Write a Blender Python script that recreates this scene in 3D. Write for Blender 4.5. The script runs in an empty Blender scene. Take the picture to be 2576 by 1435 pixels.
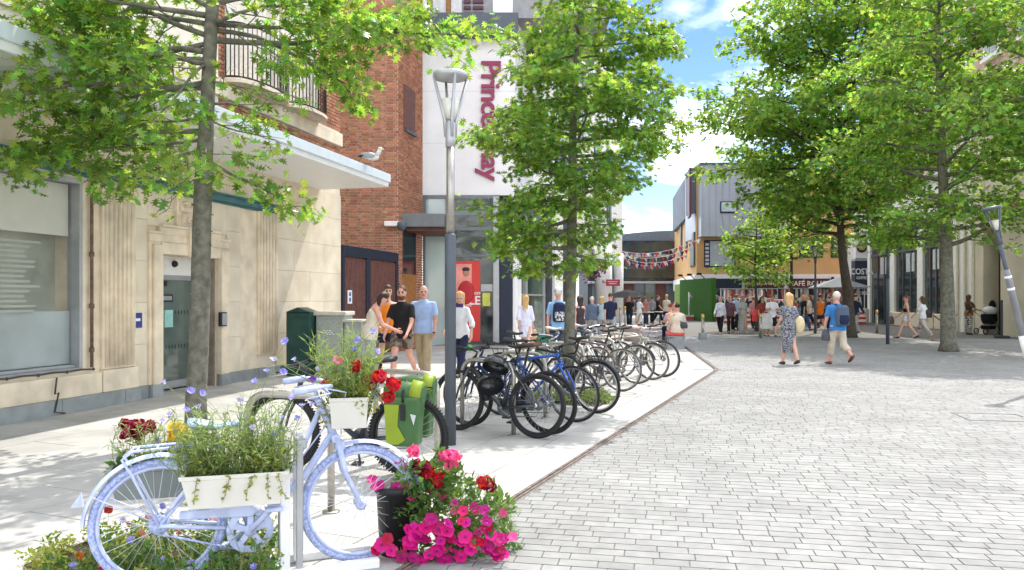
import bpy, bmesh, math, random
import numpy as np
from mathutils import Vector, Matrix, Euler, noise
random.seed(7); np.random.seed(7)
R_ = math.radians
scene = bpy.context.scene
COL = scene.collection

# ------------------------------------------------------------------ camera
F, CX, HY, EYE = 1911.9, 1288.0, 752.2, 1.48      # focal length, centre, horizon (in a 2576 px wide frame) and eye height
cam = bpy.data.cameras.new('camera'); cam_o = bpy.data.objects.new('camera', cam); COL.objects.link(cam_o)
cam.sensor_width = 36; cam.lens = 36*F/2576; cam.shift_y = 14/1024
cam.clip_start = 0.05; cam.clip_end = 3000
cam_o.location = (0, 0, EYE); cam_o.rotation_euler = (R_(90), 0, 0)
scene.camera = cam_o

# ------------------------------------------------------------------ sky and sun
SUN_EL = R_(59); SUN_AZ = R_(31)
sundir = Vector((math.sin(SUN_AZ)*math.cos(SUN_EL), math.cos(SUN_AZ)*math.cos(SUN_EL), math.sin(SUN_EL)))
w = bpy.data.worlds.new('World'); scene.world = w; w.use_nodes = True
nt = w.node_tree; nt.nodes.clear()
def N(tree, t, **k):
    n = tree.nodes.new(t)
    for a, b in k.items(): setattr(n, a, b)
    return n
out = N(nt, 'ShaderNodeOutputWorld'); bg = N(nt, 'ShaderNodeBackground'); sky = N(nt, 'ShaderNodeTexSky')
sky.sky_type = 'NISHITA'; sky.sun_disc = False; sky.sun_elevation = SUN_EL; sky.sun_rotation = SUN_AZ
sky.air_density = 1.0; sky.dust_density = .1; sky.ozone_density = 2.5
bg.inputs[1].default_value = .15
tc = N(nt, 'ShaderNodeTexCoord'); sep = N(nt, 'ShaderNodeSeparateXYZ'); nt.links.new(tc.outputs['Generated'], sep.inputs[0])
ad = N(nt, 'ShaderNodeMath', operation='ADD'); ad.inputs[1].default_value = .35; nt.links.new(sep.outputs[2], ad.inputs[0])
mx = N(nt, 'ShaderNodeMath', operation='MAXIMUM'); mx.inputs[1].default_value = .12; nt.links.new(ad.outputs[0], mx.inputs[0])
dv = N(nt, 'ShaderNodeVectorMath', operation='DIVIDE'); cb = N(nt, 'ShaderNodeCombineXYZ')
for i in range(3): nt.links.new(mx.outputs[0], cb.inputs[i])
nt.links.new(tc.outputs['Generated'], dv.inputs[0]); nt.links.new(cb.outputs[0], dv.inputs[1])
mp = N(nt, 'ShaderNodeMapping'); mp.inputs['Location'].default_value = (2.4, .25, 0); nt.links.new(dv.outputs[0], mp.inputs[0])
no = N(nt, 'ShaderNodeTexNoise'); no.inputs['Scale'].default_value = 1.7; no.inputs['Detail'].default_value = 9; no.inputs['Roughness'].default_value = .56
nt.links.new(mp.outputs[0], no.inputs['Vector'])
rp = N(nt, 'ShaderNodeValToRGB'); rp.color_ramp.elements[0].position = .42; rp.color_ramp.elements[1].position = .60
nt.links.new(no.outputs[0], rp.inputs[0])
no2 = N(nt, 'ShaderNodeTexNoise'); no2.inputs['Scale'].default_value = 3.4; no2.inputs['Detail'].default_value = 6
nt.links.new(mp.outputs[0], no2.inputs['Vector'])
rp2 = N(nt, 'ShaderNodeValToRGB'); rp2.color_ramp.elements[0].color = (6.0, 6.4, 7.0, 1); rp2.color_ramp.elements[1].color = (13, 13, 13, 1)
rp2.color_ramp.elements[0].position = .35; rp2.color_ramp.elements[1].position = .6
nt.links.new(no2.outputs[0], rp2.inputs[0])
hs = N(nt, 'ShaderNodeHueSaturation'); hs.inputs['Saturation'].default_value = 1.2; hs.inputs['Hue'].default_value = .512; hs.inputs['Value'].default_value = .60; nt.links.new(sky.outputs[0], hs.inputs['Color'])
mixw = N(nt, 'ShaderNodeMixRGB'); nt.links.new(rp.outputs[0], mixw.inputs[0]); nt.links.new(hs.outputs[0], mixw.inputs[1]); nt.links.new(rp2.outputs[0], mixw.inputs[2])
nt.links.new(mixw.outputs[0], bg.inputs[0]); nt.links.new(bg.outputs[0], out.inputs[0])
sl = bpy.data.lights.new('sun', 'SUN'); sl.energy = 2.35; sl.angle = R_(.53); sl.color = (1, .955, .88)
sun_o = bpy.data.objects.new('sun', sl); COL.objects.link(sun_o); sun_o.rotation_euler = sundir.to_track_quat('Z', 'Y').to_euler()
sun_o.location = (0, 0, 30)
vs = scene.view_settings; vs.view_transform = 'Standard'; vs.look = 'None'; vs.gamma = 1; vs.use_curve_mapping = False
vs.exposure = 1.24
scene.cycles.max_bounces = 9; scene.cycles.transparent_max_bounces = 8
scene.cycles.diffuse_bounces = 6; scene.cycles.glossy_bounces = 3
scene.cycles.caustics_reflective = False; scene.cycles.caustics_refractive = False
scene.cycles.use_denoising = True
scene.cycles.use_light_tree = False

# ------------------------------------------------------------------ places
def PX(dx, dy, Y): return Vector(((dx-CX)*Y/F, Y, EYE+(HY-dy)*Y/F))
def GR(dx, dy):
    Y = EYE*F/(dy-HY); return Vector(((dx-CX)*Y/F, Y, 0))
def XY(dx, Y): return Vector(((dx-CX)*Y/F, Y, 0))
class Plane:                                        # an upright facade: s runs along it, n points out of it
    def __init__(s, o, d, n=None):
        s.o = Vector((o[0], o[1], 0)); s.t = Vector((d[0], d[1], 0)).normalized()
        s.n = Vector((s.t.y, -s.t.x, 0))
        s.rot = math.atan2(s.t.y, s.t.x)
    def pt(s, a, z, off=0): return s.o+s.t*a+s.n*off+Vector((0, 0, z))
    def uv(s, dx, dy, off=0):
        o = s.o+s.n*off; k = (dx-CX)/F
        a = (k*o.y-o.x)/(s.t.x-k*s.t.y); Y = o.y+s.t.y*a
        return a, EYE+(HY-dy)*Y/F
    def s_at(s, dx, off=0): return s.uv(dx, 0, off)[0]

# ------------------------------------------------------------------ objects
def setp(o, label=None, cat=None, group=None, kind=None):
    if label: o['label'] = label
    if cat: o['category'] = cat
    if group: o['group'] = group
    if kind: o['kind'] = kind
    return o
def wm(o):
    m = o.matrix_basis.copy()
    if o.parent: m = wm(o.parent) @ o.matrix_parent_inverse @ m
    return m
def thing(name, label, cat, loc=(0, 0, 0), rotz=0, group=None, lean=0):
    o = bpy.data.objects.new(name, None); COL.objects.link(o); o.empty_display_size = .2
    o.location = loc; o.rotation_euler = (lean, 0, rotz)
    return setp(o, label, cat, group)
def link(name, me, parent=None, world=False, mats=None):
    o = bpy.data.objects.new(name, me); COL.objects.link(o)
    if parent is not None:
        o.parent = parent
        if world: o.matrix_parent_inverse = wm(parent).inverted()
    return o
class MB:
    def __init__(s): s.v = []; s.f = []; s.m = []; s.s = []
    def add(s, vs, fs, mi=0, sm=False):
        b = len(s.v); s.v.extend([tuple(v) for v in vs])
        for f in fs: s.f.append([i+b for i in f]); s.m.append(mi); s.s.append(sm)
        return s
    def obox(s, c, u, v, n, mi=0):                  # centre and three full edge vectors
        c, u, v, n = Vector(c), Vector(u)/2, Vector(v)/2, Vector(n)/2
        P = [c+a*u+b*v+d*n for d in (-1, 1) for b in (-1, 1) for a in (-1, 1)]
        return s.add(P, [(0, 2, 3, 1), (4, 5, 7, 6), (0, 1, 5, 4), (2, 6, 7, 3), (0, 4, 6, 2), (1, 3, 7, 5)], mi)
    def box(s, c, sz, mi=0, rz=0):
        a = math.cos(rz); b = math.sin(rz)
        return s.obox(c, (a*sz[0], b*sz[0], 0), (-b*sz[1], a*sz[1], 0), (0, 0, sz[2]), mi)
    def prism(s, pts, ext, mi=0, sm=False):
        pts = [Vector(p) for p in pts]; e = Vector(ext); n = len(pts)
        return s.add(pts+[p+e for p in pts], [list(range(n))[::-1], list(range(n, 2*n))]+[(i, (i+1) % n, n+(i+1) % n, n+i) for i in range(n)], mi, sm)
    def tube(s, pts, r, n=8, mi=0, closed=False, sm=True, flat=1.0):
        pts = [Vector(p) for p in pts]; k = len(pts)
        rr = r if isinstance(r, (list, tuple)) else [r]*k
        vs = []; up = None
        for i, p in enumerate(pts):
            if closed: t = pts[(i+1) % k]-pts[i-1]
            else: t = pts[min(i+1, k-1)]-pts[max(i-1, 0)]
            if t.length < 1e-9: t = Vector((0, 0, 1))
            t.normalize()
            if up is None: up = Vector((0, 0, 1)) if abs(t.z) < .9 else Vector((1, 0, 0))
            a = up-t*up.dot(t)
            if a.length < 1e-6: a = t.orthogonal()
            a.normalize(); up = a; b = t.cross(a)
            for j in range(n):
                g = 2*math.pi*j/n; vs.append(p+rr[i]*(math.cos(g)*a+flat*math.sin(g)*b))
        fs = []
        for i in range(k if closed else k-1):
            i2 = (i+1) % k
            for j in range(n): fs.append((i*n+j, i*n+(j+1) % n, i2*n+(j+1) % n, i2*n+j))
        s.add(vs, fs, mi, sm)
        if not closed:
            b = len(s.v)-len(vs)
            s.f.append([b+j for j in range(n)][::-1]); s.m.append(mi); s.s.append(False)
            s.f.append([b+(k-1)*n+j for j in range(n)]); s.m.append(mi); s.s.append(False)
        return s
    def lathe(s, prof, n=16, c=(0, 0, 0), ax=(0, 0, 1), mi=0, sm=True, cap=True):
        c = Vector(c); ax = Vector(ax).normalized(); a = ax.orthogonal().normalized(); b = ax.cross(a)
        vs = [c+ax*z+r*(math.cos(2*math.pi*j/n)*a+math.sin(2*math.pi*j/n)*b) for r, z in prof for j in range(n)]
        fs = [(i*n+j, i*n+(j+1) % n, (i+1)*n+(j+1) % n, (i+1)*n+j) for i in range(len(prof)-1) for j in range(n)]
        if cap: fs += [list(range(n))[::-1], [(len(prof)-1)*n+j for j in range(n)]]
        return s.add(vs, fs, mi, sm)
    def ell(s, c, r, nu=10, nv=7, rot=None, mi=0, sm=True):
        c = Vector(c); r = r if isinstance(r, (list, tuple)) else (r, r, r)
        vs = []
        for i in range(1, nv):
            ph = math.pi*i/nv
            for j in range(nu):
                g = 2*math.pi*j/nu
                v = Vector((r[0]*math.sin(ph)*math.cos(g), r[1]*math.sin(ph)*math.sin(g), r[2]*math.cos(ph)))
                vs.append(c+(rot @ v if rot else v))
        top = Vector((0, 0, r[2])); vs.append(c+(rot @ top if rot else top)); vs.append(c-(rot @ top if rot else top))
        fs = [(i*nu+j, (i+1)*nu+j, (i+1)*nu+(j+1) % nu, i*nu+(j+1) % nu) for i in range(nv-2) for j in range(nu)]
        t = (nv-1)*nu
        fs += [(t, j, (j+1) % nu) for j in range(nu)]+[(t+1, (nv-2)*nu+(j+1) % nu, (nv-2)*nu+j) for j in range(nu)]
        return s.add(vs, fs, mi, sm)
    def mesh(s, name, mats, bevel=0, fix=True, seg=1):
        me = bpy.data.meshes.new(name); me.from_pydata(s.v, [], s.f)
        for m in (mats if isinstance(mats, (list, tuple)) else [mats]): me.materials.append(m)
        me.polygons.foreach_set('material_index', s.m); me.polygons.foreach_set('use_smooth', s.s)
        if bevel or fix:
            bm = bmesh.new(); bm.from_mesh(me)
            if fix: bmesh.ops.recalc_face_normals(bm, faces=bm.faces)
            if bevel:
                es = [e for e in bm.edges if len(e.link_faces) == 2 and e.calc_face_angle(0) > .6]
                bmesh.ops.bevel(bm, geom=es, offset=bevel, segments=seg, affect='EDGES', clamp_overlap=True, profile=.6)
            bm.to_mesh(me); bm.free()
        me.update(); return me
    def build(s, name, mats, parent=None, bevel=0, fix=True, world=True, seg=1):
        return link(name, s.mesh(name, mats, bevel, fix, seg), parent, world)
def npmesh(name, V, faces_n, mats, mi=None, smooth=False):
    """V (k,3); faces_n: list of (m,n) index arrays"""
    me = bpy.data.meshes.new(name); me.vertices.add(len(V)); me.vertices.foreach_set('co', np.asarray(V, np.float32).ravel())
    tot = sum(a.size for a in faces_n); nf = sum(len(a) for a in faces_n)
    me.loops.add(tot); me.polygons.add(nf)
    me.loops.foreach_set('vertex_index', np.concatenate([a.ravel() for a in faces_n]).astype(np.int32))
    st = []; b = 0
    for a in faces_n:
        st.append(b+np.arange(len(a))*a.shape[1]); b += a.size
    me.polygons.foreach_set('loop_start', np.concatenate(st).astype(np.int32))
    for m in (mats if isinstance(mats, (list, tuple)) else [mats]): me.materials.append(m)
    if mi is not None: me.polygons.foreach_set('material_index', np.asarray(mi, np.int32))
    me.polygons.foreach_set('use_smooth', np.full(nf, bool(smooth)))
    me.update(calc_edges=True); me.validate()
    return me
UNIT = {}
def unit_piece(mat, top):
    k = (mat.name, top)
    if k not in UNIT:
        m = MB(); t = .5*top
        m.add([(-.5, -.5, -.5), (.5, -.5, -.5), (.5, .5, -.5), (-.5, .5, -.5), (-.5, -.5, .28), (.5, -.5, .28), (.5, .5, .28), (-.5, .5, .28),
               (-t, -t, .5), (t, -t, .5), (t, t, .5), (-t, t, .5)],
              [(3, 2, 1, 0)]+[(i, (i+1) % 4, 4+(i+1) % 4, 4+i) for i in range(4)]+[(4+i, 4+(i+1) % 4, 8+(i+1) % 4, 8+i) for i in range(4)]+[(8, 9, 10, 11)])
        UNIT[k] = m.mesh('piece', mat, fix=False)
    return UNIT[k]
def pieces(name, parent, items, mat, top=.97, most=300, restname=None):
    """items: (centre, u, v, n) full edge vectors; the largest in view become parts, the rest one part of kind stuff"""
    sc = []
    for c, u, v, n in items:
        c = Vector(c); d = c-Vector((0, 0, EYE)); L = d.length; un = Vector(n).normalized()
        a = Vector(u).length*Vector(v).length*abs(un.dot(d))/L**3
        x = CX+F*c.x/max(c.y, .1); y = HY-F*(c.z-EYE)/max(c.y, .1)
        sc.append(a if (c.y > .5 and -60 < x < 2640 and -60 < y < 1500) else a*1e-4)
    order = sorted(range(len(items)), key=lambda i: -sc[i])
    for i in order[:most]:
        c, u, v, n = [Vector(q) for q in items[i]]
        o = link(name, unit_piece(mat, top))
        o.parent = parent
        M = Matrix(((u.x, v.x, n.x, c.x), (u.y, v.y, n.y, c.y), (u.z, v.z, n.z, c.z), (0, 0, 0, 1)))
        if parent is not None: o.matrix_parent_inverse = wm(parent).inverted()
        o.matrix_basis = M
    rest = order[most:]
    if rest:
        T = np.array([v.co[:] for v in unit_piece(mat, top).vertices]); fcs = [np.array(p.vertices[:]) for p in unit_piece(mat, top).polygons][1:]
        A = np.array([[list(items[i][0]), list(items[i][1]), list(items[i][2]), list(items[i][3])] for i in rest], float)
        V = A[:, None, 0]+T[None, :, 0, None]*A[:, None, 1]+T[None, :, 1, None]*A[:, None, 2]+T[None, :, 2, None]*A[:, None, 3]
        Q = np.array(fcs); Fc = (Q[None]+(np.arange(len(rest))*len(T))[:, None, None]).reshape(-1, 4)
        me = npmesh(restname or name, V.reshape(-1, 3), [Fc], mat)
        o = link(restname or name, me, parent, True); o['kind'] = 'stuff'
# ------------------------------------------------------------------ materials
MATS = {}
def mat(name, col, rough=.6, metal=0, var=.12, ns=6, bump=0, bs=60, col2=None, isl=0, spec=.4, coat=0, emit=None, detail=4, hue=0, sharp=0, stain=0):
    if name in MATS: return MATS[name]
    m = bpy.data.materials.new(name); m.use_nodes = True; t = m.node_tree; t.nodes.clear(); L = t.links.new
    o = N(t, 'ShaderNodeOutputMaterial'); p = N(t, 'ShaderNodeBsdfPrincipled'); L(p.outputs[0], o.inputs[0])
    p.inputs['Roughness'].default_value = rough; p.inputs['Metallic'].default_value = metal
    p.inputs['Specular IOR Level'].default_value = spec; p.inputs['Coat Weight'].default_value = coat; p.inputs['Coat Roughness'].default_value = .12
    g = N(t, 'ShaderNodeNewGeometry')
    c1 = tuple(min(1, c*(1-var)) for c in col)+(1,); c2 = tuple(col2 or [min(1, c*(1+var)) for c in col])+(1,)
    n1 = N(t, 'ShaderNodeTexNoise'); n1.inputs['Scale'].default_value = ns; n1.inputs['Detail'].default_value = detail
    L(g.outputs['Position'], n1.inputs['Vector'])
    r = N(t, 'ShaderNodeValToRGB'); r.color_ramp.elements[0].color = c1; r.color_ramp.elements[1].color = c2
    r.color_ramp.elements[0].position = .33+sharp; r.color_ramp.elements[1].position = .67-sharp
    L(n1.outputs[0], r.inputs[0]); last = r.outputs[0]
    if stain:
        n3 = N(t, 'ShaderNodeTexNoise'); n3.inputs['Scale'].default_value = .9; n3.inputs['Detail'].default_value = 7; n3.inputs['Roughness'].default_value = .65; L(g.outputs['Position'], n3.inputs['Vector'])
        r3 = N(t, 'ShaderNodeMapRange'); r3.inputs[1].default_value = .35; r3.inputs[2].default_value = .62; r3.inputs[3].default_value = 1-stain; r3.inputs[4].default_value = 1; L(n3.outputs[0], r3.inputs[0])
        vo = N(t, 'ShaderNodeTexVoronoi'); vo.inputs['Scale'].default_value = 3.1; L(g.outputs['Position'], vo.inputs['Vector'])
        rv = N(t, 'ShaderNodeMapRange'); rv.inputs[1].default_value = .045; rv.inputs[2].default_value = .07; rv.inputs[3].default_value = 1-stain*1.3; rv.inputs[4].default_value = 1; L(vo.outputs['Distance'], rv.inputs[0])
        mm = N(t, 'ShaderNodeMath', operation='MULTIPLY'); L(r3.outputs[0], mm.inputs[0]); L(rv.outputs[0], mm.inputs[1])
        h3 = N(t, 'ShaderNodeHueSaturation'); L(mm.outputs[0], h3.inputs['Value']); L(last, h3.inputs['Color']); last = h3.outputs[0]
    if isl or hue:
        oi = N(t, 'ShaderNodeObjectInfo'); a = N(t, 'ShaderNodeMath', operation='ADD'); L(oi.outputs['Random'], a.inputs[0]); L(g.outputs['Random Per Island'], a.inputs[1])
        fr = N(t, 'ShaderNodeMath', operation='FRACT'); L(a.outputs[0], fr.inputs[0])
        mr = N(t, 'ShaderNodeMapRange'); mr.inputs[3].default_value = 1-isl; mr.inputs[4].default_value = 1+isl; L(fr.outputs[0], mr.inputs[0])
        h = N(t, 'ShaderNodeHueSaturation'); L(mr.outputs[0], h.inputs['Value']); L(last, h.inputs['Color'])
        if hue:
            m2 = N(t, 'ShaderNodeMath', operation='MULTIPLY'); m2.inputs[1].default_value = 7.31; L(fr.outputs[0], m2.inputs[0])
            f2 = N(t, 'ShaderNodeMath', operation='FRACT'); L(m2.outputs[0], f2.inputs[0])
            mh = N(t, 'ShaderNodeMapRange'); mh.inputs[3].default_value = .5-hue; mh.inputs[4].default_value = .5+hue; L(f2.outputs[0], mh.inputs[0]); L(mh.outputs[0], h.inputs['Hue'])
        last = h.outputs[0]
    L(last, p.inputs['Base Color'])
    rr = N(t, 'ShaderNodeMapRange'); rr.inputs[3].default_value = max(.02, rough-.08); rr.inputs[4].default_value = min(1, rough+.08)
    L(n1.outputs[0], rr.inputs[0]); L(rr.outputs[0], p.inputs['Roughness'])
    if bump:
        n2 = N(t, 'ShaderNodeTexNoise'); n2.inputs['Scale'].default_value = bs; n2.inputs['Detail'].default_value = 5; L(g.outputs['Position'], n2.inputs['Vector'])
        b = N(t, 'ShaderNodeBump'); b.inputs['Strength'].default_value = bump; b.inputs['Distance'].default_value = .01
        L(n2.outputs[0], b.inputs['Height']); L(b.outputs[0], p.inputs['Normal'])
    if emit: p.inputs['Emission Color'].default_value = emit[:3]+(1,); p.inputs['Emission Strength'].default_value = emit[3]
    MATS[name] = m; return m
def leafmat(name, col, tcol, isl=.35, hue=.02, tr=.42, rough=.45):
    m = bpy.data.materials.new(name); m.use_nodes = True; t = m.node_tree; t.nodes.clear(); L = t.links.new
    o = N(t, 'ShaderNodeOutputMaterial'); p = N(t, 'ShaderNodeBsdfPrincipled'); tl = N(t, 'ShaderNodeBsdfTranslucent'); mxs = N(t, 'ShaderNodeMixShader')
    g = N(t, 'ShaderNodeNewGeometry'); oi = N(t, 'ShaderNodeObjectInfo'); a = N(t, 'ShaderNodeMath', operation='ADD'); L(oi.outputs['Random'], a.inputs[0]); L(g.outputs['Random Per Island'], a.inputs[1])
    fr = N(t, 'ShaderNodeMath', operation='FRACT'); L(a.outputs[0], fr.inputs[0])
    mr = N(t, 'ShaderNodeMapRange'); mr.inputs[3].default_value = 1-isl; mr.inputs[4].default_value = 1+isl; L(fr.outputs[0], mr.inputs[0])
    m2 = N(t, 'ShaderNodeMath', operation='MULTIPLY'); m2.inputs[1].default_value = 7.31; L(fr.outputs[0], m2.inputs[0])
    f2 = N(t, 'ShaderNodeMath', operation='FRACT'); L(m2.outputs[0], f2.inputs[0])
    mh = N(t, 'ShaderNodeMapRange'); mh.inputs[3].default_value = .5-hue; mh.inputs[4].default_value = .5+hue; L(f2.outputs[0], mh.inputs[0])
    for c, tgt in ((col, p.inputs['Base Color']), (tcol, tl.inputs[0])):
        h = N(t, 'ShaderNodeHueSaturation'); h.inputs['Color'].default_value = tuple(c)+(1,)
        L(mr.outputs[0], h.inputs['Value']); L(mh.outputs[0], h.inputs['Hue']); L(h.outputs[0], tgt)
    p.inputs['Roughness'].default_value = rough; p.inputs['Specular IOR Level'].default_value = .35
    mxs.inputs[0].default_value = tr; L(p.outputs[0], mxs.inputs[1]); L(tl.outputs[0], mxs.inputs[2]); L(mxs.outputs[0], o.inputs[0])
    MATS[name] = m; return m
def glassmat(name, col, rough=.03, alpha=.5):
    m = bpy.data.materials.new(name); m.use_nodes = True; t = m.node_tree; p = t.nodes['Principled BSDF']
    p.inputs['Base Color'].default_value = tuple(col)+(1,); p.inputs['Roughness'].default_value = rough; p.inputs['Specular IOR Level'].default_value = .8
    p.inputs['Alpha'].default_value = alpha
    MATS[name] = m; return m
def text(name, body, size, loc, rot, m, parent=None, depth=.004, align='LEFT', bold=False, space=1.0, sx=1.0):
    cu = bpy.data.curves.new('lettering', 'FONT'); cu.body = body; cu.size = size; cu.extrude = depth; cu.align_x = align; cu.space_character = space
    cu.resolution_u = 3
    if bold: cu.offset = size*.018
    t = bpy.data.objects.new('lettering', cu); COL.objects.link(t)
    dg = bpy.context.evaluated_depsgraph_get(); me = bpy.data.meshes.new_from_object(t.evaluated_get(dg))
    bpy.data.objects.remove(t); bpy.data.curves.remove(cu)
    me.materials.clear(); me.materials.append(m)
    o = link(name, me, parent)
    if parent is not None: o.matrix_parent_inverse = wm(parent).inverted()
    o.location = loc; o.rotation_euler = rot; o.scale = (sx, 1, 1)
    return o
# ------------------------------------------------------------------ shared materials
stone = mat('portland stone', (.74, .63, .47), .85, var=.10, ns=2.2, bump=.2, bs=90, isl=.04, col2=(.80, .71, .56), stain=.10)
stone_trim = mat('stone trim', (.73, .62, .47), .85, var=.14, ns=3.5, bump=.3, bs=80)
plinth_m = mat('grey plinth stone', (.27, .29, .29), .7, var=.15, ns=5, isl=.12, bump=.2)
paver_m = mat('grey granite paver', (.275, .271, .26), .68, var=.10, ns=9, isl=.085, bump=.2, bs=120, hue=.006, spec=.3, stain=.20)
slab_m = mat('pale paving slab', (.46, .445, .415), .75, var=.13, ns=2.2, isl=.07, bump=.25, bs=140, detail=8, spec=.25, stain=.16)
joint_m = mat('joint sand', (.165, .155, .142), .9, var=.3, ns=30)
ground_m = mat('far paving', (.36, .365, .37), .8, var=.12, ns=1.2)
rust_m = mat('rusted drain steel', (.17, .125, .105), .7, var=.45, ns=14, bump=.3)
dark_gap = mat('dark slot', (.02, .02, .02), .9)
brick_m = mat('red brick', (.38, .165, .095), .9, var=.22, ns=18, isl=.30, bump=.5, bs=150, hue=.014)
mortar_m = mat('mortar', (.66, .60, .52), .95, var=.15, ns=20)
white_render = mat('white render', (.83, .81, .80), .8, var=.04, ns=1.5)
white_paint = mat('white paint', (.80, .80, .78), .5, var=.03)
teal_m = mat('teal paint', (.055, .15, .16), .55, var=.2, ns=7)
grey_steel = mat('grey steel', (.17, .18, .19), .45, .6, var=.08)
light_steel = mat('light grey metal', (.42, .43, .44), .45, .5, var=.08)
stainless = mat('stainless steel', (.42, .40, .36), .42, .9, var=.08, ns=20)
slate_paint = mat('slate grey paint', (.085, .10, .12), .45, .1, var=.08)
black_metal = mat('black metal', (.02, .02, .023), .5, .2)
navy_frame = mat('navy frame', (.012, .018, .04), .4)
wood_dark = mat('dark red wood', (.13, .05, .04), .6, var=.3, ns=9)
wood_orange = mat('orange wood', (.32, .14, .04), .55, var=.2, ns=8)
glass_dark = mat('dark glazing', (.028, .04, .042), .06, var=.5, ns=.6, spec=.9)
glass_green = mat('greenish glazing', (.13, .17, .15), .07, var=.3, ns=.8, spec=.9)
glass_pale = mat('pale glazing', (.42, .50, .48), .1, var=.12, ns=.7, spec=.9)
frost = mat('frosted film', (.36, .38, .34), .3, var=.05)
cream_blind = mat('cream blind', (.82, .80, .70), .7, var=.03)
bark = mat('grey bark', (.15, .145, .10), .95, var=.35, ns=12, bump=.9, bs=45, col2=(.20, .19, .15), detail=8)
bark_dark = mat('brown bark', (.07, .055, .04), .95, var=.3, ns=12, bump=.8, bs=40)
leaf_near = leafmat('oak leaf', (.095, .20, .045), (.42, .62, .065), .55, .036, .5, .30)
leaf_far = leafmat('tree leaf', (.10, .205, .045), (.42, .63, .07), .55, .036, .52, .38)
soil_m = mat('dark soil', (.045, .03, .02), .95, var=.4, ns=30, bump=.8)
maroon_m = mat('maroon lettering', (.28, .025, .085), .4, var=.03)
red_m = mat('red vinyl', (.66, .05, .04), .4, var=.03)
letter_white = mat('white lettering', (.82, .82, .82), .5, var=.01)
green_cab = mat('green cabinet paint', (.012, .055, .045), .4, var=.2)
granite_m = mat('speckled grey casing', (.33, .36, .33), .7, var=.35, ns=70, bump=.2)
# ================================================================== the setting: ground, road, pavement
ground = MB().add([(-250, -20, -.06), (250, -20, -.06), (250, 600, -.06), (-250, 600, -.06)], [(0, 1, 2, 3)]).build('ground', ground_m)
setp(ground, 'flat pale paving running on to the far buildings', None, None, 'structure')
DR0 = GR(1300, 1250); DRC = GR(1803, 930); DRE = GR(1716, 868)
dd = Vector((DRC.x-DR0.x, DRC.y-DR0.y, 0)).normalized(); dn = Vector((-dd.y, dd.x, 0))     # dn points to the left pavement
DRS = DRC-dd*((DRC.y-1.5)/dd.y)
d2 = (DRE-DRC).normalized(); DRF = DRC+d2*14
def left_of_drain(p, m=0):
    """signed distance to the left of the bent drain line"""
    a = (p-DRC).dot(dn)
    n2 = Vector((-d2.y, d2.x, 0)); b = (p-DRC).dot(n2)
    return min(a, b) if True else a
# road of small rectangular pavers, rows run across the street
rd = Vector((math.sin(R_(11)), math.cos(R_(11)), 0)); rc = Vector((rd.y, -rd.x, 0))
road = MB().add([DRS+Vector((0, 0, -.0065)), (60, 1.5, -.0065), (60, 60, -.0065), (8, 60, -.0065), DRF+Vector((0, 0, -.0065)), DRC+Vector((0, 0, -.0065))], [(0, 1, 2, 3, 4, 5)]).build('road', joint_m)
setp(road, 'street paved with rows of small pale granite setts', None, None, 'structure')
rng = random.Random(3); it = []
row = .110; v = 2.6; k = 0
while v < 31:
    x = -6+rng.random()*.3
    vv = v
    while x < 22:
        L = rng.choice((.16, .18, .20, .22, .25))
        c = rd*vv+rc*(x+L/2)
        e1 = rd*vv+rc*x; e2 = rd*vv+rc*(x+L)
        ok = min(left_of_drain(e1), left_of_drain(e2), left_of_drain(e1+rd*row)) if False else max(left_of_drain(e1), left_of_drain(e2), left_of_drain(e1+rd*row/2))
        sx = abs(c.x)/max(c.y, .1)
        if ok < -.045 and c.y > 2.5 and sx < .80:
            it.append((c+Vector((0, 0, -.012+rng.uniform(-.0007, .0007))), rc*(L-.006), rd*(row-.010), (0, 0, .024)))
        elif ok < .12 and c.y > 2.5 and sx < .8:      # cut sett against the drain: shorten it
            t = L
            while t > .05 and left_of_drain(rd*vv+rc*(x+L-t)) > -.05: t -= .02
            if t > .05:
                c = rd*vv+rc*(x+L-t/2)
                it.append((c+Vector((0, 0, -.012)), rc*(t-.006), rd*(row-.010), (0, 0, .024)))
        x += L
    v += row
pieces('paver', road, it, paver_m, .992, 300, 'far_pavers')
# pavement of large slabs
pav = MB().add([DRS+Vector((0, 0, -.0075)), DRC+Vector((0, 0, -.0075)), DRF+Vector((0, 0, -.0075)), (2, 60, -.0075), (-30, 60, -.0075), (-30, 1.5, -.0075)], [(0, 1, 2, 3, 4, 5)]).build('pavement', joint_m)
setp(pav, 'pale stone slab pavement along the shops', None, None, 'structure')
it = []
o0 = DRS
def slab(u0, u1, v0, v1):
    c = o0+dd*(u0+u1)/2+dn*(v0+v1)/2
    if left_of_drain(o0+dd*u1+dn*v0) < -.02 and v0 < .6 and False: return
    it.append((c+Vector((0, 0, -.014+rng.uniform(-.001, .001))), dd*(u1-u0-.008), dn*(v1-v0-.008), (0, 0, .028)))
LT = (DRC-DRS).length
u = 0
while u < LT-.05:
    L = min(.92, LT-u); slab(u, u+L, .035, .50); u += .92
v = .50; k = 0
while v < 11:
    wv = .62; u = -3-(k % 2)*.46-rng.random()*.2
    while u < 30:
        c = o0+dd*(u+.46)+dn*(v+wv/2)
        lim = min(LT+1.0, 99)
        if c.y > 2 and left_of_drain(c) > .45 and (left_of_drain(o0+dd*(u+.92)+dn*v) > .02): slab(u, u+.92, v, v+wv)
        u += .92
    v += wv; k += 1
pieces('paving_slab', pav, it, slab_m, .997, 300, 'far_slabs')
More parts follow.
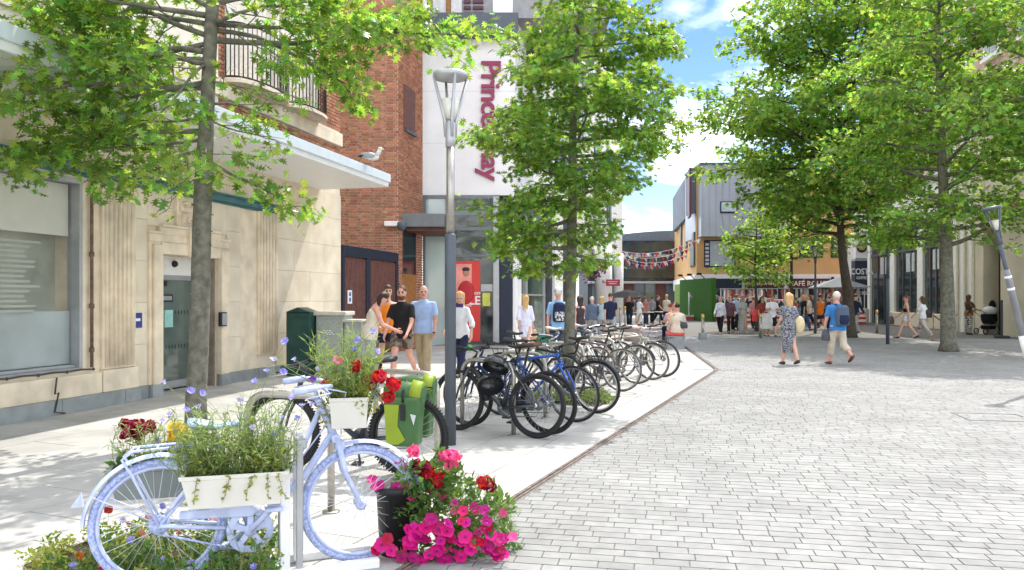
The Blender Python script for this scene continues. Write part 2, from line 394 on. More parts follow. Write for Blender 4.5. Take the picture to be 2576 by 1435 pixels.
# second border strip beyond the bend
m = MB(); n2 = Vector((-d2.y, d2.x, 0))
for i in range(14):
    c = DRC+d2*(i*.95+.5)+n2*.30
    m.obox(c+Vector((0, 0, -.010)), d2*.94, n2*.46, (0, 0, .028))
bs_ = m.build('border_strip', slab_m, pav); bs_['kind'] = 'stuff'
# linear drain
root = thing('channel_drain', 'long rusty steel slot drain between the slabs and the setts', 'drain', DR0)
m = MB()
def drain_seg(a, b):
    t = (b-a).normalized(); n = Vector((-t.y, t.x, 0)); L = (b-a).length; c = (a+b)/2
    for s_ in (-1, 1): m.obox(c+n*(s_*.017)+Vector((0, 0, -.012)), t*L, n*.018, (0, 0, .030), 0)
    m.obox(c+Vector((0, 0, -.022)), t*L, n*.016, (0, 0, .02), 1)
drain_seg(DRS, DRC-dd*.04); drain_seg(DRC+d2*.04, DRF)
m.build('steel_channel', [rust_m, dark_gap], root)
g = MB()
gc = DRC+Vector((0, -.06, .004))
for i in range(14): g.box((gc.x-.45+i*.07, gc.y+.02, .002), (.05, .13, .01))
gr = thing('drain_grating', 'short dark drain grating at the corner of the paved area', 'grating', gc)
g.build('grate', plinth_m, gr)

q = GR(2500, 1050); mc = thing('inspection_cover', 'rectangular steel inspection cover set in the setts at the right', 'cover', q, R_(-11))
m = MB()
for a in ((0, -.31, .77, .018), (0, .31, .77, .018), (-.38, 0, .018, .62), (.38, 0, .018, .62)): m.box((a[0], a[1], .0), (a[2], a[3], .010))
m.build('steel_frame', grey_steel, mc, world=False)
# ================================================================== stone-fronted building on the left
S = Plane(GR(0, 1066), GR(333, 1007)-GR(0, 1066))
sb = thing('stone_building', 'cream stone building with fluted pilasters, teal band and white canopy', 'building', S.pt(0, 0))
def face_box(m, P, s0, s1, z0, z1, o0, o1, mi=0):
    m.obox((P.pt(s0, z0, o0)+P.pt(s1, z1, o1))/2, P.t*(s1-s0), (0, 0, z1-z0), P.n*(o1-o0), mi); return m
def fb(name, P, s0, s1, z0, z1, o0, o1, mats, parent, bevel=0):
    return face_box(MB(), P, s0, s1, z0, z1, o0, o1).build(name, mats, parent, bevel)
sa = S.s_at
zt = S.uv(0, 415)[1]; zb = S.uv(0, 955)[1]; z_can = S.uv(800, 477)[1]; z_teal0 = S.uv(0, 396)[1]; z_teal1 = S.uv(0, 374)[1]
z_door = S.uv(393, 640, -.1)[1]; SL = -7.0; s_end = sa(855)
s207, s245, s335, s367, s393, s545, s567, s602, s645, s695 = [sa(q) for q in (207, 245, 335, 367, 395, 543, 567, 602, 645, 695)]
z_up = 10.2
core = MB()
for a in ((SL, s207, 0, zb, -.5, 0), (SL, s207, zt, z_can+.2, -.5, 0), (s207, s393, 0, z_can+.2, -.5, 0), (s393, s545, z_door, z_can+.2, -.5, 0), (s545, s_end, 0, z_can+.2, -.5, 0)):
    face_box(core, S, *a)
face_box(core, S, SL, s_end, 0, z_up, -6, -.52)
wallc = core.build('wall', stone_trim, sb)
# ashlar facing
it = []; rg = random.Random(11)
def ashlar(s0, s1, z0, z1, off=0.0, h=.62, L=1.25):
    z = z0; k = 0
    while z < z1-.02:
        zz = min(z+h, z1); zz = z1 if z1-zz < .15 else zz
        s = s0; first = True
        while s < s1-.02:
            l = (L*.5 if (first and k % 2) else L); ss = min(s+l, s1); ss = s1 if s1-ss < .2 else ss
            it.append((S.pt((s+ss)/2, (z+zz)/2, off+.012), S.t*(ss-s-.003), (0, 0, zz-z-.003), S.n*.028)); s = ss; first = False
        z = zz; k += 1
zp = .19
ashlar(SL, s245, zp, zb, .0); ashlar(s207, s245, zb, zt, -.03); ashlar(s335, s367, zp, z_teal0); ashlar(s367, s567, z_door+.42, z_teal0, h=.5)
ashlar(s567, s602, zp, z_teal0); ashlar(s602, s645, zp, z_teal0, -.03); ashlar(s695, s_end, zp, z_can); ashlar(SL, s245, zt+.06, z_teal0)
ashlar(s602, s695, z_teal1, z_can); ashlar(SL, s602, z_teal1, z_can, h=1.2, L=3)
pieces('stone_block', sb, it, stone, .995, 200)
# fluted pilasters
def pilaster(s0, s1, z0, z1, nfl):
    m = MB(); face_box(m, S, s0, s1, z0, z1, -.02, .045)
    w_ = (s1-s0-.06)/nfl
    for i in range(nfl):
        a = s0+.03+w_*(i+.5)
        m.tube([S.pt(a, z0+.03, .045), S.pt(a, z1-.03, .045)], w_*.36, 8)
    m.build('fluted_pilaster', stone_trim, sb)
pilaster(s245+.04, s335, zb-.02, z_teal0, 7); pilaster(s645, s695, zp+.25, z_teal0, 6)
b = MB(); face_box(b, S, s245+.02, s335+.02, zp, zb-.03, 0, .09); b.build('pilaster_base', stone_trim, sb, .01)
# projecting stone base and grey plinth stones
fb('window_base', S, SL, s245, zp, zb-.05, .03, .085, stone_trim, sb, .008)
it = []
def plinth(s0, s1, off):
    s = s0
    while s < s1-.01:
        l = min(s+rg.uniform(.9, 1.3), s1); l = s1 if s1-l < .3 else l
        it.append((S.pt((s+l)/2, zp/2, off), S.t*(l-s-.006), (0, 0, zp), S.n*.06)); s = l
plinth(SL, s335+.02, .10); plinth(s335+.02, s367, .03); plinth(s567, s_end, .03); plinth(s367, s393, .09); plinth(s545, s567, .09)
pieces('plinth_stone', sb, it, plinth_m, .99)
# shop window with blind and striped film
wn = fb('window', S, SL, s207-.04, zb, zb+.04, -.26, .02, light_steel, sb)
f = MB()
for a in ((s207-.05, s207, zb, zt, -.2, .01), (SL, s207, zt-.05, zt+.02, -.2, .012), (SL, s207, zb+.04, zb+.08, -.2, -.06)): face_box(f, S, *a)
f.build('frame', light_steel, wn, .005)
fb('pane', S, SL, s207-.05, zb+.08, zt-.05, -.14, -.125, glassmat('shop glass', (.2, .22, .2), .03, .10), wn)
fb('blind', S, SL, s207-.07, S.uv(195, 597, -.17)[1], zt-.06, -.17, -.16, cream_blind, wn)
fb('frosted_film', S, SL, s207-.06, zb+.09, S.uv(195, 597, -.17)[1]-1.0, -.158, -.152, mat('frosted blue film', (.46, .52, .52), .35, var=.12, ns=2), wn)
zz = S.uv(195, 612, -.15)[1]
st_ = MB(); r2 = random.Random(4)
for i in range(15):
    z0 = zz-.055-i*.062
    ln = s207-.07-(1.35-.35*math.sin(i*.5))*(.5 if i > 11 else 1)
    face_box(st_, S, SL, s207-.55-abs(math.sin(i*.7))*.25, z0, z0+.03, -.12, -.117)
st_.build('window_graphic', mat('pale window vinyl', (.38, .39, .34), .5, var=.05), wn)
fb('room_back', S, SL, s207, zb, zt, -.49, -.45, mat('dim room', (.50, .52, .44), .8, var=.35, ns=1.3), wn)
# rain pipe, cable
p = MB(); a = sa(231, .05)
p.tube([S.pt(a, zb+.03, .05), S.pt(a, zt-.02, .05), S.pt(a+.02, z_teal0+.1, .06)], .022, 8)
for dy in (640, 770, 880): zq = S.uv(231, dy, .05)[1]; p.lathe([(.034, -.03), (.034, .03)], 8, S.pt(a, zq, .05))
p.build('rain_pipe', mat('rusty pipe paint', (.16, .10, .065), .7, var=.4, ns=14), sb)
c = MB(); a = sa(143, .13)
c.tube([S.pt(a, zb-.04, .13), S.pt(a-.03, zb-.25, .13), S.pt(a+.02, zp+.1, .14), S.pt(a-.05, .05, .15), S.pt(a+.08, .02, .18)], .012, 6)
pts = [S.pt(SL+i*.22, zb+.005+.012*(i % 2), .06) for i in range(int((s207+.35-SL)/.22))]
c.tube(pts, .012, 5); [c.ell(q, .022, 6, 5) for q in pts[::2]]
c.build('cable', mat('old cable', (.07, .055, .05), .7), sb)
# teal band, lettering frieze
t_ = MB(); face_box(t_, S, SL, sa(692), z_teal0, z_teal1, 0, .10); face_box(t_, S, SL, sa(692)+.02, z_teal1, z_teal1+.03, 0, .14); face_box(t_, S, SL, sa(692)+.01, z_teal0-.04, z_teal0, 0, .05)
t_.build('teal_band', [teal_m], sb, .006)
lm = mat('carved letters', (.36, .24, .16), .8)
for ch, dx, dy in (('A', 374, 438), ('C', 408, 447), ('H', 447, 458)):
    a, z = S.uv(dx, dy, .03); text('lettering', ch, .40, S.pt(a, z_teal1+.13, .034), (R_(90), 0, S.rot), lm, sb, .012)
# doorway
d_ = MB(); dz = z_door
for a in ((s367, s393, zp, dz+.18, 0, .07), (s367+.05, s393, zp, dz+.14, .07, .12), (s545, s567, zp, dz+.18, 0, .07), (s545, s567-.05, zp, dz+.14, .07, .12),
          (s367, s567, dz+.18, dz+.30, 0, .075), (s393-.001, s545+.001, dz, dz+.18, 0, .10), (s367+.22, s567-.22, dz+.30, dz+.42, 0, .075), (s367+.25, s567-.25, dz+.42, dz+.46, 0, .11), (s367-.02, s367+.22, dz+.30, dz+.34, 0, .10), (s567-.22, s567+.02, dz+.30, dz+.34, 0, .10),
          ((s393+s545)/2-.13, (s393+s545)/2+.13, dz-.03, dz+.46, .0, .14)): face_box(d_, S, *a)
d_.build('door_surround', stone_trim, sb, .008)
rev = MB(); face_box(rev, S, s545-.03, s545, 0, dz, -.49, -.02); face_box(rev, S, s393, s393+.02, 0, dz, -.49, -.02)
rev.build('door_reveal', mat('weathered stone', (.27, .22, .18), .85, var=.3, ns=3), sb)  # brown stone, darker than the door surround
dr = fb('door', S, s393+.02, s545-.03, .03, dz-.30, -.36, -.32, glass_green, sb)
fb('transom_panel', S, s393+.02, s545-.03, dz-.30, dz, -.38, -.30, white_paint, dr)
x = MB()
for a in ((s393+.02, s393+.07, .03, dz-.3, -.37, -.30), (s545-.08, s545-.03, .03, dz-.3, -.37, -.30), (s393+.02, s545-.03, .03, .15, -.37, -.30), (s393+.02, s545-.03, dz-.38, dz-.3, -.37, -.305)): face_box(x, S, *a)
x.build('door_frame', light_steel, dr, .004)
fb('closer', S, s393+.08, s393+.55, dz-.48, dz-.40, -.32, -.25, black_metal, dr, .006)
a, z = S.uv(417, 750, -.31); fb('letter_box', S, a-.12, a+.16, z-.06, z+.06, -.32, -.30, black_metal, dr); fb('letter_flap', S, a-.09, a+.13, z-.035, z+.035, -.30, -.296, light_steel, dr)
a, z = S.uv(404, 795, -.31); fb('notice', S, a-.10, a+.07, z-.09, z+.09, -.32, -.312, letter_white, dr)
a, z = S.uv(424, 800, -.31); fb('notice', S, a-.09, a+.11, z-.15, z+.13, -.32, -.313, mat('turquoise paper', (.33, .60, .56), .6), dr)
x = MB()
for i in range(14):
    a0 = s393+.14+i*.075
    for dy in (785, 870):
        z = S.uv(460, dy, -.31)[1]; face_box(x, S, a0, a0+.016, z-.03, z+.03, -.319, -.316)
x.build('glass_marking', black_metal, dr)
x = MB(); a, z = S.uv(438, 664, -.29); x.ell(S.pt(a, z, -.28), .055, 10, 8); x.build('dome_camera', black_metal, dr)
a, z = S.uv(557, 803, .12); x = fb('entry_phone', S, a-.09, a+.09, z-.12, z+.12, .12, .17, black_metal, sb, .006); fb('keypad', S, a-.05, a+.08, z-.1, z+.1, .17, .176, light_steel, x)
a, z = S.uv(344, 806, .03); x = fb('blue_plaque', S, a-.10, a+.10, z-.11, z+.11, .02, .04, mat('blue enamel', (.03, .05, .24), .4), sb); fb('plaque_text', S, a-.07, a+.06, z-.01, z+.03, .04, .042, letter_white, x)
# carved relief over the door
x = MB(); a0 = sa(443, .05); a1 = sa(491, .05); z0 = dz+.47; z1 = S.uv(460, 500, .05)[1]; w_ = a1-a0; h_ = z1-z0; cm = (a0+a1)/2
face_box(x, S, a0, a1, z0, z1, 0, .05)
face_box(x, S, a0-.03, a0, z0, z1+.02, 0, .09); face_box(x, S, a1, a1+.03, z0, z1+.02, 0, .09)
for c0, rr in (((0, .86), (.11, .05, .09)), ((0, .62), (.16, .07, .17)), ((-.12, .30), (.07, .06, .26)), ((.12, .28), (.07, .06, .24)), ((-.2, .66), (.05, .05, .2)), ((.22, .7), (.05, .05, .22)), ((.02, .42), (.12, .06, .12)), ((-.25, .92), (.08, .04, .05)), ((.26, .92), (.08, .04, .05)), ((.28, .2), (.05, .04, .2)), ((-.3, .25), (.05, .04, .2))):
    x.ell(S.pt(cm+c0[0]*w_*1.3, z0+c0[1]*h_, .05), (rr[0]*w_*1.6, rr[1], rr[2]*h_*.8), 9, 7, Matrix.Rotation(S.rot, 3, 'Z'))
x.build('carved_relief', stone_trim, sb)
# canopy
off = 1.2
for _ in range(200):
    q = S.pt(s_end-.9, z_can, off)
    if CX+F*q.x/q.y > 977: break
    off += .01
s_ce = sa(802); COFF = off
def tipx(o): q = S.pt(s_ce, z_can, o); return CX+F*q.x/q.y
COFF = 1.0
while tipx(COFF) < 977: COFF += .01
can = MB(); face_box(can, S, SL, s_ce, z_can, z_can+.16, 0, COFF)
can_o = can.build('canopy', white_paint, sb, .01)
x = MB(); face_box(x, S, SL, s_ce+.03, z_can+.10, z_can+.27, COFF-.1, COFF+.035); face_box(x, S, s_ce-.08, s_ce+.032, z_can+.10, z_can+.268, 0, COFF-.1)
x.build('fascia', mat('pale blue fascia', (.62, .68, .72), .4, var=.04), can_o, .006)
x = MB(); face_box(x, S, SL, s_ce-.1, z_can+.16, z_can+.2, .02, COFF-.12); x.build('roof_felt', slate_paint, can_o)
# upper brick storey with pale surrounds and bowed balconies
UP0 = z_can+.2
x = MB(); face_box(x, S, SL, s_end, UP0, z_up, -.5, -.012); x.build('upper_wall', mortar_m, sb)
it = []
opens = [(sa(575), sa(688)), (sa(712), sa(786))]
zfl = S.uv(820, 318)[1]
zl = UP0; k = 0
while zl < z_up:
    s = sa(545)-(k % 2)*.1125
    while s < s_end-.02:
        L = .215 if k % 2 == 0 else .1025
        ss = min(s+L, s_end); mid = (s+ss)/2
        if not (any(a-.12 < mid < b_+.12 for a, b_ in opens) and zl > zfl-.1) and not (zfl-.35 < zl < zfl-.02) and s >= sa(545):
            it.append((S.pt(mid, zl+.0325, .0), S.t*(ss-s), (0, 0, .061), S.n*.03))
        s += L+.012
    zl += .075; k += 1
pieces('brick', sb, it, brick_m, .97, 120, 'upper_bricks')
fb('cream_upper_wall', S, SL, sa(545), UP0, z_up, -.02, .03, mat('cream render', (.72, .65, .54), .85, var=.06), sb)
fb('stone_course', S, SL, s_end+.01, zfl-.33, zfl-.04, -.02, .07, stone_trim, sb, .01)
cur = mat('cream curtain', (.66, .60, .50), .8, var=.08, ns=3); pale_blue = mat('pale blue window', (.42, .55, .60), .15, var=.1, spec=.8)
for i, (a, b_) in enumerate(opens):
    wn = fb('window', S, a-.02, b_+.02, zfl-.02, z_up-.3, -.2, -.16, cur, sb)
    fr = MB()
    face_box(fr, S, a-.13, a+.02, zfl-.04, z_up-.3, -.2, .05); face_box(fr, S, b_-.02, b_+.13, zfl-.04, z_up-.3, -.2, .05); fr.build('surround', mat('pale surround', (.72, .68, .60), .7, var=.05), wn, .006)
    fb('pane', S, a+.02, a+(b_-a)*.36, zfl, z_up-.3, -.155, -.12, pale_blue, wn)
    fr = MB(); face_box(fr, S, a+(b_-a)*.36, a+(b_-a)*.44, zfl, z_up-.3, -.155, -.08); fr.build('mullion', white_paint, wn)
    rw = MB(); c0 = (a+b_)/2; hw = (b_-a)/2+.14; bow = .42
    arc = [(c0-hw*math.cos(g), bow*math.sin(g)**.8+.04) for g in [math.pi*j/22 for j in range(23)]]
    zr0, zr1 = zfl+.06, zfl+1.0
    rw.tube([S.pt(p_[0], zr1, p_[1]) for p_ in arc], .017, 6)
    rl = rw.build('balcony_railing', black_metal, sb); MB().tube([S.pt(p_[0], zr0, p_[1]) for p_ in arc], .017, 6).build('bottom_rail', black_metal, rl)
    bar = MB().tube([(0, 0, zr0), (0, 0, zr1)], .011, 6).mesh('railing_bar', black_metal)
    for p_ in arc:
        o = link('railing_bar', bar, rl, True); q = S.pt(p_[0], 0, p_[1]); o.location = q
    sl_ = MB(); sl_.prism([S.pt(p_[0], zfl-.04, p_[1]+(.03 if 0 < j < 22 else 0)) for j, p_ in enumerate(arc)], (0, 0, .06)); sl_.build('balcony_slab', stone_trim, sb)
# gull on the canopy
q = PX(935, 413, S.pt(s_ce-1.2, 0, COFF-.2).y); q.z = z_can+.27
gu = thing('gull', 'white gull with grey wings standing on the canopy edge', 'bird', q, R_(-20))
B = MB(); B.ell((0, 0, .17), (.17, .075, .075), 12, 9, Matrix.Rotation(R_(12), 3, 'Y')); B.tube([(.11, 0, .19), (.16, 0, .24), (.18, 0, .285)], [.055, .042, .038], 9); B.ell((.19, 0, .30), (.05, .04, .042), 10, 8)
B.tube([(-.12, 0, .18), (-.25, 0, .19)], [.045, .012], 8, flat=.5)
B.build('body', mat('white feathers', (.78, .78, .76), .8, var=.03), gu, world=False)
for s_ in (-1, 1):
    B = MB(); B.ell((-.05, s_*.065, .185), (.17, .022, .055), 10, 7, Matrix.Rotation(R_(8), 3, 'Y')); B.tube([(-.15, s_*.06, .19), (-.30, s_*.03, .185)], [.03, .006], 7, mi=1); B.build('wing', [mat('grey feathers', (.38, .40, .43), .8, var=.05), black_metal], gu, world=False)
    B = MB(); B.tube([(.02, s_*.03, .11), (.02, s_*.03, .005), (.06, s_*.03, .004)], .007, 5); B.build('leg', mat('pink leg', (.6, .35, .3), .6), gu, world=False)
    B = MB(); B.ell((.215, s_*.034, .31), .007, 6, 5); B.build('eye', black_metal, gu, world=False)
B = MB(); B.tube([(.225, 0, .298), (.27, 0, .293), (.285, 0, .285)], [.014, .011, .003], 6); B.build('beak', mat('yellow beak', (.75, .5, .05), .5), gu, world=False)
# ================================================================== brick building and gate
Bc = XY(1003, 21.4)
BF = Plane(Bc, (1, .07)); BS = Plane(Bc, (.254, 1))
bb = thing('brick_building', 'red brick building corner beside the dark timber gate', 'building', Bc)
sL = BF.s_at(835); sR = BS.s_at(1063); ZB = 11.2
x = MB(); P = [BF.pt(-8, 0, -.015), BF.pt(-.015, 0, -.015), BS.pt(sR, 0, -.015), BS.pt(sR, 0, -7), BF.pt(-8, 0, -7)]
x.prism(P, (0, 0, ZB)); x.build('wall', mortar_m, bb)
it = []; kk = 0; zl = .0
dso = (BS.s_at(1017), BS.s_at(1042)); zdo = BS.uv(1030, 575)[1]
nwo = (BS.s_at(1019), BS.s_at(1041)); zn0 = BS.uv(1030, 333)[1]; zn1 = BS.uv(1030, 225)[1]
while zl < ZB:
    st = (kk % 2)
    for P, s0, s1, side in ((BF, sL, 0, 0), (BS, 0, sR, 1)):
        s = s0-(.06 if st else .17) if not side else s0; j = 0
        if not side: s = -(math.ceil(-sL/.34)*.34)-(.16 if st else 0)
        while s < s1-.01:
            L = .215 if j % 2 == st else .1025
            a, e = max(s, s0), min(s+L, s1); s += L+.013; j += 1
            if e-a < .03: continue
            mid = (a+e)/2
            if side and ((dso[0]-.02 < mid < dso[1]+.02 and zl < zdo) or (nwo[0]-.02 < mid < nwo[1]+.02 and zn0 < zl < zn1)): continue
            it.append((P.pt(mid, zl+.0325, -.008), P.t*(e-a), (0, 0, .061), P.n*.026))
    zl += .075; kk += 1
pieces('brick', bb, it, brick_m, .97, 300, 'wall_bricks')
dr = fb('side_door', BS, dso[0]-.13, dso[1]+.12, 0, 2.2, -.10, .012, wood_orange, bb)
fb('fanlight', BS, dso[0]-.13, dso[1]+.12, 2.2, zdo+.06, -.08, .010, glass_dark, dr)
wn = fb('slot_window', BS, nwo[0]-.13, nwo[1]+.10, zn0-.05, zn1+.05, -.10, .012, wood_dark, bb); fb('sill', BS, nwo[0]-.06, nwo[1]+.06, zn0-.06, zn0+.02, -.08, .09, slate_paint, wn)
# flat grey door canopy
q0 = PX(1008, 571, 21.6); q1 = PX(1119, 537, 21.6)
x = MB(); x.obox(((q0.x+q1.x)/2, 22.7, (q0.z+q1.z)/2), (q1.x-q0.x, 0, 0), (0, 2.2, 0), (0, 0, q1.z-q0.z)); cn = x.build('entrance_canopy', grey_steel, bb, .015)
x = MB(); x.obox(((q0.x+q1.x)/2+.05, 22.75, q0.z-.05), (q1.x-q0.x-.15, 0, 0), (0, 2.0, 0), (0, 0, .09)); x.build('soffit', wood_dark, cn)
# lamp arm with security camera
q = PX(967, 563, 21.2); q2 = PX(1005, 563, 21.2)
cc = thing('security_camera', 'grey security camera on a white bracket arm on the brick corner', 'camera', q)
x = MB(); x.obox((q+q2)/2+Vector((0, .05, 0)), (q2.x-q.x, 0, 0), (0, .28, 0), (0, 0, .13)); x.build('bracket_arm', white_paint, cc, .01)
x = MB(); x.lathe([(.12, 0), (.14, -.06), (.13, -.16), (.08, -.23), (.02, -.25)], 14, q2+Vector((.06, -.02, .05))); x.build('camera_dome', slate_paint, cc)
# timber gate screen between the buildings
g0 = S.pt(s_end+.12, 0, -.10); Gp0 = XY(858, g0.y+.1); Gp1 = XY(999, 21.0)
Gt = Plane(Gp0, Gp1-Gp0); LG = (Gp1-Gp0).length; zg = Gt.uv(862, 616)[1]
gt = thing('timber_gate', 'dark red timber gate in a navy steel frame', 'gate', Gp0)
x = MB(); mid = Gt.s_at(922)
for a in ((0, .12, 0, zg), (LG-.14, LG, 0, zg), (mid-.07, mid+.16, 0, zg), (.12, LG-.14, zg-.25, zg)): face_box(x, Gt, a[0], a[1], a[2], a[3], -.08, .05 if a[2] else .045)
x.build('gate_frame', navy_frame, gt, .008)
for (a, b_, nm) in ((.12, mid-.07, 'door_leaf'), (mid+.16, LG-.14, 'door_leaf')):
    lf = fb(nm, Gt, a, b_, .05, zg-.26, -.05, -.02, wood_dark, gt); s = a
    it = []
    while s < b_-.02:
        e = min(s+.14, b_); it.append((Gt.pt((s+e)/2, (zg-.2)/2, -.005), Gt.t*(e-s-.008), (0, 0, zg-.36), Gt.n*.03)); s = e
    pieces('plank', lf, it, wood_dark, .96)
a, z = Gt.uv(880, 747, .02); x = fb('sign', Gt, a-.13, a+.10, z-.16, z+.16, .02, .032, letter_white, gt)
for dz_ in (-.07, .06): fb('symbol', Gt, a-.06, a+.03, z+dz_-.04, z+dz_+.05, .032, .036, mat('blue symbol', (.03, .10, .35), .5), x)
# ================================================================== white shopping-centre building
WF = Plane(XY(1062, 24.0), (1, 0)); YW = 24.0
wb = thing('white_building', 'tall white rendered shop building with maroon vertical lettering', 'building', XY(1180, 24))
def wf(dx, dy): return WF.uv(dx, dy)
sE = WF.s_at(1296); z0w = wf(1100, 491)[1]; z1w = wf(1100, 99)[1]
fb('white_wall', WF, 0, sE, z0w, z1w, -5, 0, white_render, wb)
x = MB()
for i in range(1, 3): face_box(x, WF, 0, sE, z0w+(z1w-z0w)*i/3-.004, z0w+(z1w-z0w)*i/3+.004, .0, .003)
x.build('panel_joint', mat('grey joint', (.5, .5, .5), .8), wb)
fb('soffit_band', WF, -1.2, sE+.1, z1w, wf(1100, 47)[1], -5, .55, slate_paint, wb, .02)
zt0 = wf(1100, 46)[1]; zt1 = zt0+2.4
ws = fb('top_storey', WF, -1.0, sE+3, zt0+.001, zt1, -5, .02, mat('grey shadow wall', (.30, .29, .30), .7), wb)  # plain grey wall colour behind the window panels
for a, b_, mm in ((1052, 1075, white_render), (1077, 1088, wood_orange), (1089, 1122, mat('net curtain', (.62, .62, .60), .8, var=.12, ns=9)), (1123, 1134, wood_orange), (1135, 1162, mat('net curtain', (.6, .6, .6))), (1240, 1290, white_render)):
    fb('window_panel', WF, WF.s_at(a), WF.s_at(b_), zt0+.05, zt1-.1, .02, .10 if mm is wood_orange else .06, mm, ws)
it = []
lo = mat('plum louvre', (.10, .035, .05), .5)
for i in range(12):
    for a, b_ in ((1165, 1186), (1188, 1218)):
        s0, s1 = WF.s_at(a), WF.s_at(b_); it.append((WF.pt((s0+s1)/2, zt0+.12+i*.19, .07), WF.t*(s1-s0-.05), (0, 0, .10), WF.n*.06))
pieces('louvre', ws, it, lo, .95)
# lettering reads downwards
zl0 = wf(1226, 152)[1]
text('lettering', 'Princesshay', .86, WF.pt(WF.s_at(1212), zl0, .05), (R_(90), R_(90), 0), maroon_m, wb, .04, bold=True, space=.93, sx=1.02)
# shopfront under the white wall
zs = z0w
fb('shop_interior', WF, 0, sE, 0, zs, -4.2, -3.8, mat('shop back wall', (.42, .42, .40), .8, var=.4, ns=.9, col2=(.65, .62, .55)), wb)
fb('shop_floor', WF, 0, sE, 0, .03, -3.8, 0, mat('shop floor', (.3, .29, .27), .4), wb)
fb('shop_ceiling', WF, 0, sE, zs-.6, zs-.45, -3.8, -.3, white_render, wb)
def wp(name, dx0, dx1, dy0, dy1, o0, o1, mm, par=wb, bevel=0):
    a, zt_ = WF.uv(dx0, dy0); b_, zb_ = WF.uv(dx1, dy1); return fb(name, WF, a, b_, max(zb_, .0), zt_, o0, o1, mm, par, bevel)
wp('pale_panel', 1070, 1122, 588, 866, -.06, .0, glass_pale)
wp('frame_post', 1064, 1070, 495, 866, -.06, .06, grey_steel)
wp('frame_post', 1122, 1128, 495, 866, -.06, .05, grey_steel)
g_shop = glassmat('clear shop glass', (.10, .13, .13), .02, .35)
wp('shop_pane', 1128, 1242, 500, 866, -.03, -.015, g_shop)
wp('shop_pane', 1071, 1121, 500, 586, -.03, -.012, glass_pale)
for a in ((1128, 1242, 572, 580), (1128, 1242, 640, 646), (1064, 1256, 491, 500)): wp('transom', *a, -.04, .03, grey_steel)
wp('steel_column', 1240, 1256, 495, 862, -.2, .12, light_steel, bevel=.02)
wp('dark_pillar', 1256, 1290, 505, 862, -.4, .10, navy_frame, bevel=.03)
wp('white_pier', 1284, 1297, 491, 862, -.5, .03, white_render)
po = wp('sale_poster', 1142, 1208, 657, 858, .0, .03, red_m)
a, z = WF.uv(1174, 700); x = MB(); face_box(x, WF, a-.34, a+.16, z-.9, z+.45, .03, .036, 1)
x.ell(WF.pt(a-.02, z+.18, .04), (.10, .02, .13), 10, 8, mi=0); x.ell(WF.pt(a-.02, z-.45, .04), (.26, .02, .38), 10, 8, mi=2); x.ell(WF.pt(a-.02, z+.28, .045), (.12, .02, .07), 10, 8, mi=3)
x.build('poster_figure', [mat('skin print', (.5, .25, .16), .6), mat('poster tone', (.78, .30, .24), .5, var=.2, ns=2), mat('poster red', (.5, .02, .03), .5), mat('poster dark', (.05, .03, .03), .6)], po)
a, z = WF.uv(1145, 766); text('lettering', 'SALE', .38, WF.pt(a, z, .034), (R_(90), 0, 0), letter_white, po, .003, bold=True)
a, z = WF.uv(1146, 741); text('lettering', 'UP TO 60% OFF', .115, WF.pt(a, z, .034), (R_(90), 0, 0), letter_white, po, .003, bold=True)
wp('shop_door', 1212, 1240, 735, 862, -.02, .02, glass_dark); wp('door_transom', 1210, 1241, 715, 733, -.02, .04, light_steel)
wp('yellow_notice', 1214, 1233, 737, 770, .02, .026, mat('yellow paper', (.60, .62, .10), .6))
for i, dx in enumerate((1160, 1178, 1215, 1225)):
    q = PX(dx, 520+(i % 2)*4, 25); x = MB(); x.lathe([(.02, .2), (.03, .05), (.10, -.06)], 10, q); x.build('pendant_lamp', white_paint, wb)
# street side running back to the arcade
WS = Plane(WF.pt(sE, 0), (.254, 1)); sW = WS.s_at(1566)
def sp(name, dx0, dx1, dy0, dy1, o0, o1, mm, par=wb, bevel=0):
    a, zt_ = WS.uv(dx0, dy0); b_, _ = WS.uv(dx1, dy0); zb_ = WS.uv((dx0+dx1)/2, dy1)[1]; zt_ = WS.uv((dx0+dx1)/2, dy0)[1]
    return fb(name, WS, a, b_, max(zb_, 0), zt_, o0, o1, mm, par, bevel)
zsf = 5.0
x = MB(); face_box(x, WS, 0, sW, zsf, 17, -6, -.03); face_box(x, WS, WS.s_at(1440), sW, 4.2, zsf, -6, -.03); x.build('side_wall', white_render, wb)
fb('roof_storey', WS, .3, sW-2, 17, 19.5, -6, -.8, grey_steel, wb)
for i in range(5):
    for j in range(4):
        a = 1.6+i*5.4; z = 6.2+j*2.9; wn = fb('window', WS, a, a+2.2, z, z+1.7, -.08, .02, slate_paint, wb); fb('pane', WS, a+.08, a+2.12, z+.08, z+1.62, .02, .03, glass_dark, wn); fb('mullion', WS, a+1.05, a+1.15, z+.08, z+1.62, .03, .05, slate_paint, wn)
fb('side_glazing', WS, 0, WS.s_at(1440), 0, zsf, -.3, -.1, glass_dark, wb)
for dx0, dx1, mm, o in ((1297, 1308, white_render, .05), (1322, 1326, light_steel, .02), (1344, 1364, glass_green, .0), (1366, 1371, light_steel, .02), (1371, 1386, navy_frame, .05), (1388, 1409, white_render, .12), (1411, 1430, navy_frame, .03), (1431, 1442, white_render, .05)):
    sp('shopfront_bay', dx0, dx1, 540, 900, -.1, o, mm)
for dy in (693, 742): 
    z = WS.uv(1340, dy)[1]; fb('glazing_bar', WS, WS.s_at(1309), WS.s_at(1385), z-.03, z+.03, -.1, .03, light_steel, wb)
a = WS.s_at(1444); e = WS.s_at(1500)
fb('arcade_back', WS, a, sW, 0, 4.2, -5, -3.5, mat('dim arcade', (.06, .05, .05), .8, var=.4, ns=.5), wb)
